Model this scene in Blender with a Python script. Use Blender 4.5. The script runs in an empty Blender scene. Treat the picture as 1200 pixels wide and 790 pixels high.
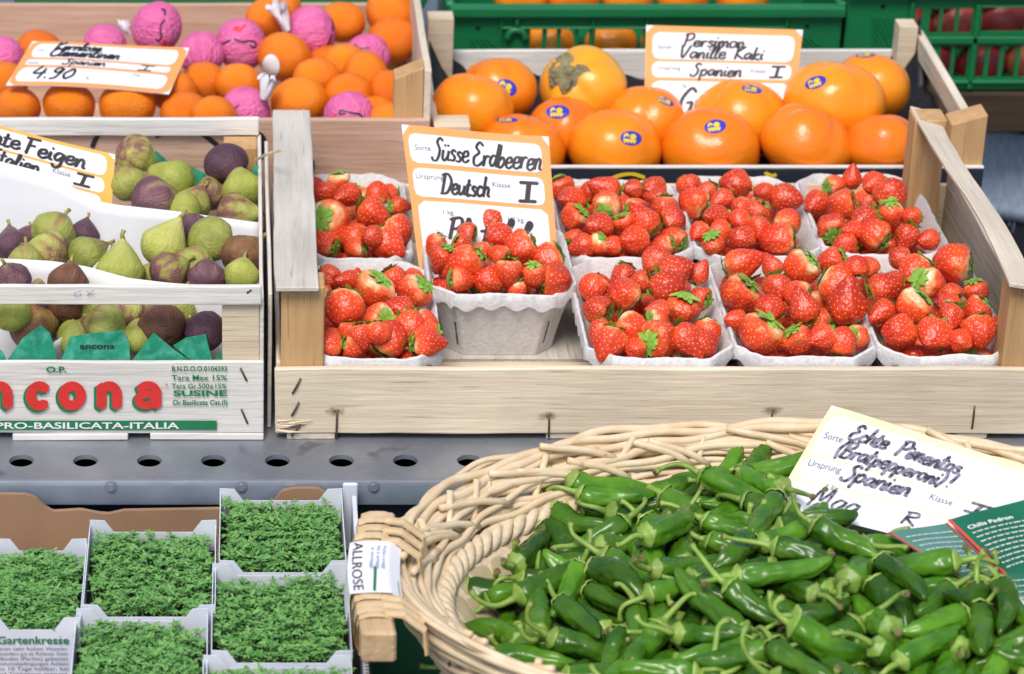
import bpy, bmesh, math, random
import numpy as np
from mathutils import Vector, Matrix, Quaternion, noise as mnoise

R = math.radians
scene = bpy.context.scene
col = scene.collection

# ------------------------------------------------------------------ camera
PITCH = 26.4
CAM = Vector((0.0, -2.031, 1.099))
FPX = 3430.0                       # focal length in photo pixels (1200 wide)
cam_d = bpy.data.cameras.new('camera')
cam = bpy.data.objects.new('camera', cam_d)
col.objects.link(cam)
cam.location = CAM
cam.rotation_euler = (R(90 - PITCH), 0, 0)
cam_d.sensor_width = 36.0
cam_d.lens = 36.0 * FPX / 1200.0
cam_d.shift_x = (600 - 279) / 1200.0
cam_d.clip_start = 0.05
cam_d.clip_end = 200
cam_d.dof.use_dof = True
cam_d.dof.focus_distance = 2.27
cam_d.dof.aperture_fstop = 9.0
scene.camera = cam

# ------------------------------------------------------------------ light: open shade under a bright sky
SUN_EL, SUN_AZ = 58.0, 200.0       # azimuth measured from +Y towards +X
w = bpy.data.worlds.new('World')
scene.world = w
w.use_nodes = True
nt = w.node_tree
sky = nt.nodes.new('ShaderNodeTexSky')
sky.sky_type = 'NISHITA'
sky.sun_disc = False
sky.sun_elevation = R(SUN_EL)
sky.sun_rotation = R(SUN_AZ)
sky.air_density = 1.0
sky.dust_density = 2.5
sky.ozone_density = 1.0
bg = nt.nodes['Background']
bg.inputs['Strength'].default_value = 0.12
nt.links.new(sky.outputs['Color'], bg.inputs['Color'])
sl = bpy.data.lights.new('sun', 'SUN')
sl.energy = 2.2
sl.angle = R(24)
sl.color = (1.0, 0.95, 0.88)
sun = bpy.data.objects.new('sun', sl)
col.objects.link(sun)
_e, _a = R(SUN_EL), R(SUN_AZ)
sdir = Vector((math.sin(_a) * math.cos(_e), math.cos(_a) * math.cos(_e), math.sin(_e)))
sun.rotation_euler = sdir.to_track_quat('Z', 'Y').to_euler()
scene.view_settings.view_transform = 'Standard'
scene.view_settings.look = 'None'
scene.view_settings.gamma = 1.0
scene.view_settings.use_curve_mapping = False
scene.view_settings.exposure = 0.36

# ------------------------------------------------------------------ measuring helpers (photo pixel -> point on a known plane)
_th = R(PITCH)
_F = Vector((0, math.cos(_th), -math.sin(_th)))
_U = Vector((0, math.sin(_th), math.cos(_th)))
_X = Vector((1, 0, 0))
def ray(u, v): return _F + _X * ((u - 279) / FPX) - _U * ((v - 395) / FPX)
def AY(u, v, Y):
    d = ray(u, v); return CAM + d * ((Y - CAM.y) / d.y)
def AZ(u, v, Z):
    d = ray(u, v); return CAM + d * ((Z - CAM.z) / d.z)
def depth(p): return (Vector(p) - CAM).dot(_F)
def proj(p):
    q = Vector(p) - CAM; z = q.dot(_F)
    return (279 + FPX * q.x / z, 395 - FPX * q.dot(_U) / z)

# ------------------------------------------------------------------ object helpers
def put(o, parent=None, label=None, cat=None, group=None, kind=None):
    if o.name not in col.objects: col.objects.link(o)
    if parent is not None: o.parent = parent
    if label: o['label'] = label
    if cat: o['category'] = cat
    if group: o['group'] = group
    if kind: o['kind'] = kind
    return o
def empty(name, loc, label, cat, group=None):
    o = bpy.data.objects.new(name, None)
    o.empty_display_size = 0.02
    o.location = loc
    return put(o, None, label, cat, group)
def world_part(o, parent):
    """parent a mesh whose vertices are in world coordinates to a thing standing at parent.location"""
    o.parent = parent
    o.matrix_parent_inverse = Matrix.Translation(-parent.location)
    return o

class MB:
    def __init__(s): s.v = []; s.f = []; s.m = []
    def add(s, vs, fs, mi=0):
        b = len(s.v)
        s.v.extend([tuple(p) for p in vs])
        s.f.extend([tuple(i + b for i in f) for f in fs])
        s.m.extend([mi] * len(fs))
        return s
    def box(s, x0, x1, y0, y1, z0, z1, bev=0.001, n=1, wob=0.0, seed=0, xf=None, mi=0, seg=1):
        bm = bmesh.new()
        bmesh.ops.create_cube(bm, size=1)
        d = (x1 - x0, y1 - y0, z1 - z0); c = ((x0 + x1) / 2, (y0 + y1) / 2, (z0 + z1) / 2)
        for v in bm.verts: v.co = Vector((v.co.x * d[0], v.co.y * d[1], v.co.z * d[2]))
        if bev: bmesh.ops.bevel(bm, geom=bm.edges[:], offset=min(bev, min(d) * .4), segments=seg, affect='EDGES', profile=.5)
        ax = max(range(3), key=lambda i: d[i])
        if n > 1:
            for k in range(1, n):
                co = [0, 0, 0]; co[ax] = -d[ax] / 2 + d[ax] * k / n
                no = [0, 0, 0]; no[ax] = 1
                bmesh.ops.bisect_plane(bm, geom=bm.verts[:] + bm.edges[:] + bm.faces[:], plane_co=co, plane_no=no)
        bm.verts.ensure_lookup_table()
        out = []
        for v in bm.verts:
            p = v.co + Vector(c)
            if wob:
                q = Vector((p.x, p.y, p.z)); q2 = q * 9 + Vector((seed * 7.3, seed * 3.1, seed * 1.7))
                p = p + Vector((mnoise.noise(q2), mnoise.noise(q2 + Vector((31, 0, 0))), mnoise.noise(q2 + Vector((0, 57, 0))))) * wob
                q3 = q * 60 + Vector((seed * 2.3, 5, 9))
                p = p + Vector((mnoise.noise(q3), mnoise.noise(q3 + Vector((31, 0, 0))), mnoise.noise(q3 + Vector((0, 57, 0))))) * wob * .35
            out.append(xf(p) if xf else p)
        s.add(out, [[v.index for v in f.verts] for f in bm.faces], mi)
        bm.free()
        return s
    def tube(s, pts, rad, n=8, caps=True, mi=0, flat=1.0):
        pts = [Vector(p) for p in pts]
        rs = rad if hasattr(rad, '__len__') else [rad] * len(pts)
        vs, fs = [], []
        t0 = (pts[1] - pts[0]).normalized()
        up = Vector((0, 0, 1)) if abs(t0.z) < .9 else Vector((1, 0, 0))
        nrm = (up - t0 * up.dot(t0)).normalized()
        for i, p in enumerate(pts):
            a = pts[max(i - 1, 0)]; b = pts[min(i + 1, len(pts) - 1)]
            t = (b - a)
            t = t.normalized() if t.length > 1e-9 else t0
            nrm = (nrm - t * nrm.dot(t))
            nrm = nrm.normalized() if nrm.length > 1e-6 else t.orthogonal().normalized()
            bn = t.cross(nrm)
            for k in range(n):
                an = 2 * math.pi * k / n
                vs.append(p + (nrm * math.cos(an) * flat + bn * math.sin(an)) * rs[i])
        for i in range(len(pts) - 1):
            for k in range(n):
                k2 = (k + 1) % n
                fs.append((i * n + k, i * n + k2, (i + 1) * n + k2, (i + 1) * n + k))
        if caps:
            fs.append(tuple(range(n))[::-1]); L = (len(pts) - 1) * n
            fs.append(tuple(L + k for k in range(n)))
        return s.add(vs, fs, mi)
    def patch(s, fn, nu, nv, th=0.0005, mi=0):
        """thin closed sheet from fn(s,t)->Vector"""
        P = [[Vector(fn(i / nu, j / nv)) for i in range(nu + 1)] for j in range(nv + 1)]
        vs, fs = [], []
        def idx(i, j, k): return (j * (nu + 1) + i) * 2 + k
        for j in range(nv + 1):
            for i in range(nu + 1):
                du = P[j][min(i + 1, nu)] - P[j][max(i - 1, 0)]
                dv = P[min(j + 1, nv)][i] - P[max(j - 1, 0)][i]
                n = du.cross(dv)
                n = n.normalized() if n.length > 1e-12 else Vector((0, 0, 1))
                vs.append(P[j][i]); vs.append(P[j][i] - n * th)
        for j in range(nv):
            for i in range(nu):
                fs.append((idx(i, j, 0), idx(i + 1, j, 0), idx(i + 1, j + 1, 0), idx(i, j + 1, 0)))
                fs.append((idx(i, j, 1), idx(i, j + 1, 1), idx(i + 1, j + 1, 1), idx(i + 1, j, 1)))
        for i in range(nu):
            fs.append((idx(i, 0, 0), idx(i, 0, 1), idx(i + 1, 0, 1), idx(i + 1, 0, 0)))
            fs.append((idx(i, nv, 0), idx(i + 1, nv, 0), idx(i + 1, nv, 1), idx(i, nv, 1)))
        for j in range(nv):
            fs.append((idx(0, j, 0), idx(0, j + 1, 0), idx(0, j + 1, 1), idx(0, j, 1)))
            fs.append((idx(nu, j, 0), idx(nu, j, 1), idx(nu, j + 1, 1), idx(nu, j + 1, 0)))
        return s.add(vs, fs, mi)
    def mesh(s, name, mats, smooth=False, angle=None):
        me = bpy.data.meshes.new(name)
        me.from_pydata(s.v, [], s.f)
        for m in (mats if isinstance(mats, (list, tuple)) else [mats]): me.materials.append(m)
        if max(s.m, default=0) > 0: me.polygons.foreach_set('material_index', s.m)
        if smooth:
            me.polygons.foreach_set('use_smooth', [True] * len(me.polygons))
            if angle is not None:
                me.set_sharp_from_angle(angle=R(angle))
        me.update()
        return me
    def build(s, name, mats, parent=None, smooth=False, angle=None, **kw):
        o = bpy.data.objects.new(name, s.mesh(name, mats, smooth, angle))
        put(o, None, **kw)
        if parent is not None: world_part(o, parent)
        return o

def copy_tree(src, children=True, **kw):
    c = src.copy(); col.objects.link(c)
    for k in ('label', 'category', 'group'):
        if k in kw: c[k] = kw[k]
    if children:
        for ch in list(src.children):
            d = ch.copy(); col.objects.link(d); d.parent = c
            for g in list(ch.children):
                e = g.copy(); col.objects.link(e); e.parent = d
    return c

# ------------------------------------------------------------------ materials
def pm(name, base, rough=0.5, c2=None, nscale=8.0, ndetail=4, stretch=(1, 1, 1), lo=0.35, hi=0.65, bump=0.0, bscale=60.0, bdist=0.001,
       bstretch=None, spec=0.5, coat=0.0, sss=0.0, sssr=(0.01, 0.003, 0.002), rnd=0.0, speck=None, trans=0.0, rvar=0.0, coords='Object', metallic=0.0):
    m = bpy.data.materials.new(name); m.use_nodes = True
    t = m.node_tree; N = t.nodes; L = t.links
    p = N['Principled BSDF']
    p.inputs['Roughness'].default_value = rough
    p.inputs['Specular IOR Level'].default_value = spec
    p.inputs['Coat Weight'].default_value = coat
    p.inputs['Coat Roughness'].default_value = 0.12
    p.inputs['Metallic'].default_value = metallic
    if sss:
        p.inputs['Subsurface Weight'].default_value = sss
        p.inputs['Subsurface Radius'].default_value = sssr
        p.inputs['Subsurface Scale'].default_value = 1.0
    if trans: p.inputs['Transmission Weight'].default_value = trans
    tc = N.new('ShaderNodeTexCoord')
    vec = tc.outputs[coords]
    if rnd:
        oi = N.new('ShaderNodeObjectInfo')
        ad = N.new('ShaderNodeVectorMath'); ad.operation = 'ADD'
        sc = N.new('ShaderNodeVectorMath'); sc.operation = 'SCALE'
        cx = N.new('ShaderNodeCombineXYZ')
        L.new(oi.outputs['Random'], cx.inputs[0]); L.new(oi.outputs['Random'], cx.inputs[2])
        L.new(cx.outputs[0], sc.inputs[0]); sc.inputs['Scale'].default_value = 37.0
        L.new(vec, ad.inputs[0]); L.new(sc.outputs[0], ad.inputs[1]); vec = ad.outputs[0]
    colsock = None
    if c2 is not None:
        mp = N.new('ShaderNodeMapping'); mp.inputs['Scale'].default_value = stretch
        L.new(vec, mp.inputs[0])
        nz = N.new('ShaderNodeTexNoise'); nz.inputs['Scale'].default_value = nscale; nz.inputs['Detail'].default_value = ndetail
        L.new(mp.outputs[0], nz.inputs['Vector'])
        mr = N.new('ShaderNodeMapRange'); mr.inputs['From Min'].default_value = lo; mr.inputs['From Max'].default_value = hi
        L.new(nz.outputs['Fac'], mr.inputs['Value'])
        mx = N.new('ShaderNodeMix'); mx.data_type = 'RGBA'
        mx.inputs['A'].default_value = (*base, 1); mx.inputs['B'].default_value = (*c2, 1)
        L.new(mr.outputs[0], mx.inputs['Factor'])
        colsock = mx.outputs['Result']
        if rvar:
            m2 = N.new('ShaderNodeMapRange'); m2.inputs['To Min'].default_value = rough - rvar; m2.inputs['To Max'].default_value = rough + rvar
            L.new(mr.outputs[0], m2.inputs['Value']); L.new(m2.outputs[0], p.inputs['Roughness'])
    if speck is not None:
        (sc_, sfac, scol, slo) = speck
        nz = N.new('ShaderNodeTexNoise'); nz.inputs['Scale'].default_value = sc_; nz.inputs['Detail'].default_value = 2
        L.new(vec, nz.inputs['Vector'])
        mr = N.new('ShaderNodeMapRange'); mr.inputs['From Min'].default_value = slo; mr.inputs['From Max'].default_value = slo + .06; mr.inputs['To Max'].default_value = sfac
        L.new(nz.outputs['Fac'], mr.inputs['Value'])
        mx = N.new('ShaderNodeMix'); mx.data_type = 'RGBA'; mx.inputs['B'].default_value = (*scol, 1)
        if colsock: L.new(colsock, mx.inputs['A'])
        else: mx.inputs['A'].default_value = (*base, 1)
        L.new(mr.outputs[0], mx.inputs['Factor']); colsock = mx.outputs['Result']
    if rnd:
        hs = N.new('ShaderNodeHueSaturation')
        mr = N.new('ShaderNodeMapRange'); mr.inputs['To Min'].default_value = 1 - rnd; mr.inputs['To Max'].default_value = 1 + rnd
        L.new(oi.outputs['Random'], mr.inputs['Value']); L.new(mr.outputs[0], hs.inputs['Value'])
        if colsock: L.new(colsock, hs.inputs['Color'])
        else: hs.inputs['Color'].default_value = (*base, 1)
        colsock = hs.outputs[0]
    if colsock: L.new(colsock, p.inputs['Base Color'])
    else: p.inputs['Base Color'].default_value = (*base, 1)
    if bump:
        mp = N.new('ShaderNodeMapping'); mp.inputs['Scale'].default_value = bstretch or stretch
        L.new(vec, mp.inputs[0])
        nz = N.new('ShaderNodeTexNoise'); nz.inputs['Scale'].default_value = bscale; nz.inputs['Detail'].default_value = 3
        L.new(mp.outputs[0], nz.inputs['Vector'])
        bp = N.new('ShaderNodeBump'); bp.inputs['Strength'].default_value = bump; bp.inputs['Distance'].default_value = bdist
        L.new(nz.outputs['Fac'], bp.inputs['Height']); L.new(bp.outputs[0], p.inputs['Normal'])
    m['_vec'] = 1
    return m

def wood(name, base, c2, axis, knots=False, rough=.75, grain=22.0, stains=()):
    """timber with grain along one axis; stains are rust marks round staples"""
    st = {'x': (.07, 1, 1), 'y': (1, .07, 1), 'z': (1, 1, .07)}[axis]
    m = pm(name, base, rough, c2, nscale=grain * 5, ndetail=6, stretch=st, lo=.3, hi=.7, bump=.7, bscale=240, bdist=.0012, bstretch=st, spec=.25)
    t = m.node_tree; N = t.nodes; L = t.links; p = N['Principled BSDF']
    tc = N.new('ShaderNodeTexCoord')
    # broad tonal drift along the board
    nz = N.new('ShaderNodeTexNoise'); nz.inputs['Scale'].default_value = 9; nz.inputs['Detail'].default_value = 3
    L.new(tc.outputs['Object'], nz.inputs['Vector'])
    mr = N.new('ShaderNodeMapRange'); mr.inputs['From Min'].default_value = .3; mr.inputs['From Max'].default_value = .7
    mr.inputs['To Min'].default_value = .84; mr.inputs['To Max'].default_value = 1.1
    L.new(nz.outputs['Fac'], mr.inputs['Value'])
    hs = N.new('ShaderNodeHueSaturation'); L.new(mr.outputs[0], hs.inputs['Value'])
    src = p.inputs['Base Color'].links[0].from_socket
    L.new(src, hs.inputs['Color']); last = hs.outputs[0]
    # dark thin fibres
    mp = N.new('ShaderNodeMapping'); mp.inputs['Scale'].default_value = tuple(s * .6 if s < 1 else 1 for s in st); L.new(tc.outputs['Object'], mp.inputs[0])
    nf = N.new('ShaderNodeTexNoise'); nf.inputs['Scale'].default_value = 420; nf.inputs['Detail'].default_value = 2; L.new(mp.outputs[0], nf.inputs['Vector'])
    mf = N.new('ShaderNodeMapRange'); mf.inputs['From Min'].default_value = .62; mf.inputs['From Max'].default_value = .74; mf.inputs['To Max'].default_value = .55
    L.new(nf.outputs['Fac'], mf.inputs['Value'])
    mx = N.new('ShaderNodeMix'); mx.data_type = 'RGBA'; mx.inputs['B'].default_value = tuple(c * .45 for c in c2) + (1,)
    L.new(last, mx.inputs['A']); L.new(mf.outputs[0], mx.inputs['Factor']); last = mx.outputs['Result']
    for (sx, sy, sz) in stains:
        mp = N.new('ShaderNodeMapping'); mp.vector_type = 'POINT'
        mp.inputs['Location'].default_value = (-sx * 90, -sy * 90, -sz * 190); mp.inputs['Scale'].default_value = (90, 90, 190)
        L.new(tc.outputs['Object'], mp.inputs[0])
        ln = N.new('ShaderNodeVectorMath'); ln.operation = 'LENGTH'; L.new(mp.outputs[0], ln.inputs[0])
        nn = N.new('ShaderNodeTexNoise'); nn.inputs['Scale'].default_value = 300; L.new(tc.outputs['Object'], nn.inputs['Vector'])
        ad = N.new('ShaderNodeMath'); ad.operation = 'ADD'; L.new(ln.outputs['Value'], ad.inputs[0]); L.new(nn.outputs['Fac'], ad.inputs[1])
        mr = N.new('ShaderNodeMapRange'); mr.inputs['From Min'].default_value = 1.35; mr.inputs['From Max'].default_value = .6; mr.inputs['To Max'].default_value = .85
        L.new(ad.outputs[0], mr.inputs['Value'])
        mx = N.new('ShaderNodeMix'); mx.data_type = 'RGBA'; mx.inputs['B'].default_value = (.09, .04, .02, 1)
        L.new(last, mx.inputs['A']); L.new(mr.outputs[0], mx.inputs['Factor']); last = mx.outputs['Result']
    L.new(last, p.inputs['Base Color'])
    return m

M = {}
M['pale_x'] = wood('pale_poplar_x', (.74, .62, .46), (.62, .50, .35), 'x')
M['pale_y'] = wood('pale_poplar_y', (.74, .65, .52), (.62, .53, .40), 'y')
M['grey_y'] = wood('grey_poplar_y', (.62, .58, .52), (.46, .42, .36), 'y')
M['tan_z'] = wood('tan_block_z', (.60, .38, .19), (.48, .28, .12), 'z')
M['tan_y'] = wood('tan_block_y', (.62, .45, .27), (.48, .32, .17), 'y')
M['pink_x'] = wood('pink_spruce_x', (.64, .45, .34), (.50, .31, .22), 'x', grain=12)
M['pink_y'] = wood('pink_spruce_y', (.66, .48, .33), (.52, .34, .22), 'y', grain=12)
M['white_x'] = wood('whitewashed_x', (.80, .78, .74), (.68, .65, .60), 'x', grain=16)
M['white_y'] = wood('whitewashed_y', (.74, .71, .66), (.62, .58, .52), 'y', grain=16)
M['dark_wood'] = wood('dark_board_x', (.07, .045, .03), (.04, .025, .018), 'x')
M['pulp'] = pm('moulded_pulp', (.70, .69, .68), .9, (.60, .59, .59), nscale=240, ndetail=5, bump=.8, bscale=420, bdist=.0007, spec=.15, speck=(900, .35, (.3, .28, .3), .68))
M['card'] = pm('white_card', (.80, .81, .83), .6, (.74, .75, .78), nscale=20, bump=.06, bscale=90, spec=.3)
M['paper'] = pm('sign_paper', (.82, .83, .85), .5, (.78, .79, .82), nscale=30, spec=.35)
M['yellow_paper'] = pm('pale_yellow_paper', (.80, .74, .44), .55, (.82, .78, .52), nscale=20, spec=.3)
M['orange_print'] = pm('orange_border_ink', (.92, .37, .12), .5, (.90, .345, .105), nscale=40, spec=.35)
M['amber_print'] = pm('amber_border_ink', (.80, .44, .08), .5, (.76, .40, .07), nscale=40, spec=.35)
M['ink'] = pm('black_marker_ink', (.012, .01, .014), .45, (.03, .02, .03), nscale=300)
M['greyink'] = pm('faded_marker_ink', (.03, .028, .04), .6, (.26, .25, .33), nscale=260, lo=.42, hi=.6)
M['print'] = pm('grey_print_ink', (.10, .11, .17), .6)
M['lightprint'] = pm('light_print_ink', (.32, .34, .42), .6)
M['red_ink'] = pm('red_print_ink', (.72, .035, .03), .55, (.64, .03, .025), nscale=80)
M['green_ink'] = pm('green_print_ink', (.012, .20, .075), .55, (.01, .17, .06), nscale=80)
M['blue_ink'] = pm('blue_pen_ink', (.18, .25, .5), .6)
M['steel'] = pm('galvanised_steel', (.34, .365, .40), .42, (.20, .22, .26), nscale=11, ndetail=6, bump=.08, bscale=200, bdist=.0005, metallic=.55, rvar=.1, speck=(26, .55, (.085, .08, .08), .64))
_t = M['steel'].node_tree; _p = _t.nodes['Principled BSDF']; _src = _p.inputs['Base Color'].links[0].from_socket
_tc = _t.nodes.new('ShaderNodeTexCoord'); _mp = _t.nodes.new('ShaderNodeMapping'); _mp.inputs['Scale'].default_value = (.10, 1, 1); _mp.inputs['Rotation'].default_value = (0, 0, .25)
_nz = _t.nodes.new('ShaderNodeTexNoise'); _nz.inputs['Scale'].default_value = 520; _nz.inputs['Detail'].default_value = 1
_mr = _t.nodes.new('ShaderNodeMapRange'); _mr.inputs['From Min'].default_value = .68; _mr.inputs['From Max'].default_value = .76; _mr.inputs['To Max'].default_value = .55
_mx = _t.nodes.new('ShaderNodeMix'); _mx.data_type = 'RGBA'; _mx.inputs['B'].default_value = (.45, .48, .52, 1)
_t.links.new(_tc.outputs['Object'], _mp.inputs[0]); _t.links.new(_mp.outputs[0], _nz.inputs['Vector']); _t.links.new(_nz.outputs['Fac'], _mr.inputs['Value'])
_t.links.new(_mr.outputs[0], _mx.inputs['Factor']); _t.links.new(_src, _mx.inputs['A']); _t.links.new(_mx.outputs['Result'], _p.inputs['Base Color'])
M['steel_lip'] = pm('galvanised_lip', (.30, .36, .45), .5, (.23, .28, .36), nscale=30, ndetail=6, metallic=.45, bump=.05, bscale=300)
M['staple'] = pm('staple_steel', (.10, .09, .09), .45, (.16, .09, .05), nscale=400, metallic=.6)
M['rivet'] = pm('rivet_steel', (.34, .37, .42), .4, metallic=.7)
M['navy'] = pm('navy_recess_shade', (.03, .055, .10), .6, (.022, .04, .08), nscale=30)  # dark blue painted for the shade beneath the counter lip
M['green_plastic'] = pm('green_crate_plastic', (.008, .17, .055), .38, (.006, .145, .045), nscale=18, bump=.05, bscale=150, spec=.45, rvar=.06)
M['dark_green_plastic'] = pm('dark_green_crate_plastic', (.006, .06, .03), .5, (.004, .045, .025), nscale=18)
M['cardboard'] = pm('brown_cardboard', (.33, .21, .13), .85, (.27, .165, .10), nscale=14, ndetail=6, bump=.10, bscale=320, bstretch=(1, 1, .25), spec=.15)
M['cress_box'] = pm('cress_box_card', (.70, .73, .79), .6, (.62, .66, .74), nscale=24, spec=.3)
M['blue_card'] = pm('blue_printed_card', (.05, .13, .42), .55, (.06, .16, .48), nscale=30)
M['cress'] = pm('cress_leaf', (.080, .245, .055), .45, (.18, .38, .10), nscale=160, ndetail=2, spec=.4, sss=0)
M['cress_stem'] = pm('cress_stem', (.22, .40, .14), .5)
M['soil'] = pm('cress_mat', (.035, .045, .02), .95, (.02, .022, .012), nscale=200)
M['black_film'] = pm('black_plastic_film', (.008, .009, .011), .45, (.014, .015, .02), nscale=30, bump=.3, bscale=60, bdist=.003, spec=.25)
M['black_card'] = pm('dark_blue_black_card', (.014, .020, .034), .5, (.018, .026, .04), nscale=40)
M['yellow_ink'] = pm('yellow_print', (.75, .55, .02), .5)
M['white_ink'] = pm('white_print', (.8, .8, .8), .6)
M['tissue_green'] = pm('embossed_green_tissue', (.02, .27, .16), .8, (.10, .42, .30), nscale=130, ndetail=8, lo=.45, hi=.75, bump=.4, bscale=300, spec=.2)
M['wicker'] = pm('peeled_willow', (.74, .60, .41), .45, (.66, .50, .31), nscale=60, ndetail=5, bump=.2, bscale=200, spec=.4, speck=(70, .6, (.42, .20, .07), .70))
M['straw'] = pm('braided_straw', (.70, .58, .41), .7, (.58, .46, .30), nscale=220, ndetail=5, bump=.6, bscale=500, spec=.25)
M['palm'] = pm('palm_leaf_strip', (.56, .46, .28), .55, (.46, .38, .22), nscale=50, ndetail=5, bump=.25, bscale=220, spec=.35, rnd=0)
M['cane'] = pm('split_cane', (.72, .54, .31), .42, (.62, .44, .24), nscale=120, ndetail=3, spec=.45)
M['brochure'] = pm('green_glossy_brochure', (.008, .115, .055), .25, (.014, .15, .08), nscale=12, spec=.5, coat=.4)
M['brochure_back'] = pm('pale_green_brochure', (.07, .22, .16), .25, (.12, .28, .22), nscale=14, spec=.5, coat=.4)
M['red_edge'] = pm('red_brochure_edge', (.72, .07, .03), .3, spec=.5, coat=.4)
M['tissue'] = pm('white_tissue', (.80, .80, .84), .8, (.74, .74, .80), nscale=120, bump=.3, bscale=300)
M['ground'] = pm('market_asphalt', (.05, .05, .052), .9, (.035, .035, .038), nscale=60, bump=.4, bscale=400)
M['cloth_dark'] = pm('navy_cloth', (.010, .014, .022), .9, (.006, .009, .014), nscale=200, bump=.3, bscale=900)
M['cloth_band'] = pm('blue_grey_woven_band', (.46, .56, .70), .9, (.33, .42, .55), nscale=300, stretch=(1, 1, .3), bump=.5, bscale=700)
# ------------------------------------------------------------------ lettering
_txt_cache = {}
def text_geo(s, bold=0.0):
    """flat outline of built-in-font text, unit size, baseline at 0"""
    key = (s, bold)
    if key not in _txt_cache:
        c = bpy.data.curves.new('t', 'FONT'); c.body = s; c.size = 1.0; c.offset = bold; c.resolution_u = 4
        c.fill_mode = 'FRONT'
        o = bpy.data.objects.new('t', c); col.objects.link(o)
        dg = bpy.context.evaluated_depsgraph_get(); dg.update()
        me = bpy.data.meshes.new_from_object(o.evaluated_get(dg))
        vs = [(v.co.x, v.co.y) for v in me.vertices]; fs = [tuple(p.vertices) for p in me.polygons]
        bpy.data.objects.remove(o); bpy.data.curves.remove(c); bpy.data.meshes.remove(me)
        _txt_cache[key] = (vs, fs)
    return _txt_cache[key]
def text_to(mb, s, x, y, size, fn, bold=0.0, width=None, rot=0.0, mi=0, slant=0.0):
    """write s with its baseline start at (x,y) on the surface fn(x,y)->point"""
    vs, fs = text_geo(s, bold)
    if not vs: return
    w_ = max(v[0] for v in vs); sx = size if width is None else width / w_
    c_, s_ = math.cos(rot), math.sin(rot)
    out = []
    for (a, b) in vs:
        a, b = (a + slant * b) * sx, b * size
        out.append(fn(x + a * c_ - b * s_, y + a * s_ + b * c_))
    mb.add(out, fs, mi)

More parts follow.
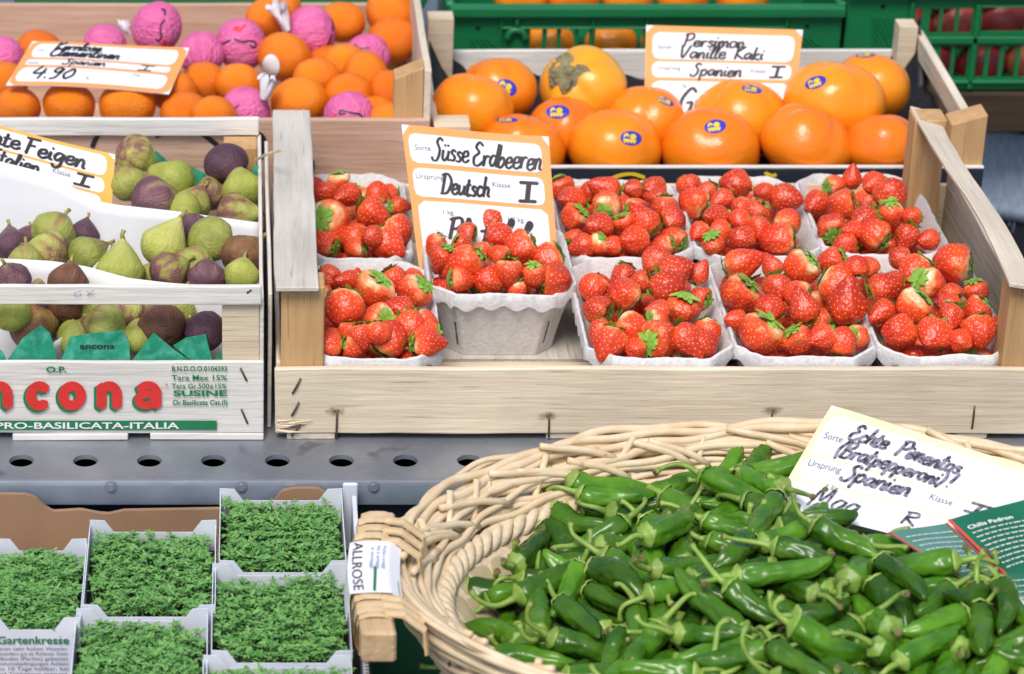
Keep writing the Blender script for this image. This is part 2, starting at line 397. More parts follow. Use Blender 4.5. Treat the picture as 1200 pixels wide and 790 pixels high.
HW = {  # a marker hand: letter -> (advance, strokes)
 'a': (.5, [[(.40, .44), (.2, .5), (.04, .25), (.18, .02), (.38, .3), (.42, .48), (.40, .12), (.5, .02)]]),
 'b': (.46, [[(.10, 1), (.06, .12), (.22, 0), (.40, .24), (.28, .47), (.08, .3)]]),
 'c': (.42, [[(.38, .40), (.22, .5), (.05, .25), (.2, 0), (.42, .1)]]),
 'd': (.5, [[(.38, .42), (.18, .48), (.04, .22), (.18, .02), (.38, .3), (.46, 1), (.40, .12), (.5, .02)]]),
 'e': (.44, [[(.06, .22), (.34, .30), (.30, .5), (.1, .42), (.06, .12), (.24, 0), (.44, .12)]]),
 'f': (.36, [[(.42, .88), (.30, 1), (.2, .8), (.14, 0), (.04, -.3)], [(.0, .45), (.36, .5)]]),
 'g': (.5, [[(.40, .44), (.2, .5), (.05, .25), (.18, .04), (.38, .3), (.42, .48), (.34, -.25), (.12, -.38), (.02, -.22)]]),
 'h': (.48, [[(.12, 1), (.06, 0), (.12, .35), (.28, .5), (.38, .36), (.36, .1), (.48, .02)]]),
 'i': (.24, [[(.10, .48), (.08, .1), (.22, .02)], [(.13, .70), (.16, .74)]]),
 'k': (.46, [[(.12, 1), (.06, 0)], [(.38, .52), (.08, .22), (.44, 0)]]),
 'l': (.26, [[(.06, .3), (.22, .85), (.14, 1), (.07, .2), (.14, .02), (.26, .06)]]),
 'm': (.66, [[(.04, .48), (.05, 0), (.12, .38), (.22, .5), (.29, .36), (.29, 0), (.36, .38), (.47, .5), (.54, .36), (.54, .06), (.66, .02)]]),
 'n': (.46, [[(.04, .48), (.05, 0), (.12, .36), (.25, .5), (.35, .36), (.35, .06), (.46, .02)]]),
 'o': (.46, [[(.30, .48), (.12, .46), (.04, .22), (.18, 0), (.38, .2), (.34, .44), (.2, .5)]]),
 'p': (.46, [[(.06, .48), (.03, -.36)], [(.05, .3), (.22, .5), (.38, .3), (.24, .02), (.06, .1)]]),
 'r': (.38, [[(.04, .48), (.06, 0), (.10, .3), (.22, .48), (.36, .44)]]),
 's': (.38, [[(.34, .42), (.18, .5), (.1, .36), (.30, .2), (.24, .03), (.04, .06)]]),
 't': (.34, [[(.16, .85), (.10, .12), (.2, 0), (.34, .08)], [(.0, .55), (.32, .58)]]),
 'u': (.5, [[(.06, .48), (.06, .12), (.2, 0), (.38, .2), (.42, .48), (.40, .1), (.5, .02)]]),
 'ü': (.5, [[(.06, .48), (.06, .12), (.2, 0), (.38, .2), (.42, .48), (.40, .1), (.5, .02)], [(.14, .7), (.16, .74)], [(.34, .7), (.36, .74)]]),
 'A': (.7, [[(.02, 0), (.38, 1), (.58, 0)], [(.14, .38), (.52, .38)]]),
 'B': (.66, [[(.14, 1), (.08, 0)], [(.05, .95), (.42, 1), (.48, .72), (.16, .52), (.54, .38), (.42, .02), (.06, 0)]]),
 'C': (.6, [[(.56, .82), (.36, 1), (.08, .6), (.12, .12), (.34, 0), (.58, .16)]]),
 'D': (.72, [[(.2, .98), (.12, 0)], [(.0, .92), (.36, 1), (.66, .62), (.46, .08), (.04, 0)]]),
 'E': (.62, [[(.52, .86), (.30, 1), (.14, .78), (.34, .56), (.08, .34), (.12, .04), (.36, 0), (.60, .18)]]),
 'F': (.6, [[(.22, .94), (.14, 0)], [(.02, .98), (.62, 1.0)], [(.14, .54), (.46, .56)]]),
 'I': (.5, [[(.24, .98), (.20, .02)], [(.02, .98), (.46, 1)], [(.0, .0), (.42, .03)]]),
 'K': (.6, [[(.16, 1), (.08, 0)], [(.54, 1), (.12, .46), (.56, 0)]]),
 'M': (.8, [[(.04, 0), (.16, 1), (.34, .3), (.58, 1), (.62, 0)]]),
 'P': (.58, [[(.16, .98), (.08, 0)], [(.02, .9), (.4, 1), (.52, .74), (.36, .5), (.12, .46)]]),
 'S': (.56, [[(.52, .88), (.34, 1), (.2, .8), (.40, .45), (.30, .02), (.06, -.02), (-.04, .12)]]),
 'V': (.6, [[(.04, 1), (.2, 0), (.56, 1)]]),
 'G': (.64, [[(.56, .86), (.34, 1), (.08, .55), (.16, .06), (.42, .04), (.5, .42), (.3, .42)]]),
 'R': (.6, [[(.14, .98), (.08, 0)], [(.02, .92), (.40, 1), (.46, .7), (.14, .5), (.56, 0)]]),
 'L': (.5, [[(.14, 1), (.08, .02), (.48, 0)]]),
 'O': (.66, [[(.34, 1), (.08, .6), (.22, .02), (.52, .3), (.5, .84), (.3, 1)]]),
 '0': (.5, [[(.26, .8), (.06, .4), (.2, 0), (.42, .3), (.36, .76), (.2, .82)]]),
 '4': (.56, [[(.22, 1), (.04, .42), (.5, .46)], [(.42, .8), (.36, -.05)]]),
 '9': (.52, [[(.40, .82), (.2, .94), (.08, .66), (.26, .52), (.42, .84), (.30, .1), (.1, -.05)]]),
 '.': (.22, [[(.08, .02), (.13, .05)]]),
 '(': (.3, [[(.26, 1.05), (.06, .5), (.2, -.12)]]),
 ')': (.3, [[(.04, 1.05), (.2, .5), (.02, -.12)]]),
 '!': (.3, [[(.18, 1), (.10, .3)], [(.07, .02), (.09, .05)]]),
 ' ': (.34, []),
}
def _smooth(pts, k=5):
    if len(pts) < 3: 
        return [tuple(Vector(pts[0]).lerp(Vector(pts[-1]), i / 4)) for i in range(5)]
    P = [Vector((*p, 0)) for p in pts]; P = [P[0] * 2 - P[1]] + P + [P[-1] * 2 - P[-2]]
    out = []
    for i in range(1, len(P) - 2):
        for j in range(k):
            t = j / k; a, b, c, d = P[i - 1], P[i], P[i + 1], P[i + 2]
            q = .5 * ((2 * b) + (c - a) * t + (2 * a - 5 * b + 4 * c - d) * t * t + (3 * b - a - 3 * c + d) * t ** 3)
            out.append((q.x, q.y))
    out.append((P[-2].x, P[-2].y))
    return out
def ribbon(mb, pts, wd, fn, mi=0, vary=True):
    """a pen stroke lying on fn(x,y); slightly fatter on down strokes, round ends"""
    P = [Vector((p[0], p[1])) for p in pts]
    n = len(P); L_, R_ = [], []
    for i in range(n):
        t = P[min(i + 1, n - 1)] - P[max(i - 1, 0)]
        t = t.normalized() if t.length > 1e-9 else Vector((1, 0))
        h = wd * .5 * ((.78 + .38 * abs(t.y)) if vary else 1)
        nn = Vector((-t.y, t.x)) * h
        L_.append(P[i] + nn); R_.append(P[i] - nn)
    t0 = (P[1] - P[0]).normalized() * wd * .35; t1 = (P[-1] - P[-2]).normalized() * wd * .35
    vs = [fn(*(P[0] - t0))] + [fn(*q) for pr in zip(L_, R_) for q in pr] + [fn(*(P[-1] + t1))]
    fs = [(0, 2, 1)]
    for i in range(n - 1):
        a = 1 + 2 * i; fs.append((a, a + 1, a + 3, a + 2))
    a = 1 + 2 * (n - 1); fs.append((a, a + 1, a + 2))
    mb.add(vs, fs, mi)
def hand(mb, s, x, y, size, fn, wd=None, slant=.22, squeeze=.82, rot=0.0, mi=0, seed=1, width=None):
    rg = random.Random(seed * 77 + len(s)); wd = wd or size * .13
    tot = sum(HW[c][0] for c in s)
    if width: squeeze = width / (tot * size)
    c_, s_ = math.cos(rot), math.sin(rot); cx = 0.0; lift = 0
    for ch in s:
        adv, strokes = HW[ch]; dy = rg.uniform(-.03, .03); sc = rg.uniform(.94, 1.06)
        for st in strokes:
            pts = []
            for (a, b) in _smooth(st):
                a2 = (cx + a * squeeze * sc + slant * b) * size; b2 = (b * sc + dy) * size
                pts.append((x + a2 * c_ - b2 * s_, y + a2 * s_ + b2 * c_))
            lift += 1
            ribbon(mb, pts, wd, (lambda l: (lambda a, b: fn(a, b, l * 6e-6)))(lift % 7), mi)
        cx += adv * squeeze
def ring(mb, cx, cy, rx, ry, wd, fn, mi=0, n=36):
    vs = []
    for k in range(n):
        a = 2 * math.pi * k / n
        for e in (.5, -.5): vs.append(fn(cx + (rx + wd * e) * math.cos(a), cy + (ry + wd * e) * math.sin(a)))
    mb.add(vs, [(2 * k, 2 * ((k + 1) % n), 2 * ((k + 1) % n) + 1, 2 * k + 1) for k in range(n)], mi)
def rrect(mb, x0, x1, y0, y1, r, fn, mi=0, nx=14, corners=(1, 1, 1, 1)):
    """filled rounded rectangle on fn, as a grid so that it bends with the sheet"""
    ny = 6
    vs, fs = [], []
    for j in range(ny + 1):
        yy = y0 + (y1 - y0) * (0.5 - 0.5 * math.cos(math.pi * j / ny))
        dyb = max(0, y0 + r - yy); dyt = max(0, yy - (y1 - r)); dd = max(dyb, dyt)
        ins = r - math.sqrt(max(r * r - dd * dd, 0))
        for i in range(nx + 1):
            vs.append(fn(x0 + ins + (x1 - x0 - 2 * ins) * i / nx, yy))
    for j in range(ny):
        for i in range(nx):
            a = j * (nx + 1) + i; fs.append((a, a + 1, a + nx + 2, a + nx + 1))
    mb.add(vs, fs, mi)

# ------------------------------------------------------------------ fruit meshes
def catmull1(xs, ys, x):
    return float(np.interp(x, xs, ys))
def strawberry_mesh(seed):
    rg = random.Random(seed)
    kind = seed % 4
    prof = [  # s -> radius, s -> z  (tip at -z, cap at +z)
        [(0, 0), (.04, .20), (.12, .38), (.26, .49), (.42, .49), (.58, .43), (.74, .32), (.88, .19), (.96, .10), (1, 0)],
        [(0, 0), (.04, .22), (.12, .40), (.26, .50), (.45, .50), (.62, .46), (.78, .37), (.90, .24), (.97, .12), (1, 0)],
        [(0, 0), (.04, .18), (.12, .34), (.28, .47), (.44, .46), (.60, .38), (.76, .27), (.89, .16), (.96, .09), (1, 0)],
        [(0, 0), (.04, .24), (.12, .42), (.26, .51), (.44, .50), (.60, .47), (.78, .40), (.90, .28), (.97, .14), (1, 0)]][kind]
    length = [1.12, 1.0, 1.28, .92][kind]
    nu, nv = 56, 46
    xs = [p[0] for p in prof]; ys = [p[1] for p in prof]
    def surf(s, a):
        # smooth the radius by local averaging
        r = sum(catmull1(xs, ys, min(max(s + d, 0), 1)) for d in (-.03, -.015, 0, .015, .03)) / 5 if .05 < s < .97 else catmull1(xs, ys, s)
        z = .42 - length * s + (-.09 * max(0, 1 - s / .10) ** 1 if s < .10 else 0)
        q = Vector((math.cos(a) * 1.3, math.sin(a) * 1.3, z * 1.5 + seed * 9.1))
        k = 1 + .11 * mnoise.noise(q) + .05 * mnoise.noise(q * 2.3)
        fl = 1 + (.10 if kind == 3 else .04) * math.cos(2 * a + seed)
        return Vector((r * k * fl * math.cos(a), r * k / fl * math.sin(a), z + .03 * mnoise.noise(q * 1.7)))
    # seeds on a spiral, even over the surface
    dens = []; tot = 0
    for i in range(200):
        s = (i + .5) / 200; tot += catmull1(xs, ys, s) + .02; dens.append(tot)
    ns = 120; seeds = []
    for k in range(ns):
        tgt = tot * (k + .5) / ns
        i = next(j for j in range(200) if dens[j] >= tgt); s = (i + .5) / 200
        if s < .06: continue
        a = k * 2.399963 + rg.uniform(-.10, .10)
        p = surf(s, a); e1 = surf(min(s + .01, 1), a) - p; e2 = surf(s, a + .02) - p
        n = e2.cross(e1)
        n = n.normalized() if n.length > 1e-9 else Vector((0, 0, -1))
        if n.dot(p - Vector((0, 0, -.1))) < 0: n = -n
        seeds.append((p, n, e1.normalized() if e1.length > 1e-9 else Vector((0, 0, -1))))
    mb = MB(); vs, fs = [], []
    SP = np.array([list(q[0]) for q in seeds])
    for j in range(nv + 1):
        s = j / nv
        for i in range(nu):
            p = surf(s, 2 * math.pi * i / nu)
            d = float(np.min(np.sum((SP - np.array(p)) ** 2, axis=1)))
            n = Vector((p.x, p.y, (p.z + .1) * .6)).normalized()
            vs.append(p - n * .020 * math.exp(-d / (.034 ** 2)))
    for j in range(nv):
        for i in range(nu):
            i2 = (i + 1) % nu; fs.append((j * nu + i, (j + 1) * nu + i, (j + 1) * nu + i2, j * nu + i2))
    mb.add(vs, fs, 0)
    for (p, n, t) in seeds:
        b = n.cross(t); c = p - n * .012
        L, W, H = .034, .020, .014
        ring = [c + t * (L * math.cos(k * math.pi / 3)) + b * (W * math.sin(k * math.pi / 3)) for k in range(6)]
        mb.add(ring + [c + n * H], [(k, (k + 1) % 6, 6) for k in range(6)], 1)
    return mb
def calyx_mesh(seed):
    rg = random.Random(seed + 50); mb = MB()
    n = 10; top = .42 - .07
    for k in range(n):
        a = 2 * math.pi * k / n + rg.uniform(-.15, .15); ln = rg.uniform(.30, .44); wd = rg.uniform(.080, .115)
        rise = rg.uniform(-.14, .08); vs, fs = [], []
        ca, sa = math.cos(a), math.sin(a)
        for i in range(6):
            t = i / 5; r = .02 + ln * t
            hw = wd * (math.sin(math.pi * min(t * .8 + .16, 1)) ** .8) * (1 if t < .98 else .05)
            z = top + .03 + .045 * math.sin(math.pi * t * .8) + rise * t * t - .05 * t
            for sd in (-1, 0, 1):
                vs.append((r * ca - sd * hw * sa, r * sa + sd * hw * ca, z + (.018 if sd else 0)))
        for i in range(5):
            for q in (0, 1):
                b = i * 3 + q; fs.append((b, b + 3, b + 4, b + 1))
        mb.add(vs, fs)
    q = rg.uniform(-.1, .1)
    mb.tube([(0, 0, top), (q * .3, 0, top + .06), (q, .03, top + .12)], [.035, .026, .02], 6)
    return mb
def round_fruit(nu=48, nv=32, oblate=.88, lob=0, lobd=0.0, seed=0, dimple=.06, lump=.03, square=0.0, dimw=.16):
    mb = MB(); vs, fs = [], []
    for j in range(nv + 1):
        th = math.pi * j / nv
        for i in range(nu):
            a = 2 * math.pi * i / nu
            x, y, z = math.sin(th) * math.cos(a), math.sin(th) * math.sin(a), math.cos(th)
            k = .5
            if square:
                m = (abs(x) ** 2.6 + abs(y) ** 2.6 + abs(z) ** 2.3) ** (1 / 2.5); k = .5 * ((1 - square) + square / max(m, 1e-6))
            k *= 1 + lump * mnoise.noise(Vector((x, y, z)) * 1.4 + Vector((seed * 5.7, 0, 0)))
            if lob:
                g = (0.5 + .5 * math.cos(lob * a)) ** 5; k *= 1 - lobd * g * (math.sin(th) ** .8) * max(0, z + .3) / 1.3
            zz = z * k * oblate
            zz -= dimple * .5 * math.exp(-(math.sin(th) / dimw) ** 2) * (1 if z > 0 else -1)
            vs.append((x * k, y * k, zz))
    for j in range(nv):
        for i in range(nu):
            i2 = (i + 1) % nu; fs.append((j * nu + i, (j + 1) * nu + i, (j + 1) * nu + i2, j * nu + i2))
    mb.add(vs, fs)
    return mb
def fig_mesh(seed):
    rg = random.Random(seed); mb = MB(); nu, nv = 40, 34; vs, fs = [], []
    neck = rg.uniform(.12, .30)
    for j in range(nv + 1):
        s = j / nv; th = math.pi * s
        r = .5 * math.sin(th) ** .95
        z = math.cos(th) * .44
        if s < .42:
            k = (1 - s / .42); z += neck * k ** 1.6; r *= (1 - .38 * k ** .8 * (1 if s > 0 else 0))
            if s < .1: r = max(r, .055 if s > 0 else 0)
        z -= -.03 * math.exp(-(math.sin(th) / .12) ** 2) * (1 if z < 0 else 0)
        for i in range(nu):
            a = 2 * math.pi * i / nu
            q = Vector((math.cos(a) * r * 3, math.sin(a) * r * 3, z * 2 + seed * 4.4))
            k = 1 + .05 * mnoise.noise(q) + .012 * math.sin(a * 13 + 2 * mnoise.noise(q)) * min(1, r * 3)
            vs.append((r * k * math.cos(a) + .06 * max(0, z) * neck * 2, r * k * math.sin(a), z))
    for j in range(nv):
        for i in range(nu):
            i2 = (i + 1) % nu; fs.append((j * nu + i, (j + 1) * nu + i, (j + 1) * nu + i2, j * nu + i2))
    mb.add(vs, fs)
    return mb, .44 + neck
def pepper_meshes(seed, nu=30, nv=40):
    """pimiento: (body, stem with cap); lies along x, metres"""
    rg = random.Random(seed * 13 + 5)
    L = rg.uniform(.046, .066); Rm = rg.uniform(.0080, .0102); bend = rg.uniform(.1, .9); bdir = rg.uniform(-.7, .7)
    prof_s = [0, .03, .08, .16, .3, .48, .64, .78, .88, .95, .985, 1]
    tw = rg.uniform(.30, .60); mid = rg.uniform(.88, 1.06)
    prof_r = [.45, .78, .95, 1.0, .99 * mid, .93 * mid, .85, .74, .58 * (.6 + tw * .6), .40 * (.6 + tw * .6), .22, 0]
    def axis(s):
        x = (s - .5) * L; w_ = bend * L * .7 * (s - .4) ** 2
        return Vector((x, w_ * math.cos(bdir) + .0012 * math.sin(s * 7 + seed), w_ * math.sin(bdir) + .0010 * math.sin(s * 5 + 2 * seed)))
    mb = MB(); vs, fs = [], []
    ph = rg.uniform(0, 6); grooves = rg.choice([2, 3, 3, 4]); gd = rg.uniform(.14, .30); twist = rg.uniform(-1.4, 1.4)
    for j in range(nv + 1):
        s = j / nv
        c = axis(s); t = (axis(min(s + .02, 1.01)) - axis(max(s - .02, 0))).normalized()
        n1 = Vector((0, 0, 1)); n1 = (n1 - t * n1.dot(t)).normalized(); n2 = t.cross(n1)
        r0 = float(np.interp(s, prof_s, prof_r)) * Rm
        for i in range(nu):
            a = 2 * math.pi * i / nu
            g = (.5 + .5 * math.cos(grooves * a + ph + twist * s)) ** 5
            q = Vector((math.cos(a) * 1.2, math.sin(a) * 1.2, s * 3.2 + seed * 3.3))
            cr = abs(mnoise.noise(Vector((math.cos(a) * 2.2, math.sin(a) * 2.2, s * 2.0 + seed * 7.7))))      # creases running lengthwise
            k = 1 - gd * g * (.45 + .55 * s) * min(1, s * 9 + .25) + .17 * mnoise.noise(q) + .08 * mnoise.noise(q * 2.4) - .13 * math.exp(-(cr / .07) ** 2) * min(1, s * 6)
            vs.append(c + (n1 * math.cos(a) + n2 * math.sin(a)) * r0 * k)
    for j in range(nv):
        for i in range(nu):
            i2 = (i + 1) % nu; fs.append((j * nu + i, j * nu + i2, (j + 1) * nu + i2, (j + 1) * nu + i))
    fs.append(tuple(range(nu))[::-1])
    mb.add(vs, fs)
    # ribbed cap, then the stalk to its dry cut end
    sb = MB(); t = (axis(0) - axis(.04)).normalized(); p0 = axis(0)
    n1 = Vector((0, 0, 1)); n1 = (n1 - t * n1.dot(t)).normalized(); n2 = t.cross(n1)
    vs, fs = [], []; m_ = 20
    for (d, r_) in ((-.0022, .86), (-.0014, .93), (-.0002, .84), (.0012, .60), (.0026, .36), (.0040, .25)):
        for i in range(m_):
            a = 2 * math.pi * i / m_; k = 1 + .07 * math.cos(5 * a + seed) * min(1, r_ * 1.5) + (.05 * math.cos(10 * a) if r_ > .85 else 0)
            vs.append(p0 + t * d + (n1 * math.cos(a) + n2 * math.sin(a)) * r_ * Rm * k)
    for j in range(5):
        for i in range(m_): i2 = (i + 1) % m_; fs.append((j * m_ + i, (j + 1) * m_ + i, (j + 1) * m_ + i2, j * m_ + i2))
    sb.add(vs, fs)
    ln = rg.uniform(.022, .044); cur = rg.uniform(.3, 1.5); cd = rg.uniform(0, 6.28); side = n1 * math.cos(cd) + n2 * math.sin(cd)
    pts, rr = [p0 + t * .0025], [Rm * .34]
    for k in range(1, 13):
        u = k / 12; d = .0035 + ln * u
        pts.append(p0 + t * (d - cur * ln * .40 * u ** 3) + side * (cur * ln * .50 * u * u) + n1 * (.0012 * math.sin(u * 6 + seed))); rr.append(.00155 + .0009 * (1 - u) ** 2 + .0010 * max(0, u - .82) * 5.5)
    sb.tube(pts, rr, 9)
    q = pts[-1]; e_ = (pts[-1] - pts[-2]).normalized(); sb.tube([q - e_ * .0002, q + e_ * .0007, q + e_ * .0009], [rr[-1] * .97, rr[-1] * .9, rr[-1] * .4], 9, mi=1)
    return mb, sb

def fruit_mat(name, stops, axisw=.55, nscale=2.2, rough=.4, bump=.15, bscale=30, spec=.5, sss=0.0, coat=0.0, vary=.1, rndw=.8, streak=False, bdist=.01, nmul=1.1):
    """skin colour from a ramp driven by height along the fruit plus noise plus the fruit's own random number (unit-size object space)"""
    m = bpy.data.materials.new(name); m.use_nodes = True
    t = m.node_tree; N = t.nodes; L = t.links; p = N['Principled BSDF']
    p.inputs['Roughness'].default_value = rough; p.inputs['Specular IOR Level'].default_value = spec
    p.inputs['Coat Weight'].default_value = coat; p.inputs['Coat Roughness'].default_value = .15
    if sss:
        p.inputs['Subsurface Weight'].default_value = sss; p.inputs['Subsurface Radius'].default_value = (.1, .04, .02); p.inputs['Subsurface Scale'].default_value = .05
    tc = N.new('ShaderNodeTexCoord'); oi = N.new('ShaderNodeObjectInfo')
    sp = N.new('ShaderNodeSeparateXYZ'); L.new(tc.outputs['Object'], sp.inputs[0])
    off = N.new('ShaderNodeVectorMath'); off.operation = 'MULTIPLY_ADD'
    cx = N.new('ShaderNodeCombineXYZ'); L.new(oi.outputs['Random'], cx.inputs[0]); L.new(oi.outputs['Random'], cx.inputs[1])
    L.new(cx.outputs[0], off.inputs[0]); off.inputs[1].default_value = (41, 23, 0); L.new(tc.outputs['Object'], off.inputs[2])
    mp = N.new('ShaderNodeMapping'); mp.inputs['Scale'].default_value = (3, 3, .7) if streak else (1, 1, 1); L.new(off.outputs[0], mp.inputs[0])
    nz = N.new('ShaderNodeTexNoise'); nz.inputs['Scale'].default_value = nscale; nz.inputs['Detail'].default_value = 6; L.new(mp.outputs[0], nz.inputs['Vector'])
    a = N.new('ShaderNodeMath'); a.operation = 'MULTIPLY_ADD'; L.new(sp.outputs[2], a.inputs[0]); a.inputs[1].default_value = axisw; a.inputs[2].default_value = .5
    b = N.new('ShaderNodeMath'); b.operation = 'MULTIPLY_ADD'; L.new(nz.outputs['Fac'], b.inputs[0]); b.inputs[1].default_value = nmul; L.new(a.outputs[0], b.inputs[2])
    c = N.new('ShaderNodeMath'); c.operation = 'MULTIPLY_ADD'; L.new(oi.outputs['Random'], c.inputs[0]); c.inputs[1].default_value = rndw; L.new(b.outputs[0], c.inputs[2])
    d = N.new('ShaderNodeMath'); d.operation = 'SUBTRACT'; L.new(c.outputs[0], d.inputs[0]); d.inputs[1].default_value = .5 * nmul + rndw * .5
    r = N.new('ShaderNodeValToRGB'); L.new(d.outputs[0], r.inputs[0])
    while len(r.color_ramp.elements) > 1: r.color_ramp.elements.remove(r.color_ramp.elements[-1])
    for k, (pos, c_) in enumerate(stops):
        e = r.color_ramp.elements[0] if k == 0 else r.color_ramp.elements.new(pos)
        e.position = pos; e.color = (*c_, 1)
    hs = N.new('ShaderNodeHueSaturation'); mr = N.new('ShaderNodeMapRange'); mr.inputs['To Min'].default_value = 1 - vary; mr.inputs['To Max'].default_value = 1 + vary
    L.new(oi.outputs['Random'], mr.inputs['Value']); L.new(mr.outputs[0], hs.inputs['Value']); L.new(r.outputs[0], hs.inputs['Color']); L.new(hs.outputs[0], p.inputs['Base Color'])
    if bump:
        nb = N.new('ShaderNodeTexNoise'); nb.inputs['Scale'].default_value = bscale; nb.inputs['Detail'].default_value = 2; L.new((mp if streak else off).outputs[0], nb.inputs['Vector'])
        bp = N.new('ShaderNodeBump'); bp.inputs['Strength'].default_value = bump; bp.inputs['Distance'].default_value = bdist
        L.new(nb.outputs['Fac'], bp.inputs['Height']); L.new(bp.outputs[0], p.inputs['Normal'])
    return m
M['berry'] = fruit_mat('strawberry_flesh', [(0, (.60, .032, .010)), (.55, (.75, .062, .018)), (.74, (.80, .11, .025)), (.88, (.82, .38, .16)), (1, (.82, .68, .44))],
                       axisw=.90, nscale=2.0, rough=.30, bump=.16, bscale=14, spec=.5, vary=.16, rndw=.24, coat=.12)
M['seed'] = pm('strawberry_seed', (.82, .44, .11), .4, (.72, .26, .06), nscale=4)
M['calyx'] = pm('strawberry_leaf', (.30, .52, .075), .5, (.17, .38, .045), nscale=5, rnd=.15)
M['orange'] = fruit_mat('clementine_peel', [(0, (.84, .16, .003)), (.5, (.88, .21, .004)), (1, (.90, .26, .006))], axisw=.1, nscale=1.4, rough=.36, bump=.5, bscale=46, spec=.4, vary=.06, rndw=.5, bdist=.006)
M['pers'] = fruit_mat('persimmon_skin', [(0, (.84, .17, .010)), (.45, (.86, .235, .008)), (.75, (.86, .30, .012)), (1, (.80, .38, .04))], axisw=-.35, nscale=1.2, rough=.25, bump=.06, bscale=20, spec=.42, vary=.05, rndw=.55)
M['pers_yellow'] = fruit_mat('yellowish_persimmon_skin', [(0, (.84, .33, .015)), (.5, (.84, .42, .03)), (1, (.76, .46, .06))], axisw=-.35, nscale=1.2, rough=.28, bump=.06, bscale=20, spec=.42, vary=.03, rndw=.3)
M['sepal'] = pm('dry_persimmon_sepal', (.17, .16, .08), .8, (.30, .27, .14), nscale=6, bump=.5, bscale=20, bdist=.02)
M['button'] = pm('clementine_button', (.55, .55, .16), .7, (.40, .46, .10), nscale=9)
M['pink'] = pm('pink_tissue_wrap', (.82, .20, .43), .75, (.74, .14, .36), nscale=3.0, stretch=(2, 2, .6), bump=.45, bscale=7, bdist=.04, bstretch=(3, 3, .6), spec=.25)
FG = [
 ('fig_green', [(0, (.25, .27, .05)), (.45, (.36, .38, .09)), (.68, (.34, .27, .08)), (1, (.24, .11, .09))]),
 ('fig_lime', [(0, (.33, .38, .06)), (.6, (.44, .46, .10)), (1, (.50, .48, .17))]),
 ('fig_mixed', [(0, (.14, .06, .065)), (.35, (.22, .10, .08)), (.55, (.33, .26, .08)), (.8, (.40, .42, .10)), (1, (.42, .46, .12))]),
 ('fig_purple', [(0, (.085, .04, .06)), (.5, (.13, .06, .085)), (.8, (.20, .10, .10)), (1, (.28, .22, .09))]),
 ('fig_brown', [(0, (.11, .045, .03)), (.5, (.18, .08, .04)), (.85, (.26, .14, .05)), (1, (.3, .2, .06))]),
]
for (n_, st_) in FG: M[n_] = fruit_mat(n_, st_, axisw=.62, nscale=1.6, nmul=1.7, rough=.55, bump=.30, bscale=9, spec=.35, vary=.12, rndw=.40, streak=True)
M['fig_stalk'] = pm('fig_stalk', (.34, .34, .07), .7, (.26, .18, .05), nscale=8)
M['pepper'] = pm('pimiento_skin', (.030, .105, .005), .25, (.085, .215, .012), nscale=30, lo=.35, hi=.7, bump=.25, bscale=110, bdist=.0018, spec=.45, rnd=.48)
M['pstem'] = pm('pimiento_stem', (.16, .29, .035), .45, (.27, .38, .08), nscale=90, bump=.15, bscale=400, rnd=.18)
M['apple'] = fruit_mat('dark_pomegranate', [(0, (.22, .02, .025)), (.6, (.32, .05, .035)), (1, (.42, .14, .06))], nscale=1.6, rough=.35, vary=.1)

def relax(P, Rr, iters=60, spring=.15, stiff=.5, squash=.9, lat=.45, box=None, ymin=None):
    """push overlapping fruits apart, mostly in depth, keeping each near where it was seen"""
    P = np.array([list(p) for p in P], float); P0 = P.copy(); Rr = np.array(Rr)
    Dr = P0 - np.array(CAM); Dr /= np.linalg.norm(Dr, axis=1)[:, None]
    for _ in range(iters):
        D = P[:, None] - P[None]; d = np.sqrt((D ** 2).sum(-1)) + 1e-9
        want = (Rr[:, None] + Rr[None]) * squash; ov = np.clip(want - d, 0, None); np.fill_diagonal(ov, 0)
        P += ((D / d[..., None]) * ov[..., None]).sum(1) * stiff * .5
        if box is not None:
            P[:, 0] = np.clip(P[:, 0], box[:, 0], box[:, 1]); P[:, 1] = np.clip(P[:, 1], box[:, 2], box[:, 3])
        off = P - P0
        if ymin is not None:      # keep behind the crate front: slide back along the line of sight
            need = np.clip(ymin + Rr * 1.0 - P[:, 1], 0, None); off = off + Dr * (need / Dr[:, 1])[:, None]
        al = (off * Dr).sum(1)[:, None] * Dr
        P = P0 + al * (1 - (0 if ymin is not None else spring * .3)) + (off - al) * (1 - lat)
    return [Vector(p) for p in P]
ORD = ['first', 'second', 'third', 'fourth', 'fifth', 'sixth', 'seventh', 'eighth', 'ninth', 'tenth', 'eleventh', 'twelfth', 'thirteenth', 'fourteenth', 'fifteenth',
       'sixteenth', 'seventeenth', 'eighteenth', 'nineteenth', 'twentieth']
def orient(axis, spin):
    """rotation taking +z to axis, with a spin about it"""
    q = Vector((0, 0, 1)).rotation_difference(Vector(axis).normalized())
    return q @ Quaternion((0, 0, 1), spin)
def img_dir(ang, tow):
    """direction given as an angle in the picture and a lean towards the viewer (-1..1)"""
    a = R(ang); k = math.sqrt(max(0, 1 - tow * tow))
    return (_X * math.cos(a) + _U * math.sin(a)) * k - _F * tow
M['sticker_blue'] = pm('blue_fruit_sticker', (.03, .035, .38), .35, (.04, .05, .45), nscale=4)

M['pcut'] = pm('dry_cut_stem', (.20, .15, .06), .8, (.10, .07, .03), nscale=300)
# ================================================================== SETTING
g = MB(); g.add([(-30, -30, -.76), (30, -30, -.76), (30, 30, -.76), (-30, 30, -.76)], [(0, 1, 2, 3)])
g.build('ground', M['ground'], kind='structure')

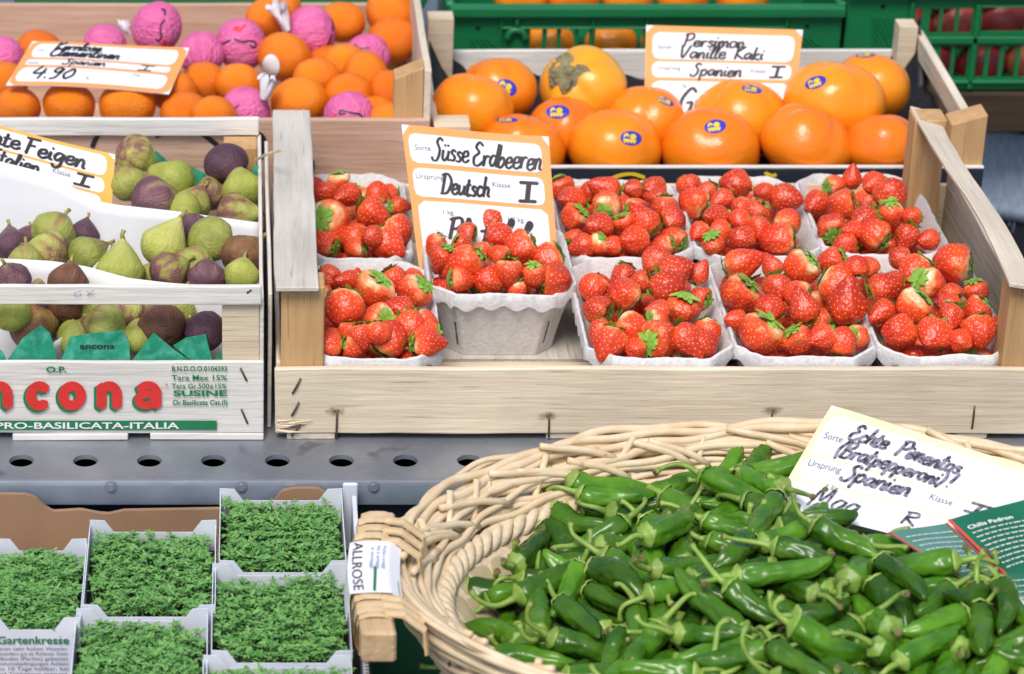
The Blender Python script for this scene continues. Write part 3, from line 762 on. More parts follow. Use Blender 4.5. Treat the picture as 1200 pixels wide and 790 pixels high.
# ---- galvanised counter with a row of round holes
ct = empty('market_counter', (.1, 0, -.76), 'galvanised steel market counter with a row of round drain holes along its front edge', 'counter')
mb = MB()
hx = [(-.1686 + .0498 * i) for i in range(-6, 17)]
hy0, hy1, hyc, hr = -.062, -.004, -.0335, .0091
X0, X1 = -.58, .665
def hole_cell(xa, xb, xc):
    n = 32; o, i_, d = [], [], []
    for k in range(n):
        a = 2 * math.pi * k / n
        cx_, cy_ = math.cos(a), math.sin(a)
        tx = ((xb - xc) if cx_ > 0 else (xc - xa)) / max(abs(cx_), 1e-9); ty = ((hy1 - hyc) if cy_ > 0 else (hyc - hy0)) / max(abs(cy_), 1e-9)
        t_ = min(tx, ty)
        o.append((xc + cx_ * t_, hyc + cy_ * t_, 0)); i_.append((xc + cx_ * (hr + .0006), hyc + cy_ * (hr + .0006), 0)); d.append((xc + cx_ * hr, hyc + cy_ * hr, -.0035))
    # corners
    vs = o + i_ + d; fs = []
    for k in range(n):
        k2 = (k + 1) % n
        fs.append((k, k2, n + k2, n + k)); fs.append((n + k, n + k2, 2 * n + k2, 2 * n + k))
    b = len(vs); cn = [(xb, hy1, 0), (xa, hy1, 0), (xa, hy0, 0), (xb, hy0, 0)]
    vs += cn
    for q, (cxn, cyn, _) in enumerate(cn):
        for k in range(n):
            k2 = (k + 1) % n; p, r_ = o[k], o[k2]
            if abs(p[0] - r_[0]) > 1e-7 and abs(p[1] - r_[1]) > 1e-7:
                if math.hypot((p[0] + r_[0]) / 2 - cxn, (p[1] + r_[1]) / 2 - cyn) < .02 and (p[0] - xc) * (cxn - xc) > 0 and (p[1] - hyc) * (cyn - hyc) > 0:
                    fs.append((k2, k, b + q))
    mb.add(vs, fs)
xs = [x for x in hx if X0 + .02 < x < X1 - .02]
edges_ = [X0] + [(a + b) / 2 for a, b in zip(xs[:-1], xs[1:])] + [X1]
for xa, xb, xc in zip(edges_[:-1], edges_[1:], xs): hole_cell(xa, xb, xc)
mb.add([(X0, hy1, 0), (X1, hy1, 0), (X1, 1.36, 0), (X0, 1.36, 0)], [(0, 1, 2, 3)])
mb.add([(X1, hy0, 0), (X1, 1.36, 0), (X1, 1.36, -.03), (X1, hy0, -.03)], [(0, 1, 2, 3)])
prof = [(-.062, 0), (-.0636, -.0002), (-.0650, -.0010), (-.0656, -.0022), (-.0662, -.004)]
vs = []; 
for (y, z) in prof: vs += [(X0, y, z), (X1, y, z)]
mb.add(vs, [(2 * i, 2 * i + 1, 2 * i + 3, 2 * i + 2) for i in range(len(prof) - 1)])
mb.build('top_plate', M['steel'], ct, smooth=True, angle=30)
mb = MB()
prof = [(-.0662, -.004), (-.0685, -.0185), (-.0680, -.0198), (-.0660, -.0200), (-.058, -.0200)]
vs = []
for (y, z) in prof: vs += [(X0, y, z), (X1, y, z)]
mb.add(vs, [(2 * i, 2 * i + 1, 2 * i + 3, 2 * i + 2) for i in range(len(prof) - 1)])
mb.build('front_lip', M['steel_lip'], ct, smooth=True, angle=35)
for u in (-20, 130, 283, 438):
    p = AY(u, 571, -.0672); mb = MB()
    for (r_, h) in ((.0050, .0005), (.0032, .0018)):
        n = 18; n_ = Vector((0, -.99, .155)); a_ = Vector((1, 0, 0)); b_ = n_.cross(a_)
        ring0 = [p + a_ * math.cos(2 * math.pi * k / n) * r_ + b_ * math.sin(2 * math.pi * k / n) * r_ - n_ * .001 for k in range(n)]
        ring1 = [q + n_ * (h + .001) for q in ring0]; ring1 = [p + (q - p) * .85 + n_ * h * .15 for q in ring1]
        mb.add(ring0 + ring1, [(k, (k + 1) % n, n + (k + 1) % n, n + k) for k in range(n)] + [tuple(range(n, 2 * n))])
    mb.build('rivet', M['rivet'], ct, smooth=True, angle=40)
mb = MB(); mb.box(X0, X1 - .02, -.050, -.046, -.74, -.006, bev=.001); mb.box(X0, X1, -.046, 1.36, -.40, -.39, bev=.001)
mb.build('recess_shade_panel', M['navy'], ct)  # added navy sheet; its colour stands in for the shaded recess below the lip
for (lx, ly) in ((X0 + .03, .1), (X1 - .05, .1), (X0 + .03, 1.3), (X1 - .05, 1.3)):
    mb = MB(); mb.box(lx - .02, lx + .02, ly - .02, ly + .02, -.76, -.004, bev=.002); mb.build('leg', M['steel'], ct)

rb = empty('rear_bench', (.95, 1.0, -.76), 'dark brown board bench behind the counter under the right green crate', 'bench')
mb = MB(); mb.box(.669, 1.5, .742, 1.36, -.045, -.001, bev=.002, n=6, wob=.001); mb.build('board', M['dark_wood'], rb)
mb = MB(); mb.box(.72, .76, .95, 1.3, -.76, -.046); mb.build('leg', M['dark_wood'], rb)
mb = MB(); mb.box(1.4, 1.44, .95, 1.3, -.76, -.046); mb.build('leg', M['dark_wood'], rb)

# ---- hanging cloth at the right
def cloth_fn(s, t):
    x = .62 + .75 * s; z = -.052 - .62 * t
    return Vector((x, .80 + .014 * math.sin(x * 34 + 1.5 * t) + .012 * t * math.sin(x * 71), z))
cl = MB(); cl.patch(cloth_fn, 60, 20, .002)
clo = cl.build('hanging_cloth', M['cloth_dark'], smooth=True, label='dark navy cloth with a pale blue-grey woven band hanging behind the stall', cat='cloth')
za, zb = AY(1175, 158, .80).z, AY(1175, 258, .80).z
def band_fn(s, t):
    x = .62 + .75 * s; z = za + (zb - za) * t; p = cloth_fn(s, (-.052 - z) / .62); p.y -= .004; return p
bb = MB(); bb.patch(band_fn, 60, 8, .002)
rg = random.Random(4)
for k in range(420):      # frayed threads above and below the band
    s = rg.random(); e = rg.choice((0, 1)); p = band_fn(s, e); L = rg.uniform(.006, .016)
    bb.tube([p, p + Vector((rg.uniform(-.002, .002), -.001, -L if e else L * .6))], [.0007, .0004], 3, caps=False)
bo = bb.build('woven_band', M['cloth_band'], None, smooth=True); bo.parent = clo

# ---- lower bench that carries the front goods
lb = empty('lower_bench', (.1, -.3, -.76), 'low dark bench in front of the counter under the green crates', 'bench')
mb = MB(); mb.box(-.55, .75, -.60, -.075, -.33, -.30, bev=.002); mb.build('board', M['dark_wood'], lb)
for (lx, ly) in ((-.5, -.55), (.7, -.55), (-.5, -.12), (.7, -.12)):
    mb = MB(); mb.box(lx - .02, lx + .02, ly - .02, ly + .02, -.76, -.331); mb.build('leg', M['dark_wood'], lb)

# ---- green plastic crates
def pierced(mb, x0, x1, z0, z1, y0, y1, holes):
    xs = sorted({x0, x1, *[h[0] for h in holes], *[h[1] for h in holes]}); zs = sorted({z0, z1, *[h[2] for h in holes], *[h[3] for h in holes]})
    def open_(i, j):
        if i < 0 or j < 0 or i >= len(xs) - 1 or j >= len(zs) - 1: return True
        cx, cz = (xs[i] + xs[i + 1]) / 2, (zs[j] + zs[j + 1]) / 2
        return any(h[0] < cx < h[1] and h[2] < cz < h[3] for h in holes)
    for i in range(len(xs) - 1):
        for j in range(len(zs) - 1):
            if open_(i, j): continue
            a, b, c, d = xs[i], xs[i + 1], zs[j], zs[j + 1]
            mb.add([(a, y0, c), (b, y0, c), (b, y0, d), (a, y0, d)], [(0, 1, 2, 3)])
            mb.add([(a, y1, c), (b, y1, c), (b, y1, d), (a, y1, d)], [(3, 2, 1, 0)])
            if open_(i - 1, j): mb.add([(a, y0, c), (a, y1, c), (a, y1, d), (a, y0, d)], [(3, 2, 1, 0)])
            if open_(i + 1, j): mb.add([(b, y0, c), (b, y1, c), (b, y1, d), (b, y0, d)], [(0, 1, 2, 3)])
            if open_(i, j - 1): mb.add([(a, y0, c), (b, y0, c), (b, y1, c), (a, y1, c)], [(3, 2, 1, 0)])
            if open_(i, j + 1): mb.add([(a, y0, d), (b, y0, d), (b, y1, d), (a, y1, d)], [(0, 1, 2, 3)])
def green_crate(x0, x1, y0, y1, z0, z1, holes, ribs, label, m='green_plastic', ridges=(), hooks=(), dots=(), group=None):
    t = empty('plastic_crate', ((x0 + x1) / 2, (y0 + y1) / 2, z0), label, 'crate', group)
    mb = MB()
    pierced(mb, x0, x1, z0 + .001, z1 - .012, y0, y0 + .003, holes)
    mb.box(x0, x0 + .003, y0 + .003, y1, z0, z1 - .012, bev=0); mb.box(x1 - .003, x1, y0 + .003, y1, z0, z1 - .012, bev=0)
    mb.box(x0 + .003, x1 - .003, y1 - .003, y1, z0, z1 - .012, bev=0); mb.box(x0 + .003, x1 - .003, y0 + .003, y1 - .003, z0, z0 + .003, bev=0)
    for (a, b, c, d) in ribs: mb.box(a, b, y0 - .0045, y0 - .0002, c, d, bev=.0008)
    for (u0, v0, u1, v1) in ridges:
        p, q = AY(u0, v0, y0 - .0008), AY(u1, v1, y0 - .0008); mb.tube([p, q], .0011, 5)
    mb.build('body', M[m], t)
    rm = MB(); fw = .009
    rm.box(x0 - .002, x1 + .002, y0 - fw, y0 + .004, z1 - .012, z1, bev=.0025, seg=2)
    rm.box(x0 - .002, x1 + .002, y1 - .004, y1 + fw, z1 - .012, z1, bev=.0025, seg=2)
    rm.box(x0 - fw + .004, x0 + .004, y0 + .0045, y1 - .0045, z1 - .0118, z1 - .0002, bev=.002); rm.box(x1 - .004, x1 + fw - .004, y0 + .0045, y1 - .0045, z1 - .0118, z1 - .0002, bev=.002)
    rm.build('rim', M[m], t)
    for (u, v, r_) in hooks:
        c = AY(u, v, y0 - .004); hk = MB()
        hk.tube([c + Vector((r_ * math.cos(a), 0, r_ * math.sin(a))) for a in [math.pi * (1.05 - k / 12 * 1.1) for k in range(13)]], .0035, 8)
        hk.tube([c + Vector((0, 0, r_)), c + Vector((0, 0, r_ + .016))], [.003, .0015], 6)
        hk.build('latch_hook', M[m], t, smooth=True)
    for (u, v) in dots:
        c = AY(u, v, y0 - .0006); dk = MB(); n = 14
        dk.add([c + Vector((.0027 * math.cos(2 * math.pi * k / n), 0, .0022 * math.sin(2 * math.pi * k / n))) for k in range(n)], [tuple(range(n))])
        dk.build('hole_shade_disc', M['black_film'], t)  # flat black disc, the shade inside a hole painted on the uncut wall
    return t
YG = .745
def zG(v, Y=YG): return AY(600, v, Y).z
def xG(u, v=50, Y=YG): return AY(u, v, Y).x
def hol(u0, u1, v0, v1): return (xG(u0), xG(u1), zG(v1), zG(v0))
lh = [hol(621, 635, 32, 74), hol(640.5, 652, 32, 74), hol(657, 673, 32, 74), hol(677, 690, 32, 74), hol(697, 753, 33, 64), hol(760, 815, 33, 64), hol(822, 878, 33, 64), hol(885, 900, 32, 74)]
rl = [(xG(585), xG(587.5), zG(78), zG(10)), (xG(692), xG(695), zG(78), zG(10)), (xG(755), xG(758), zG(78), zG(10)), (xG(587), xG(918), zG(33), zG(30.5)), (xG(695), xG(890), zG(71), zG(66)), (xG(918), xG(921), zG(78), zG(10))]
rdg = [(551 + 7 * k, 44, 577 + min(0, 0) , 44 + 3) for k in range(0)]
rdg = []
for k in range(7):
    a0, b0 = max(551, 551 + 6 * (k - 3)), 44 + max(0, (3 - k)) * 7
    a1, b1 = min(578, 557 + 6 * k), min(74, 74 - max(0, k - 3) * 7)
    rdg.append((a0, b0, a1, b1)); rdg.append((a0 + 380, b0, a1 + 380, b1))
c1 = green_crate(xG(527), xG(984), YG, YG + .19, .0005, zG(5), lh, rl, 'green plastic crate holding persimmons behind the persimmon sign', ridges=rdg, hooks=((605, 45, .009),), dots=((560, 33), (946, 31)))
rh = [hol(1070, 1078, 11, 40), hol(1087, 1098, 11, 40), hol(1102, 1117, 11, 40), hol(1121, 1137, 11, 40), hol(1148, 1215, 10, 38),
      hol(1104, 1117, 55, 92), hol(1121.5, 1137, 55, 92), hol(1147, 1157, 55, 92), hol(1162, 1174, 55, 92), hol(1179, 1193, 55, 92), hol(1198, 1212, 55, 92), hol(1220, 1260, 10, 92)]
rl2 = [(xG(1139), xG(1145), zG(104), zG(5)), (xG(1066), xG(1215), zG(51), zG(43)), (xG(1062), xG(1067), zG(104), zG(0)), (xG(1080), xG(1215), zG(98), zG(94)), (xG(1143), xG(1215), zG(8.5), zG(6))]
rdg2 = []
for k in range(8):
    rdg2.append((max(1022, 1022 + 6 * (k - 3)), 20 + max(0, 3 - k) * 9, min(1048, 1028 + 6 * k), min(60, 60 - max(0, k - 4) * 9)))
c2 = green_crate(xG(990), xG(990) + .40, YG + .002, YG + .19, .0005, zG(-16), rh, rl2, 'green plastic crate of dark red fruit standing furthest right on the rear bench', ridges=rdg2, dots=((1035, 8),))
c3 = green_crate(-.22, .185, YG, YG + .19, .0005, zG(-6), [], [], 'green plastic crate mostly hidden behind the clementine crate')
# crates under the goods
def side_slots(x0, x1, z0, z1, n=12):
    w_ = (x1 - x0) / n
    return [(x0 + w_ * (i + .25), x0 + w_ * (i + .75), z0 + .03, z1 - .05) for i in range(1, n - 1)]
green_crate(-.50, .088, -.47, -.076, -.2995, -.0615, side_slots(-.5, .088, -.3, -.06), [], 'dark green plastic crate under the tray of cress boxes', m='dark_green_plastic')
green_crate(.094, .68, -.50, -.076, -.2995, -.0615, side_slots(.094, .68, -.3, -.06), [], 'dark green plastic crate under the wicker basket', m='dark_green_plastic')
green_crate(-.56, .35, -.040, .30, -.389, -.05, [], [], 'green plastic crate under the counter seen through the drain holes')

# ================================================================== WOODEN CRATES
def part(mb, name, m, parent, **kw): return mb.build(name, M[m] if isinstance(m, str) else m, parent, **kw)
def staple_mesh(pts, r_=.0009):
    mb = MB(); mb.tube(pts, r_, 6); return mb

# ---- strawberry crate
sc_ = empty('fruit_crate', (.32, .18, 0), 'large pale poplar crate holding the punnets of strawberries', 'crate')
zt = .0632
fr_st = [(AY(393, 483, -.001)), (AY(642, 488, -.001)), (AY(905, 482, -.001)), (AY(345, 500, -.001))]
M['slat_front'] = wood('pale_poplar_front', (.76, .66, .50), (.66, .55, .40), 'x', stains=[tuple(p) for p in fr_st])
mb = MB(); mb.box(.0293, .640, 0, .0055, .0055, zt, bev=.0012, n=26, wob=.0014, seed=3); part(mb, 'front_slat', 'slat_front', sc_)
mb = MB(); mb.box(.0335, .0668, .0062, .034, .012, .1305, bev=.001, n=4, wob=.0008, seed=5); part(mb, 'corner_post', 'tan_z', sc_)
mb = MB(); mb.box(.596, .628, .0062, .034, .012, .1305, bev=.001, n=4, wob=.0008, seed=6); part(mb, 'corner_post', 'tan_z', sc_)
mb = MB(); mb.box(.5885, .6165, .330, .357, .012, .1375, bev=.001, n=4, wob=.0008, seed=7); part(mb, 'corner_post', 'tan_z', sc_)
mb = MB(); mb.box(.0335, .060, .330, .357, .012, .1305, bev=.001, n=4, wob=.0008, seed=8); part(mb, 'corner_post', 'tan_z', sc_)
mb = MB(); mb.box(.0292, .0630, -.003, .362, .1312, .1352, bev=.0008, n=14, wob=.0022, seed=9); part(mb, 'side_rail', 'grey_y', sc_)
def warp(p):
    t = (p.y + .003) / .365
    bul = .0035 * math.sin(math.pi * max(0, 1 - t * 1.6)) if t < .62 else 0
    return Vector((p.x + bul, p.y, p.z + .5 * (p.x - .6) * -1 * (.4 + .4 * math.sin(3 * t)) + .002 * math.sin(5 * t)))
mb = MB(); mb.box(.5905, .6135, -.003, .362, .1325, .1365, bev=.0008, n=18, wob=.0020, seed=12, xf=warp); part(mb, 'side_rail', 'pale_y', sc_)
mb = MB(); mb.box(.0295, .0330, .0062, .357, .010, .066, bev=.0008, n=12, wob=.001, seed=13); part(mb, 'side_board', 'pale_y', sc_)
mb = MB(); mb.box(.6288, .6325, .0062, .357, .010, .080, bev=.0008, n=12, wob=.001, seed=14); part(mb, 'side_board', 'pale_y', sc_)
mb = MB(); mb.box(.0295, .633, .3575, .362, .008, .064, bev=.0008, n=16, wob=.001, seed=15); part(mb, 'back_slat', 'pale_x', sc_)
for k, (ya, yb) in enumerate(((.008, .116), (.122, .232), (.238, .352))):
    mb = MB(); mb.box(.034, .628, ya, yb, .0070, .0108, bev=.0006, n=14, wob=.0006, seed=20 + k); part(mb, 'floor_board', 'grey_y' if k == 1 else 'pale_x', sc_)
for (u0, u1) in ((336, 392), (640, 676), (900, 935), (1120, 1155)):
    a, b = AY(u0, 512, .004).x, AY(u1, 512, .004).x
    mb = MB(); mb.box(a, b, .0015, .355, .0002, .0052, bev=.0006, n=6, wob=.0006, seed=int(u0)); part(mb, 'foot', 'pale_y', sc_)
for (pa, pb) in (((343, 461), (352, 444)), ((342, 487), (350, 472)), ((342, 511), (352, 497)), ((394, 512), (395, 481)), ((643, 512), (643.5, 486)), ((903, 506), (905, 481)), ((1139, 502), (1142, 476))):
    a, b = AY(*pa, -.0006), AY(*pb, -.0006)
    part(staple_mesh([a + Vector((0, .004, 0)), a, a.lerp(b, .5) + Vector((0, -.0008, 0)), b, b + Vector((0, .004, 0))]), 'staple', 'staple', sc_, smooth=True)
# splintered corner
for k in range(7):
    rg = random.Random(k + 3); p = Vector((.030 + .004 * rg.random(), -.0008, .008 + .010 * rg.random())); mb = MB()
    q = p + Vector((rg.uniform(.012, .03), -.0006, rg.uniform(-.002, .004)))
    mb.tube([p, p.lerp(q, .5) + Vector((0, -.0014, 0)), q], [.0011, .0009, .0002], 4); part(mb, 'splinter', 'pale_x', sc_)

# ---- fig crate (printed)
fc = empty('fruit_crate', (-.17, .17, 0), 'whitewashed wooden crate of figs printed with large red letters', 'crate')
FXL = -.40
mb = MB(); mb.box(FXL, .0200, 0, .004, .0062, .0690, bev=.0008, n=22, wob=.0007, seed=31)
fsl = part(mb, 'front_slat', 'white_x', fc)
mb = MB(); mb.box(FXL, .0188, -.0005, .004, .1187, .1350, bev=.0010, n=22, wob=.0012, seed=32); ftb = part(mb, 'top_bar', 'white_x', fc)
mb = MB(); mb.box(-.0125, .0165, .0045, .030, .0062, .1185, bev=.0008, n=4, wob=.0005, seed=33); part(mb, 'corner_post', 'pale_x', fc)
mb = MB(); mb.box(-.0125, .0165, .312, .3385, .0062, .1185, bev=.0008, n=4, wob=.0005, seed=34); part(mb, 'corner_post', 'tan_z', fc)
mb = MB(); mb.box(.0170, .0200, .0045, .344, .006, .1180, bev=.0006, n=10, wob=.0006, seed=35); part(mb, 'side_board', 'white_y', fc)
mb = MB(); mb.box(FXL, .0188, .339, .344, .1187, .1350, bev=.001, n=22, wob=.0012, seed=36); ftb2 = part(mb, 'top_bar', 'white_x', fc)
mb = MB(); mb.box(FXL, .0165, .3445, .3480, .006, .1320, bev=.0006, n=14, wob=.0006, seed=37); fbk = part(mb, 'back_board', 'pink_x', fc)
mb = MB(); mb.box(FXL, .0165, .005, .338, .0062, .0100, bev=.0006, n=14, wob=.0006, seed=38); part(mb, 'floor_board', 'white_x', fc)
for (u0, u1) in ((-190, -60), (15, 150), (176, 309)):
    a, b = AY(u0, 512, .003).x, AY(u1, 512, .003).x
    mb = MB(); mb.box(a, b, -.001, .34, .0003, .0058, bev=.0006, n=8, wob=.0008, seed=int(u0 + 500)); part(mb, 'foot', 'white_x', fc)
mb = MB(); mb.box(.0232, .0262, .02, .33, .0005, .118, bev=.0006, n=8, wob=.0008, seed=44); mb.build('loose_board', M['white_y'], label='thin grey board standing on edge between the fig crate and strawberry crate', cat='board')
for (pa, pb) in (((289, 446), (282, 432)), ((290, 496), (283, 480)), ((294, 340), (290, 343))):
    a, b = AY(*pa, -.0006), AY(*pb, -.0006)
    part(staple_mesh([a + Vector((0, .004, 0)), a, b, b + Vector((0, .004, 0))]), 'staple', 'staple', fc, smooth=True)
def on_front(y):
    return lambda u, v, l=0: AY(u, -v, y - l)     # lettering laid out in photo units, y up = -v, lying on the plane y
def slat_text(items, y, m, name, parent):
    mb = MB(); fn = on_front(y)
    for it in items: text_to(mb, it[0], it[1], -it[2], it[3], fn, bold=it[4], width=it[5] if len(it) > 5 else None)
    o = part(mb, name, m, parent); return o
def sub(o, parent):       # make o a sub-part of a part whose own space is world space
    mw = Matrix.Translation(Vector((0, 0, 0))); o.parent = parent; o.matrix_parent_inverse = Matrix.Identity(4); return o
def slat_letters(items, y, m, name, host):
    mb = MB(); fn = on_front(y)
    for it in items: text_to(mb, it[0], it[1], -it[2], it[3], fn, bold=it[4], width=it[5] if len(it) > 5 else None)
    return sub(mb.build(name, M[m]), host)
LET = {'n': [[(0, 1), (0, 0)], [(0, .62), (.12, .92), (.5, 1.0), (.86, .86), (.95, .5), (.95, 0)]],
       'c': [[(.95, .78), (.72, 1), (.4, 1), (.08, .75), (0, .45), (.14, .12), (.45, -.02), (.75, 0), (.97, .2)]],
       'o': [[(.5, 1.02), (.16, .88), (0, .5), (.16, .1), (.5, -.02), (.84, .1), (1, .5), (.84, .88), (.5, 1.02)]],
       'a': [[(.06, .82), (.25, .98), (.55, 1.02), (.84, .88), (.88, .55), (.88, .1), (1.0, -.02)], [(.86, .56), (.45, .55), (.1, .42), (.02, .18), (.2, -.02), (.5, .0), (.86, .28)]]}
BIG = [('n', -9, 19), ('c', 35, 20), ('o', 74, 21), ('n', 119, 19), ('a', 162, 23)]
def big_letters(dx, dy, y, m, name, wd):
    for (ch, x, w_) in BIG:
        mb = MB()
        fn = lambda a_, b_, l=0: on_front(y - l)(x + dx + a_ * w_, -(475 - 22 * b_ + dy))
        U = lambda st, wk=wd, l=0: ribbon(mb, [(x + dx + a_ * w_, -(475 - 22 * b_ + dy)) for a_, b_ in st], wk, lambda a_, b_, l2=0: AY(a_, -b_, y - l), vary=False)
        if ch == 'o':
            ring(mb, x + dx + .5 * w_, -(475 - 11 + dy), .5 * w_, 11.2, wd, on_front(y))
        elif ch == 'a':
            ring(mb, x + dx + .44 * w_, -(475 - 6.4 + dy), .42 * w_, 6.6, wd * .82, on_front(y))
            U(_smooth([(.93, .80), (.93, .3), (.95, -.04)], 7), wd, 1e-5)
            U([(.50 + .43 * math.cos(R(q)), .70 + .36 * math.sin(R(q))) for q in range(-8, 168, 11)], wd * .86, 2e-5)
        elif ch == 'c':
            U([(.56 + .50 * math.cos(R(q)), .5 + .52 * math.sin(R(q))) for q in range(42, 322, 10)])
        else:
            U([(0, 1.04), (0, -.06)]); U([(.47 + .48 * math.cos(R(q)), .56 + .46 * math.sin(R(q))) for q in range(165, -8, -9)] + [(.95, .4), (.95, .1), (.95, -.06)], wd, 1e-5)
        sub(mb.build(name, M[m]), fsl)
big_letters(-3.0, 2.4, -.0016, 'green_ink', 'letter_shadow', 12)
big_letters(0, 0, -.0021, 'red_ink', 'red_letter', 11.5)
slat_letters([('*', 193, 456, 10, .0)], -.0020, 'red_ink', 'red_lettering', fsl)
for it in [('O.P.', 54, 436.5, 9.5, .03, 24), ('B.N.D.O.O.0104393', 201, 435, 8.2, .02, 65), ('Tara Max 15%', 201, 445.5, 8.6, .012, 65), ('Tara Gr.500±15%', 201, 455.3, 8.2, .012, 64.5),
              ('SUSINE', 203, 464, 9.2, .03, 63), ('Or.Basilicata Cat.(I)', 202, 474.5, 8.2, .02, 64.5)]: slat_letters([it], -.0017, 'green_ink', 'green_lettering', fsl)
mb = MB(); fn = on_front(-.0015)
for k in range(24):
    a, b = -160 + 414 * k / 24, -160 + 414 * (k + 1) / 24
    mb.add([fn(a, -504), fn(b, -504), fn(b, -493), fn(a, -493)], [(0, 1, 2, 3)])
sub(mb.build('green_stripe', M['green_ink']), fsl)
slat_letters([('PRO-BASILICATA-ITALIA', -6, 502.3, 10.2, .02, 216)], -.0021, 'white_ink', 'white_lettering', fsl)
mb = MB(); fn = lambda u, v, l=0: AY(u, -v, -.0019 - l)
ribbon(mb, _smooth([(96, -341), (88, -343), (88, -347), (94, -347), (94, -344)]), .7, fn); ribbon(mb, _smooth([(101, -341), (106, -344)]), .7, fn); ribbon(mb, _smooth([(110, -340), (102, -347), (106, -345), (111, -345)]), .7, fn)
sub(mb.build('pen_scrawl', M['blue_ink']), ftb)
mb = MB(); fn = lambda u, v, l=0: AY(u, -v, .3436)      # printed black swirls on the back board
ribbon(mb, _smooth([(108, -172), (116, -158), (135, -152), (155, -152), (168, -160)]), 5, fn); ribbon(mb, _smooth([(183, -160), (205, -152), (232, -155), (256, -171)]), 5.5, fn); ribbon(mb, _smooth([(70, -155), (90, -158)]), 4, fn)
sub(mb.build('printed_swirl', M['ink']), fbk)
mb = MB(); mb.tube([AY(299, 188, .25), AY(312, 181, .22), AY(330, 176, .20)], .0013, 5); mb.build('string', M['straw'], label='short frayed white string between the fig crate and strawberry crate', cat='string')

# ---- clementine crate
oc = empty('fruit_crate', (-.06, .55, 0), 'wooden crate of clementines with pinkish boards behind the fig crate', 'crate')
OX = .1725
mb = MB(); mb.box(-.36, OX - .0008, .4000, .4065, .001, .1092, bev=.0008, n=22, wob=.0008, seed=51); ofp = part(mb, 'front_board', 'pink_x', oc)
mb = MB(); mb.box(-.36, OX - .007, .7000, .7065, .001, .1092, bev=.0008, n=22, wob=.0008, seed=52); part(mb, 'back_board', 'pink_x', oc)
mb = MB(); mb.box(OX - .0065, OX, .4070, .7065, .001, .1540, bev=.0008, n=12, wob=.0008, seed=53); part(mb, 'side_board', 'pale_y', oc)
mb = MB(); mb.box(.1395, .1655, .4070, .432, .004, .1560, bev=.0006, n=4, wob=.0005, seed=54, xf=lambda p: Vector((p.x, p.y, p.z - (.011 * (1 - (p.x - .1395) / .026) if p.z > .14 else 0)))); part(mb, 'corner_post', 'tan_z', oc)
mb = MB(); mb.box(.1395, .1655, .674, .699, .004, .1560, bev=.0006, n=4, wob=.0005, seed=55); part(mb, 'corner_post', 'tan_z', oc)
mb = MB(); mb.box(-.36, .1655, .407, .699, .002, .006, bev=.0006, n=10, wob=.0005, seed=56); part(mb, 'floor_board', 'pink_x', oc)
mb = MB(); fn = lambda u, v, l=0: AY(u, -v, .3982)
ribbon(mb, [(367, -189), (366.5, -196), (365.5, -203)], 3.2, fn); sub(mb.build('printed_mark', M['ink']), ofp); mb = MB(); ribbon(mb, _smooth([(302, -156), (308, -162), (309, -174), (305, -184)]), 6, fn)
sub(mb.build('printed_mark', M['ink']), ofp)

# ---- persimmon crate
pc = empty('fruit_crate', (.42, .53, 0), 'wooden crate of persimmons with a dark blue front panel', 'crate')
mb = MB(); mb.box(.170, .672, .3985, .4035, .001, .0622, bev=.0006, n=10, wob=.0004, seed=61); pfp = part(mb, 'front_panel', 'black_card', pc)
mb = MB(); mb.box(.170, .672, .3983, .4037, .0624, .0640, bev=.0003); part(mb, 'front_panel_edge', 'white_x', pc)
mb = MB(); fn = lambda u, v, l=0: AY(u, -v, .3968)
for cu in (737,): ribbon(mb, _smooth([(cu - 26, -213), (cu - 12, -206), (cu + 4, -204), (cu + 18, -208)]), 5, fn); sub(mb.build('yellow_print', M['yellow_ink']), pfp); mb = MB()
ribbon(mb, _smooth([(897, -203), (904, -206), (909, -205)]), 5, fn)
sub(mb.build('yellow_print', M['yellow_ink']), pfp)
mb = MB(); mb.box(.6400, .6715, .4042, .432, .004, .1120, bev=.0006, n=4, wob=.0005, seed=62, xf=lambda p: Vector((p.x, p.y, p.z - (.010 * (1 - (p.x - .64) / .0315) if p.z > .10 else 0)))); part(mb, 'corner_post', 'tan_z', pc)
mb = MB(); mb.box(.6380, .6560, .630, .652, .004, .1120, bev=.0006, n=4, wob=.0005, seed=63); part(mb, 'corner_post', 'pale_x', pc)
mb = MB(); mb.box(.6660, .6715, .4325, .6520, .004, .0890, bev=.0006, n=8, wob=.0006, seed=64); part(mb, 'side_board', 'tan_y', pc)
mb = MB(); mb.box(.6575, .6655, .4325, .6520, .0800, .1010, bev=.0006, n=8, wob=.0006, seed=68); part(mb, 'side_rail', 'pale_y', pc)
mb = MB(); mb.box(.1835, .2085, .6300, .6520, .004, .1200, bev=.0006, n=4, wob=.0005, seed=65); part(mb, 'corner_post', 'pale_x', pc)
mb = MB(); mb.box(.1760, .2085, .4042, .432, .004, .1010, bev=.0006, n=4, wob=.0005, seed=66); part(mb, 'corner_post', 'pale_x', pc)
mb = MB(); mb.box(.1760, .1820, .4325, .6520, .004, .095, bev=.0006, n=8, wob=.0006, seed=69); part(mb, 'side_board', 'pale_y', pc)
mb = MB(); mb.box(.1720, .6715, .6525, .6575, .004, .0790, bev=.0006, n=16, wob=.0006, seed=67); part(mb, 'back_board', 'white_x', pc)
mb = MB(); mb.box(.1725, .6700, .4042, .6520, .0005, .0035, bev=.0004); part(mb, 'floor_board', 'white_x', pc)
def film_fn(s, t):
    x = .185 + .476 * s; y = .407 + .240 * t
    e = max(0, abs(s - .5) * 2 - .82) / .18; e2 = max(0, t - .80) / .20
    z = .026 + .040 * max(e, e2 * .8) ** 1.4 + (.045 * e * e2)
    q = Vector((x * 34, y * 34, 0)); return Vector((x, y, z + .007 * mnoise.noise(q) + .004 * mnoise.noise(q * 2.7)))
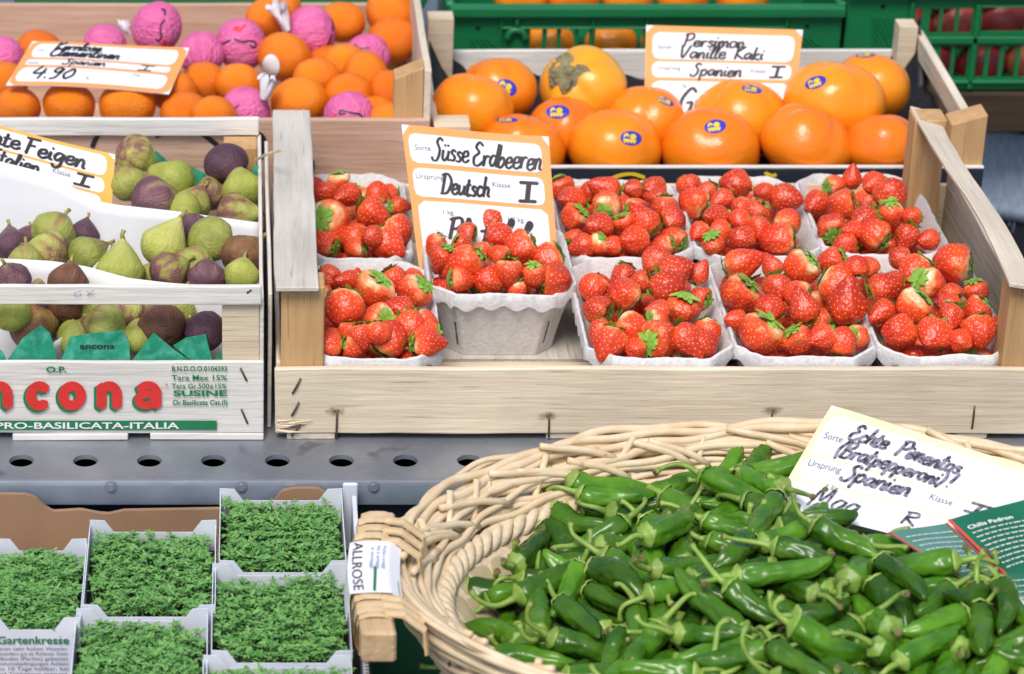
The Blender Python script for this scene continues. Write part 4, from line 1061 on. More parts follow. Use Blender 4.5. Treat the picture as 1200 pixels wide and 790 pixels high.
mb = MB(); mb.patch(film_fn, 70, 40, .0004); mb.build('plastic_liner', M['black_film'], smooth=True, label='crumpled black plastic liner under the persimmons in their crate', cat='liner')
# ================================================================== PUNNETS
def punnet(x0, x1, y0, y1, zb, zr, label, seed):
    t = empty('punnet', ((x0 + x1) / 2, (y0 + y1) / 2, zb), label, 'punnet', 'moulded pulp punnets in the strawberry crate')
    n = 176; ch = .020
    def loop(ins, z, wob=.0, zfun=None):
        a, b, c, d = x0 + ins, x1 - ins, y0 + ins, y1 - ins; k = max(ch - ins * .35, .004)
        pts = [(a + k, c), (b - k, c), (b, c + k), (b, d - k), (b - k, d), (a + k, d), (a, d - k), (a, c + k)]
        L = [math.dist(pts[i], pts[(i + 1) % 8]) for i in range(8)]; T = sum(L); out = []
        for q in range(n):
            s = T * q / n; i = 0
            while s > L[i]: s -= L[i]; i += 1
            p, r_ = pts[i], pts[(i + 1) % 8]; u = s / L[i]; x, y = p[0] + (r_[0] - p[0]) * u, p[1] + (r_[1] - p[1]) * u
            nz_ = mnoise.noise(Vector((x * 40, y * 40, seed * 5.0))); n2 = mnoise.noise(Vector((x * 160, y * 160, seed * 3.0 + z * 40)))
            out.append(Vector((x + wob * n2 * .5, y + wob * n2 * .5, z + (zfun(q / n * T) if zfun else 0) + nz_ * .0022 * (1 if wob else 0) + n2 * wob)))
        return out, T
    scal = lambda s: .0022 * math.cos(2 * math.pi * s / .0205)
    H = zr - zb
    rings = [loop(-.0012, zr - .0125, .0003, scal)[0], loop(-.0016, zr - .006, .0004)[0], loop(-.0006, zr - .0008, .0006)[0], loop(.0012, zr + .0002, .0008)[0], loop(.0034, zr - .0030, .0006)[0],
             loop(.0078, zr - H * .35, .0004)[0], loop(.0165, zb + .006, .0004)[0], loop(.0190, zb + .0030)[0]]
    outer = [loop(-.0012, zr - .0125, .0003, scal)[0], loop(.0022, zr - .0120, .0002, scal)[0], loop(.0036, zr - .016, .0003)[0], loop(.0090, zr - H * .5, .0004)[0], loop(.0140, zb + H * .14, .0004)[0], loop(.0158, zb)[0]]
    mb = MB()
    def skin(rg_, flip, notch=False):
        vs = [p for r_ in rg_ for p in r_]; fs = []
        for j in range(len(rg_) - 1):
            for q in range(n):
                q2 = (q + 1) % n
                if notch and j == 3:
                    p = rg_[j][q]
                    # finger slots near the front corners
                    if p.y < y0 + .0145 and (abs(p.x - (x0 + .0185)) < .0032 or abs(p.x - (x1 - .0185)) < .0032): continue
                if flip is False and j == 5:
                    p = rg_[j][q]
                    if p.y < y0 + .024 and (abs(p.x - (x0 + .021)) < .006 or abs(p.x - (x1 - .021)) < .006): continue
                f = (j * n + q, j * n + q2, (j + 1) * n + q2, (j + 1) * n + q)
                fs.append(f if not flip else f[::-1])
        fs.append(tuple((len(rg_) - 1) * n + q for q in range(n)) if not flip else tuple((len(rg_) - 1) * n + q for q in range(n))[::-1])
        mb.add(vs, fs)
    skin(rings, False); skin(outer, True, True)
    mb.build('tray', M['pulp'], t, smooth=True, angle=50)
    return t
ZB, ZR = .0112, .068
def rect(bl, br, fl, fr, zr=ZR):
    a, b, c, d = AZ(*bl, zr), AZ(*br, zr), AZ(*fl, zr), AZ(*fr, zr)
    return [(a.x + c.x) / 2, (b.x + d.x) / 2, max(.0078, (c.y + d.y) / 2), (a.y + b.y) / 2]
y3 = AZ(590, 419, ZB).y - .0105
z3 = AY(590, 345, y3).z
P = {
 'back left': rect((352, 203), (470, 204), (352, 303), (487, 303)),
 'front left': rect((356, 307), (502, 307), (352, 420), (521, 420)),
 'raised': None,
 'second back': rect((648, 211), (787, 208), (656, 302), (814, 302)),
 'third back': rect((789, 207), (929, 205), (817, 301), (962, 301)),
 'back right': rect((932, 204), (1062, 203), (965, 299), (1125, 299)),
 'front middle': rect((668, 303), (829, 303), (686, 420), (856, 420)),
 'front fourth': rect((832, 301), (985, 301), (860, 419), (1027, 419)),
 'front right': rect((988, 301), (1136, 301), (1030, 417), (1188, 417)),
}
a, b = AZ(497, 262, z3), AZ(661, 262, z3); c, d = AZ(500, 345, z3), AZ(674, 345, z3)
P['raised'] = [(a.x + c.x) / 2, (b.x + d.x) / 2, y3, max(a.y, y3 + .125)]
PL = {'back left': 'grey pulp punnet of strawberries behind the whitish left rail, at the back left corner',
      'front left': 'grey pulp punnet of strawberries behind the tan post, front left corner of the crate',
      'raised': 'grey pulp punnet whose whole scalloped front shows, in front of the strawberry sign',
      'second back': 'grey pulp punnet of strawberries just right of the strawberry sign in the back row',
      'third back': 'grey pulp punnet in the back row, second to the right of the strawberry sign',
      'back right': 'grey pulp punnet in the back right corner beside the tan back post',
      'front middle': 'grey pulp punnet in the front row, directly right of the punnet with its front showing',
      'front fourth': 'grey pulp punnet in the front row, second from the right rail',
      'front right': 'grey pulp punnet in the front right corner beside the slanting rail'}
for k, (nm, r_) in enumerate(P.items()):
    zr = z3 if nm == 'raised' else ZR
    # shave neighbours apart
    punnet(r_[0], r_[1], max(r_[2], .0075), r_[3], ZB if nm != 'raised' else ZB, zr, PL[nm], k + 1)

# ================================================================== STRAWBERRIES
# region of the photo each list was read in: (origin u, origin v, scale); then x, y, size, picture angle of the leafy cap, lean of the cap to the viewer
BER = {
 'back left': ((360, 195, 6.586), [(245,115,190,95,.3),(20,150,150,200,.3),(140,210,190,0,-.7),(330,215,210,20,-.7),(180,410,310,172,.75),(490,360,280,150,-.3),(540,215,190,-95,-.3),(690,310,150,180,.4),(690,495,260,135,-.35),(370,560,260,-12,.2),(510,545,120,0,-.7),(150,620,230,-20,.3),(170,735,225,-35,.3),(610,660,280,140,-.45),(380,690,150,10,.3),(640,215,120,0,-.5)]),
 'front left': ((360, 295, 5.447), [(140,165,180,160,-.4),(95,280,120,-10,.4),(240,355,260,60,-.6),(275,185,100,0,-.6),(430,240,250,60,.45),(555,170,180,120,-.3),(690,255,230,35,.45),(680,170,140,0,-.7),(460,420,200,-10,.8),(600,370,180,-20,-.3),(660,490,240,120,-.7),(740,430,130,150,-.3),(300,610,190,170,.1),(350,530,170,100,-.1),(520,600,250,-120,-.2),(740,605,200,180,.1),(160,560,160,-45,0),(150,612,170,0,-.5),(270,510,110,90,-.2),(770,510,120,0,-.6),(450,525,160,90,-.5)]),
 'raised': ((490, 235, 4.05), [(345,95,150,90,-.5),(385,175,140,0,-.7),(90,195,75,60,.1),(235,155,110,-10,.3),(125,270,140,60,.3),(205,205,90,150,.2),(240,280,180,35,.2),(490,230,170,30,-.1),(390,260,80,-20,.3),(620,275,160,30,-.1),(190,375,125,175,.3),(335,380,150,0,-.7),(430,330,140,90,.1),(555,350,130,95,.3),(470,415,115,95,.3),(640,405,185,185,.1),(300,240,90,0,-.5)]),
 'second back': ((630, 190, 6.0), [(145,175,195,110,.2),(255,265,210,0,-.7),(260,390,210,45,.4),(435,450,210,0,-.7),(490,310,220,-120,.75),(500,200,210,-20,-.3),(370,210,120,0,-.6),(680,190,110,0,-.4),(810,195,200,0,-.7),(860,255,130,-10,.1),(690,320,150,190,.4),(610,420,140,120,.3),(895,320,190,90,-.4),(770,430,230,-50,.1),(950,410,190,200,-.2),(680,555,230,0,-.75),(965,550,200,-30,.35),(900,600,180,20,.3),(265,540,140,-130,.3),(335,605,190,20,-.2),(430,580,140,50,.5),(530,590,110,0,-.4)]),
 'front middle': ((660, 285, 5.098), [(560,100,190,-70,.1),(650,170,210,-160,-.3),(180,265,180,60,-.6),(365,190,170,60,-.5),(370,305,210,-40,-.2),(470,230,150,20,.2),(615,265,220,-150,-.5),(800,195,120,-120,-.2),(820,330,150,-20,.5),(710,390,230,80,.5),(215,400,190,-20,.4),(230,520,170,60,-.6),(400,510,220,150,-.4),(560,460,140,170,.4),(860,530,180,90,-.5),(720,570,220,130,-.4),(580,625,240,-170,.6),(285,645,220,60,-.3),(805,665,190,150,-.3),(590,400,80,0,-.4),(430,650,100,0,-.5)]),
 'third back': ((780, 190, 6.0), [(155,165,190,100,-.4),(190,290,230,-30,.1),(300,200,130,50,-.3),(490,155,220,0,-.7),(400,270,190,30,-.6),(540,320,150,60,-.6),(650,345,190,60,.2),(690,210,150,20,-.6),(830,255,230,170,-.6),(855,425,200,-120,.3),(370,385,200,0,-.7),(515,405,110,0,-.6),(235,485,130,40,-.5),(385,485,150,0,-.5),(335,570,190,110,.5),(535,535,200,0,-.7),(660,455,170,80,-.6),(800,570,270,0,0.0)]),
 'front fourth': ((830, 285, 5.098), [(175,130,220,200,-.3),(190,300,240,50,.4),(160,460,90,0,-.5),(320,535,260,60,.4),(390,155,110,-60,.1),(560,150,230,45,.3),(415,260,180,90,-.6),(540,310,180,-10,.3),(580,410,200,-70,0),(365,390,180,-60,-.3),(770,110,190,20,.3),(775,245,240,150,-.6),(825,390,260,-90,-.45),(540,580,200,130,.2),(690,560,170,20,-.5),(795,645,190,-100,-.3),(870,565,180,170,.75),(960,140,140,-90,-.1)]),
 'back right': ((930, 190, 3.292), [(85,155,105,30,-.6),(155,90,90,190,.3),(225,70,85,-90,-.4),(190,165,130,10,.3),(315,85,100,20,-.6),(370,125,130,-120,-.5),(375,190,110,100,.35),(145,255,120,-90,.7),(275,225,120,30,-.6),(315,280,130,-40,.3),(445,280,110,60,-.2),(455,212,70,0,-.5),(525,300,75,10,-.5),(200,325,100,10,-.5),(240,265,90,0,-.6)]),
 'front right': ((930, 190, 3.292), [(410,370,90,-20,.2),(470,410,130,40,-.5),(625,390,160,-5,.2),(515,465,130,160,.5),(465,555,150,50,.35),(340,490,130,200,-.3),(290,410,90,-60,.1),(350,575,110,30,-.5),(605,510,90,-60,.5),(705,495,110,110,.2),(710,570,120,45,.2),(610,590,110,70,-.6),(405,655,140,20,-.6),(545,660,140,40,-.7),(710,650,140,90,-.5),(808,630,90,0,-.5),(640,690,70,0,-.5),(385,460,75,0,-.5),(600,550,85,0,-.5)]),
}
berry_me = [strawberry_mesh(k).mesh('strawberry', [M['berry'], M['seed']], True) for k in range(8)]
calyx_me = [calyx_mesh(k).mesh('calyx', M['calyx'], True) for k in range(5)]
HIDE_BERRY = set([2, 3, 4, 5, 10, 14, 17, 18, 20, 24, 27, 33, 34, 35, 37, 38, 39, 40, 44, 45, 50, 53, 54, 55, 58, 59, 60, 62, 67, 69, 72, 76, 85, 87, 88, 89, 90, 91, 93, 94, 96, 98, 103, 113, 119, 122, 126, 127, 132, 133, 136, 137, 139, 142, 149, 155, 168, 177, 178])
berries = []      # (object, u, v, punnet, capdesc)
def berry(loc, axis, d, spin, me, cme, sx=1.0):
    o = bpy.data.objects.new('strawberry', me); col.objects.link(o)
    o.location = loc; o.rotation_mode = 'QUATERNION'; o.rotation_quaternion = orient(axis, spin); o.scale = (d * sx, d / sx, d)
    c = bpy.data.objects.new('calyx', cme); col.objects.link(c); c.parent = o
    return o
rg = random.Random(11)
_all = []
for nm, ((ou, ov, sc), lst) in BER.items():
    x0, x1, y0, y1 = P[nm]; zr = z3 if nm == 'raised' else ZR
    for (bx, by, bd, ang, tow) in lst:
        u, v = ou + bx / sc, ov + by / sc
        v = min(v, (419 if nm.startswith('front') else 348 if nm == 'raised' else 300) - bd / sc * (.46 if nm.startswith('front') else .40))
        z = zr
        for _ in range(6):
            p = AZ(u, v, z)
            s = max(-1, min(1, (p.x - (x0 + x1) / 2) / ((x1 - x0) / 2))); t = max(-1, min(1, (p.y - (y0 + y1) / 2) / ((y1 - y0) / 2)))
            z = zr + .004 + .016 * (1 - s * s) * (1 - .8 * t * t)
        d = bd / sc * depth(p) / FPX
        _all.append([nm, p, min(max(d, .019), .044), ang, tow, rg.random()])
_bx = np.array([[P[a[0]][0] + a[2] * .42, P[a[0]][1] - a[2] * .42, P[a[0]][2] + a[2] * .5 + .004, P[a[0]][3] - a[2] * .30] for a in _all])
pos = relax([a[1] for a in _all], [a[2] / 2 for a in _all], iters=80, spring=.10, stiff=.5, squash=.80, box=_bx)
CAPW = lambda ang, tow: ('cap facing viewer' if tow > .55 else 'tip facing viewer' if tow < -.42 else
                         'cap pointing ' + ['right', 'up and right', 'up', 'up and left', 'left', 'down and left', 'down', 'down and right'][int(((ang + 22.5) % 360) // 45)])
for k, (a, p) in enumerate(zip(_all, pos)):
    ax = img_dir(a[3], a[4]); me = berry_me[int(a[5] * 8) % 8]
    if nm == 'x': continue
    kk = (k * 5 + 3) % 8
    o = berry(p, ax, a[2] * .97, a[5] * 6.28, berry_me[kk], calyx_me[k % 5], 1 + .06 * math.sin(k * 2.1))
    u, v = proj(p); berries.append((o, u, v, a[0], CAPW(a[3], a[4])))
# the layer underneath, seen through the gaps
NLOW = 0
for nm, (x0, x1, y0, y1) in P.items():
    zr = z3 if nm == 'raised' else ZR
    for i in range(4):
        for j in range(5):
            NLOW += 1
            if NLOW in HIDE_BERRY: continue
            r2 = random.Random(NLOW * 7)
            p = Vector((x0 + .025 + (x1 - x0 - .050) * i / 3 + r2.uniform(-.002, .002), y0 + .027 + (y1 - y0 - .052) * j / 4 + r2.uniform(-.002, .002), zr - .019 + r2.uniform(-.002, .002)))
            o = berry(p, (r2.uniform(-1, 1), r2.uniform(-1, 1), r2.uniform(-.8, .3)), .027, r2.uniform(0, 6), berry_me[NLOW % 8], calyx_me[NLOW % 5])
            o['low'] = NLOW
            o['label'] = f'strawberry half hidden in the lower layer of the {nm} punnet'; o['category'] = 'strawberry'; o['group'] = f'strawberries low in the {nm} punnet'
def rank_labels(items, noun_of, place, cat, group, rowsize, rownames=None):
    """items: (obj, u, v, extra). rows from the back to the front, ranks from the left"""
    it = sorted(items, key=lambda q: q[2]); nrow = max(1, round(len(it) / rowsize)); per = math.ceil(len(it) / nrow)
    for r_ in range(nrow):
        row = sorted(it[r_ * per:(r_ + 1) * per], key=lambda q: q[1])
        rn = ('back' if r_ == 0 else 'front' if r_ == nrow - 1 else f'{ORD[r_]}') if nrow > 1 else ''
        for k, q in enumerate(row):
            pos_ = 'leftmost' if k == 0 else 'rightmost' if k == len(row) - 1 else f'{ORD[k]} from left'
            q[0]['label'] = f'{noun_of(q)}, {pos_} in {rn} row {place}' if rn else f'{noun_of(q)}, {pos_} {place}'
            q[0]['category'] = cat; q[0]['group'] = group
for nm in P:
    rank_labels([b for b in berries if b[3] == nm], lambda q: f'strawberry, {q[4]}', f'of {nm} punnet', 'strawberry', f'strawberries in the {nm} punnet', 5)

# ================================================================== FIGS AND THEIR CARD DIVIDERS
fig_data = [fig_mesh(k) for k in range(6)]
fig_me = {}
def fig_mesh_for(k, mat):
    if (k, mat) not in fig_me: fig_me[(k, mat)] = fig_data[k][0].mesh('fig', M[mat], True)
    return fig_me[(k, mat)]
stalk_me = []
for k in range(6):
    h = fig_data[k][1]; mb = MB(); mb.tube([(.06 * h * .3, 0, h - .06), (.05, 0, h + .05), (.03, .02, h + .15)], [.055, .042, .05], 8); stalk_me.append(mb.mesh('stalk', M['fig_stalk'], True))
# u, v, size, stalk angle, stalk lean, skin, distance y, where
G_, L_, X_, U_, B_ = 'fig_green', 'fig_lime', 'fig_mixed', 'fig_purple', 'fig_brown'
FIGS = [
 (158,181,46,-20,-.5,X_,.285,'back'),(151,215,42,120,-.4,G_,.245,'back'),(203,213,52,150,-.3,L_,.268,'back'),(182,236,56,10,-.4,U_,.222,'back'),(227,238,40,60,-.2,G_,.232,'back'),(265,192,50,-70,-.5,U_,.290,'back'),
 (284,222,46,100,-.5,L_,.262,'back'),(214,247,44,180,.1,L_,.212,'back'),(276,250,46,0,.3,X_,.214,'back'),(245,228,40,90,-.4,X_,.255,'back'),
 (63,273,52,60,-.65,G_,.155,'left'),(97,277,38,80,-.5,U_,.168,'left'),(14,289,42,100,-.5,U_,.140,'left'),(57,296,50,160,-.4,X_,.118,'left'),(101,299,44,30,-.5,G_,.118,'left'),(33,281,34,90,-.6,U_,.165,'left'),(30,306,40,90,-.4,G_,.10,'left'),
 (141,318,56,84,.0,L_,.098,'right'),(192,289,54,62,.0,L_,.140,'right'),(226,271,44,110,-.6,U_,.172,'right'),(247,281,54,-30,-.65,G_,.135,'right'),(197,318,46,30,-.3,X_,.085,'right'),(226,313,50,150,-.4,G_,.106,'right'),(242,326,44,90,-.6,U_,.080,'right'),(284,300,50,40,-.5,B_,.122,'right'),(283,322,40,80,-.5,L_,.084,'right'),(183,325,40,60,-.4,G_,.082,'right'),
 (14,329,44,110,.7,U_,.048,'front'),(80,331,46,80,-.5,B_,.046,'front'),
 (13,366,48,80,-.4,L_,.034,'front'),(36,381,56,20,-.4,B_,.026,'front'),(56,376,50,-10,-.3,X_,.040,'front'),(45,352,38,90,-.4,U_,.050,'front'),(78,357,42,80,-.5,B_,.052,'front'),(113,358,50,120,-.3,L_,.054,'front'),(123,381,50,170,-.4,G_,.030,'front'),
 (90,398,48,30,-.2,L_,.024,'front'),(150,366,44,90,-.4,X_,.046,'front'),(187,384,56,120,-.7,B_,.024,'front'),(205,362,50,60,-.5,L_,.050,'front'),(240,388,48,140,-.7,U_,.022,'front'),(163,396,40,90,-.4,L_,.028,'front'),(225,402,36,90,-.4,G_,.03,'front'),
]
FPOS = [AY(u, v, Y) for (u, v, d, a_, tw, m_, Y, wh) in FIGS]
FR = [f_[2] * depth(p) / FPX / 2 for f_, p in zip(FIGS, FPOS)]
FR = [r_ * 1.08 for r_ in FR]
FPOS = relax(FPOS, FR, iters=60, spring=.12, squash=.80, ymin=np.array([{'back': .2075, 'left': .074, 'right': .074, 'front': .0135}[q[7]] for q in FIGS]))
MN = {G_: 'dull green', L_: 'yellow-green', X_: 'green and purple', U_: 'dark purple', B_: 'brown'}
figs = []
for k, (f_, p, r_) in enumerate(zip(FIGS, FPOS, FR)):
    o = bpy.data.objects.new('fig', fig_mesh_for(k % 6, f_[5])); col.objects.link(o); o.location = p; o.rotation_mode = 'QUATERNION'
    o.rotation_quaternion = orient(img_dir(f_[3], f_[4]), k * 1.7); o.scale = [2 * r_ * .98] * 3
    c = bpy.data.objects.new('stalk', stalk_me[k % 6]); col.objects.link(c); c.parent = o
    figs.append((o, *proj(p), f_[7], f_[5]))
FPL = {'back': 'behind the back card in the fig crate', 'left': 'in the left middle card cup', 'right': 'in the right middle card cup', 'front': 'behind the front bar of the fig crate'}
for wh in FPL:
    rank_labels([q for q in figs if q[3] == wh], lambda q: f'{MN[q[4]]} fig', FPL[wh].replace('behind the front bar of the fig crate', 'behind front crate bar').replace('behind the back card in the fig crate', 'behind the rear card'), 'fig', f'figs {FPL[wh]}', 5)
def edge_sheet(top, Y, zb, name, label, cat, lean=0.0, th=.0006, m='card', n=40):
    us = [q[0] for q in top]; vs_ = [q[1] for q in top]
    def fn(s, t):
        u = us[0] + (us[-1] - us[0]) * s; sm = lambda x: float(np.interp(x, us, vs_))
        v = (sm(u - 8) + 2 * sm(u) + sm(u + 8)) / 4
        yy = Y + .006 * math.sin(s * 7); a = AY(u, v, yy); a.y += 0
        b = Vector((a.x, a.y - lean, zb)); return b.lerp(a, t)
    mb = MB(); mb.patch(fn, n, 8, th)
    return mb.build(name, M[m], smooth=True, label=label, cat=cat)
edge_sheet([(-60, 168), (-10, 187), (35, 198), (68, 208), (110, 235), (135, 240), (200, 247), (304, 261)], .200, .03, 'card_divider', 'tall white card divider with a wavy top edge in front of the rear figs', 'divider', lean=.012)
edge_sheet([(-60, 300), (0, 303), (60, 306), (100, 312), (150, 326), (200, 332), (304, 338)], .068, .02, 'card_divider', 'low white card divider just behind the front bar of the fig crate', 'divider', lean=.008)
def div_fn(s, t):
    top = AY(110, 313, .085).lerp(AY(133, 262, .182), s); top.x += .006 * math.sin(s * 3.14) ; b = Vector((top.x - .010 * (1 - s), top.y, .03)); return b.lerp(top, t)
mb = MB(); mb.patch(div_fn, 14, 8, .0006); mb.build('card_divider', M['card'], smooth=True, label='short curved white card standing between the two middle cups of figs', cat='divider')
def div2(s, t):
    a = AY(104, 354, .058).lerp(AY(62, 402, .020), s); a.x += .006 * math.sin(3.14 * s); b = a + Vector((-.006, .004, -.03)); return b.lerp(a, t)
mb = MB(); mb.patch(div2, 14, 4, .0006); mb.build('card_divider', M['card'], smooth=True, label='curved white card edge between the front figs, seen through the crate gap', cat='divider')
def poly_sheet(px, Y, name, m, label, cat, curl=.004, th=.0005):
    """a cut sheet standing near the plane y = Y, gently curled"""
    cx = sum(p[0] for p in px) / len(px); cy = sum(p[1] for p in px) / len(px); N_ = 6
    ring = []
    for i in range(len(px)):
        a, b = px[i], px[(i + 1) % len(px)]
        for k in range(6): ring.append((a[0] + (b[0] - a[0]) * k / 6, a[1] + (b[1] - a[1]) * k / 6))
    def pt(u, v):
        w_ = .5 * math.sin((u - cx) * .09) + .4 * mnoise.noise(Vector((u * .06, v * .06, cx))); return AY(u, v, Y + curl * w_ + .0004 * (422 - v) * .2)
    mb = MB(); nn = len(ring); vs = []
    for back in (0, 1):
        for j in range(N_ + 1):
            f_ = j / N_
            for q in ring: p = pt(cx + (q[0] - cx) * f_, cy + (q[1] - cy) * f_); vs.append(p + Vector((0, th * back, 0)))
    fs = []; B0 = (N_ + 1) * nn
    for j in range(N_):
        for i in range(nn):
            i2 = (i + 1) % nn; fs.append((j * nn + i, j * nn + i2, (j + 1) * nn + i2, (j + 1) * nn + i)); fs.append((B0 + j * nn + i, B0 + (j + 1) * nn + i, B0 + (j + 1) * nn + i2, B0 + j * nn + i2))
    for i in range(nn):
        i2 = (i + 1) % nn; fs.append((N_ * nn + i, N_ * nn + i2, B0 + N_ * nn + i2, B0 + N_ * nn + i))
    mb.add(vs, fs)
    return mb.build(name, M[m], smooth=True, angle=60, label=label, cat=cat), pt
GT = [([(-8, 424), (-8, 405), (3, 412), (9, 424)], 'leftmost green tissue corner behind the printed front slat'),
      ([(7, 424), (26, 397), (48, 381), (59, 391), (67, 424)], 'pointed green tissue corner, second from left behind the printed slat'),
      ([(71, 424), (82, 395), (106, 391), (144, 387), (152, 403), (152, 424)], 'broad green tissue flap with small black printed word'),
      ([(154, 424), (180, 390), (204, 410), (226, 424)], 'pale embossed green tissue triangle right of the flap with the word'),
      ([(203, 405), (218, 396), (241, 392), (249, 424), (226, 424)], 'square-cut green tissue corner near the raw wood block'),
      ([(250, 424), (259, 411), (262, 424)], 'tiny sliver of green tissue touching the raw wood block')]
for k, (px, lb) in enumerate(GT):
    o, pt = poly_sheet(px, .0075 + .0014 * (k % 3), 'tissue_liner', 'tissue_green', lb, 'tissue')
    o['group'] = 'green tissue corners in the fig crate'
    if k == 2:
        mb = MB(); text_to(mb, 'ancona', 93.5, -408.5, 9, lambda u, v: pt(u, -v) + Vector((0, -.0009, .0004)), bold=.02, width=41); sub(mb.build('printed_word', M['ink']), o)
o, pt = poly_sheet([(182, 176), (192, 190), (215, 192), (240, 203), (247, 216), (235, 226), (205, 215), (180, 200)], .296, 'tissue_liner', 'tissue_green', 'crumpled teal tissue sheet behind the figs at the back of the crate', 'tissue', curl=.01)
o, pt = poly_sheet([(296, 196), (303, 194), (304, 240), (299, 236)], .25, 'tissue_liner', 'tissue_green', 'narrow green tissue strip beside the rightmost back figs', 'tissue')

# ================================================================== CLEMENTINES
from mathutils.bvhtree import BVHTree
or_mb = [round_fruit(oblate=.86, seed=k, dimple=.05, lump=.05, lob=(9 if k == 1 else 0), lobd=.03) for k in range(4)]
or_me = [m_.mesh('clementine', M['orange'], True) for m_ in or_mb]
btn = MB(); btn.tube([(0, 0, .385), (0, 0, .412), (0, 0, .42)], [.05, .045, .02], 8); btn_me = btn.mesh('stalk_button', M['button'], True)
pk_mb = round_fruit(nu=64, nv=40, oblate=.94, seed=7, dimple=.0, lump=.05); pk_me = pk_mb.mesh('wrapped_fruit', M['pink'], True)
# u, v, diameter, stalk angle, lean, kind
OR = [(334,67,65,70,-.2,0),(400,26,56,90,.2,1),(460,47,63,100,.25,1),(458,18,62,60,.1,2),(328,15,54,150,.3,0),(405,71,42,90,-.3,2),(371,87,42,90,-.2,3),(428,89,60,200,.3,0),(351,119,68,95,.15,2),(410,111,58,90,-.3,3),(456,108,56,60,-.4,0),(455,136,34,90,-.2,2),(280,99,56,80,-.3,3),
      (239,96,52,-80,.45,1),(205,108,56,90,-.3,0),(20,124,50,90,-.2,2),(81,123,62,80,-.3,3),(149,124,68,90,-.2,0),(217,133,60,95,.2,2),(45,56,46,90,-.3,0),(5,93,46,90,-.3,2),(315,14,34,90,-.2,3),
      (250,128,30,90,-.3,0),(386,68,30,90,-.3,0),(440,128,36,90,-.3,3)]
OR = [(u, v + max(0, 56 - d) * .35, max(d, 56), a_, t_, k_) for (u, v, d, a_, t_, k_) in OR]
PK = [(184,33,64,'swirl'),(283,52,64,'swirl'),(236,57,40,''),(122,48,36,''),(4,64,40,''),(288,131,62,'swirl'),(365,38,63,'swirl'),(430,57,32,'swirl'),(410,135,60,'swirl')]
PK = [(u, v + max(0, 56 - d) * .35, max(d, 56), k_) for (u, v, d, k_) in PK]
def OZ(u, v): return AZ(u, v, .092 + .030 * max(-.2, min(1.1, (135 - v) / 135)))
op = [OZ(q[0], q[1]) for q in OR] + [OZ(q[0], q[1]) for q in PK]
orr = [q[2] * depth(p) / FPX / 2 for q, p in zip(OR + PK, op)]
op = relax(op, orr, iters=80, spring=.12, squash=.86, ymin=.4085)
oranges = []
for k, (q, p, r_) in enumerate(zip(OR, op, orr)):
    o = bpy.data.objects.new('clementine', or_me[q[5]]); col.objects.link(o); o.location = p; o.rotation_mode = 'QUATERNION'; o.rotation_quaternion = orient(img_dir(q[3], q[4]), k * .9); o.scale = [2 * r_] * 3
    c = bpy.data.objects.new('stalk_button', btn_me); col.objects.link(c); c.parent = o
    oranges.append((o, *proj(p), ''))
rank_labels(oranges, lambda q: 'glossy orange clementine', 'of the clementine crate', 'clementine', 'loose clementines in their crate', 6)
def surf_on(mb_, o_loc, quat, scl):
    vs = [o_loc + quat @ (Vector(v) * scl) for v in mb_.v]
    tree = BVHTree.FromPolygons(vs, mb_.f)
    def fn(u, v, l=0):
        d = ray(u, -v).normalized(); h = tree.ray_cast(CAM, d)
        if h[0] is None:
            h = tree.find_nearest(CAM + d * ((o_loc - CAM).length)); 
        return h[0] + h[1] * (.0004 + l)
    return fn
def child_world(mb, name, m, o):
    c = mb.build(name, M[m]); c.parent = o
    o_m = Matrix.LocRotScale(o.location, o.rotation_quaternion, o.scale); c.matrix_parent_inverse = o_m.inverted(); return c
def tissue_twist(mb, base, d, L, seed):
    rg = random.Random(seed); d = Vector(d).normalized(); a_ = d.orthogonal().normalized(); b_ = d.cross(a_); n = 22; vs, fs = [], []
    for j in range(7):
        t = j / 6; r_ = L * (.13 + .20 * t ** .8)
        for i in range(n):
            an = 2 * math.pi * i / n; k = 1 + .45 * math.sin(an * 3 + seed + 2.5 * t) * t + .75 * mnoise.noise(Vector((math.cos(an) * 2, math.sin(an) * 2, seed + t)))
            vs.append(base + d * (L * t * (1 + .55 * mnoise.noise(Vector((an, t * 2, seed))))) + (a_ * math.cos(an) * .75 + b_ * math.sin(an)) * r_ * k)
    for j in range(6):
        for i in range(n): i2 = (i + 1) % n; fs.append((j * n + i, j * n + i2, (j + 1) * n + i2, (j + 1) * n + i))
    mb.add(vs, fs)
wraps = []
SW = {0: [[(189,11),(193,12),(193,18)], [(193,24),(189,28),(188,36),(189,43),(186,48),(183,46)]], 1: [[(254,49),(262,51),(270,47)], [(275,46),(283,49),(292,48),(299,50),(298,56),(293,53)]], 5: [[(266,123),(259,128),(257,135)], [(267,134),(280,123)]],
      6: [[(390,18),(390,36)], [(389,41),(385,52),(379,62),(373,60),(376,55)]], 7: [[(415,53),(422,57),(432,56)]], 8: [[(405,133),(399,134),(400,130),(407,131),(415,133),(422,134),(427,140)]]}
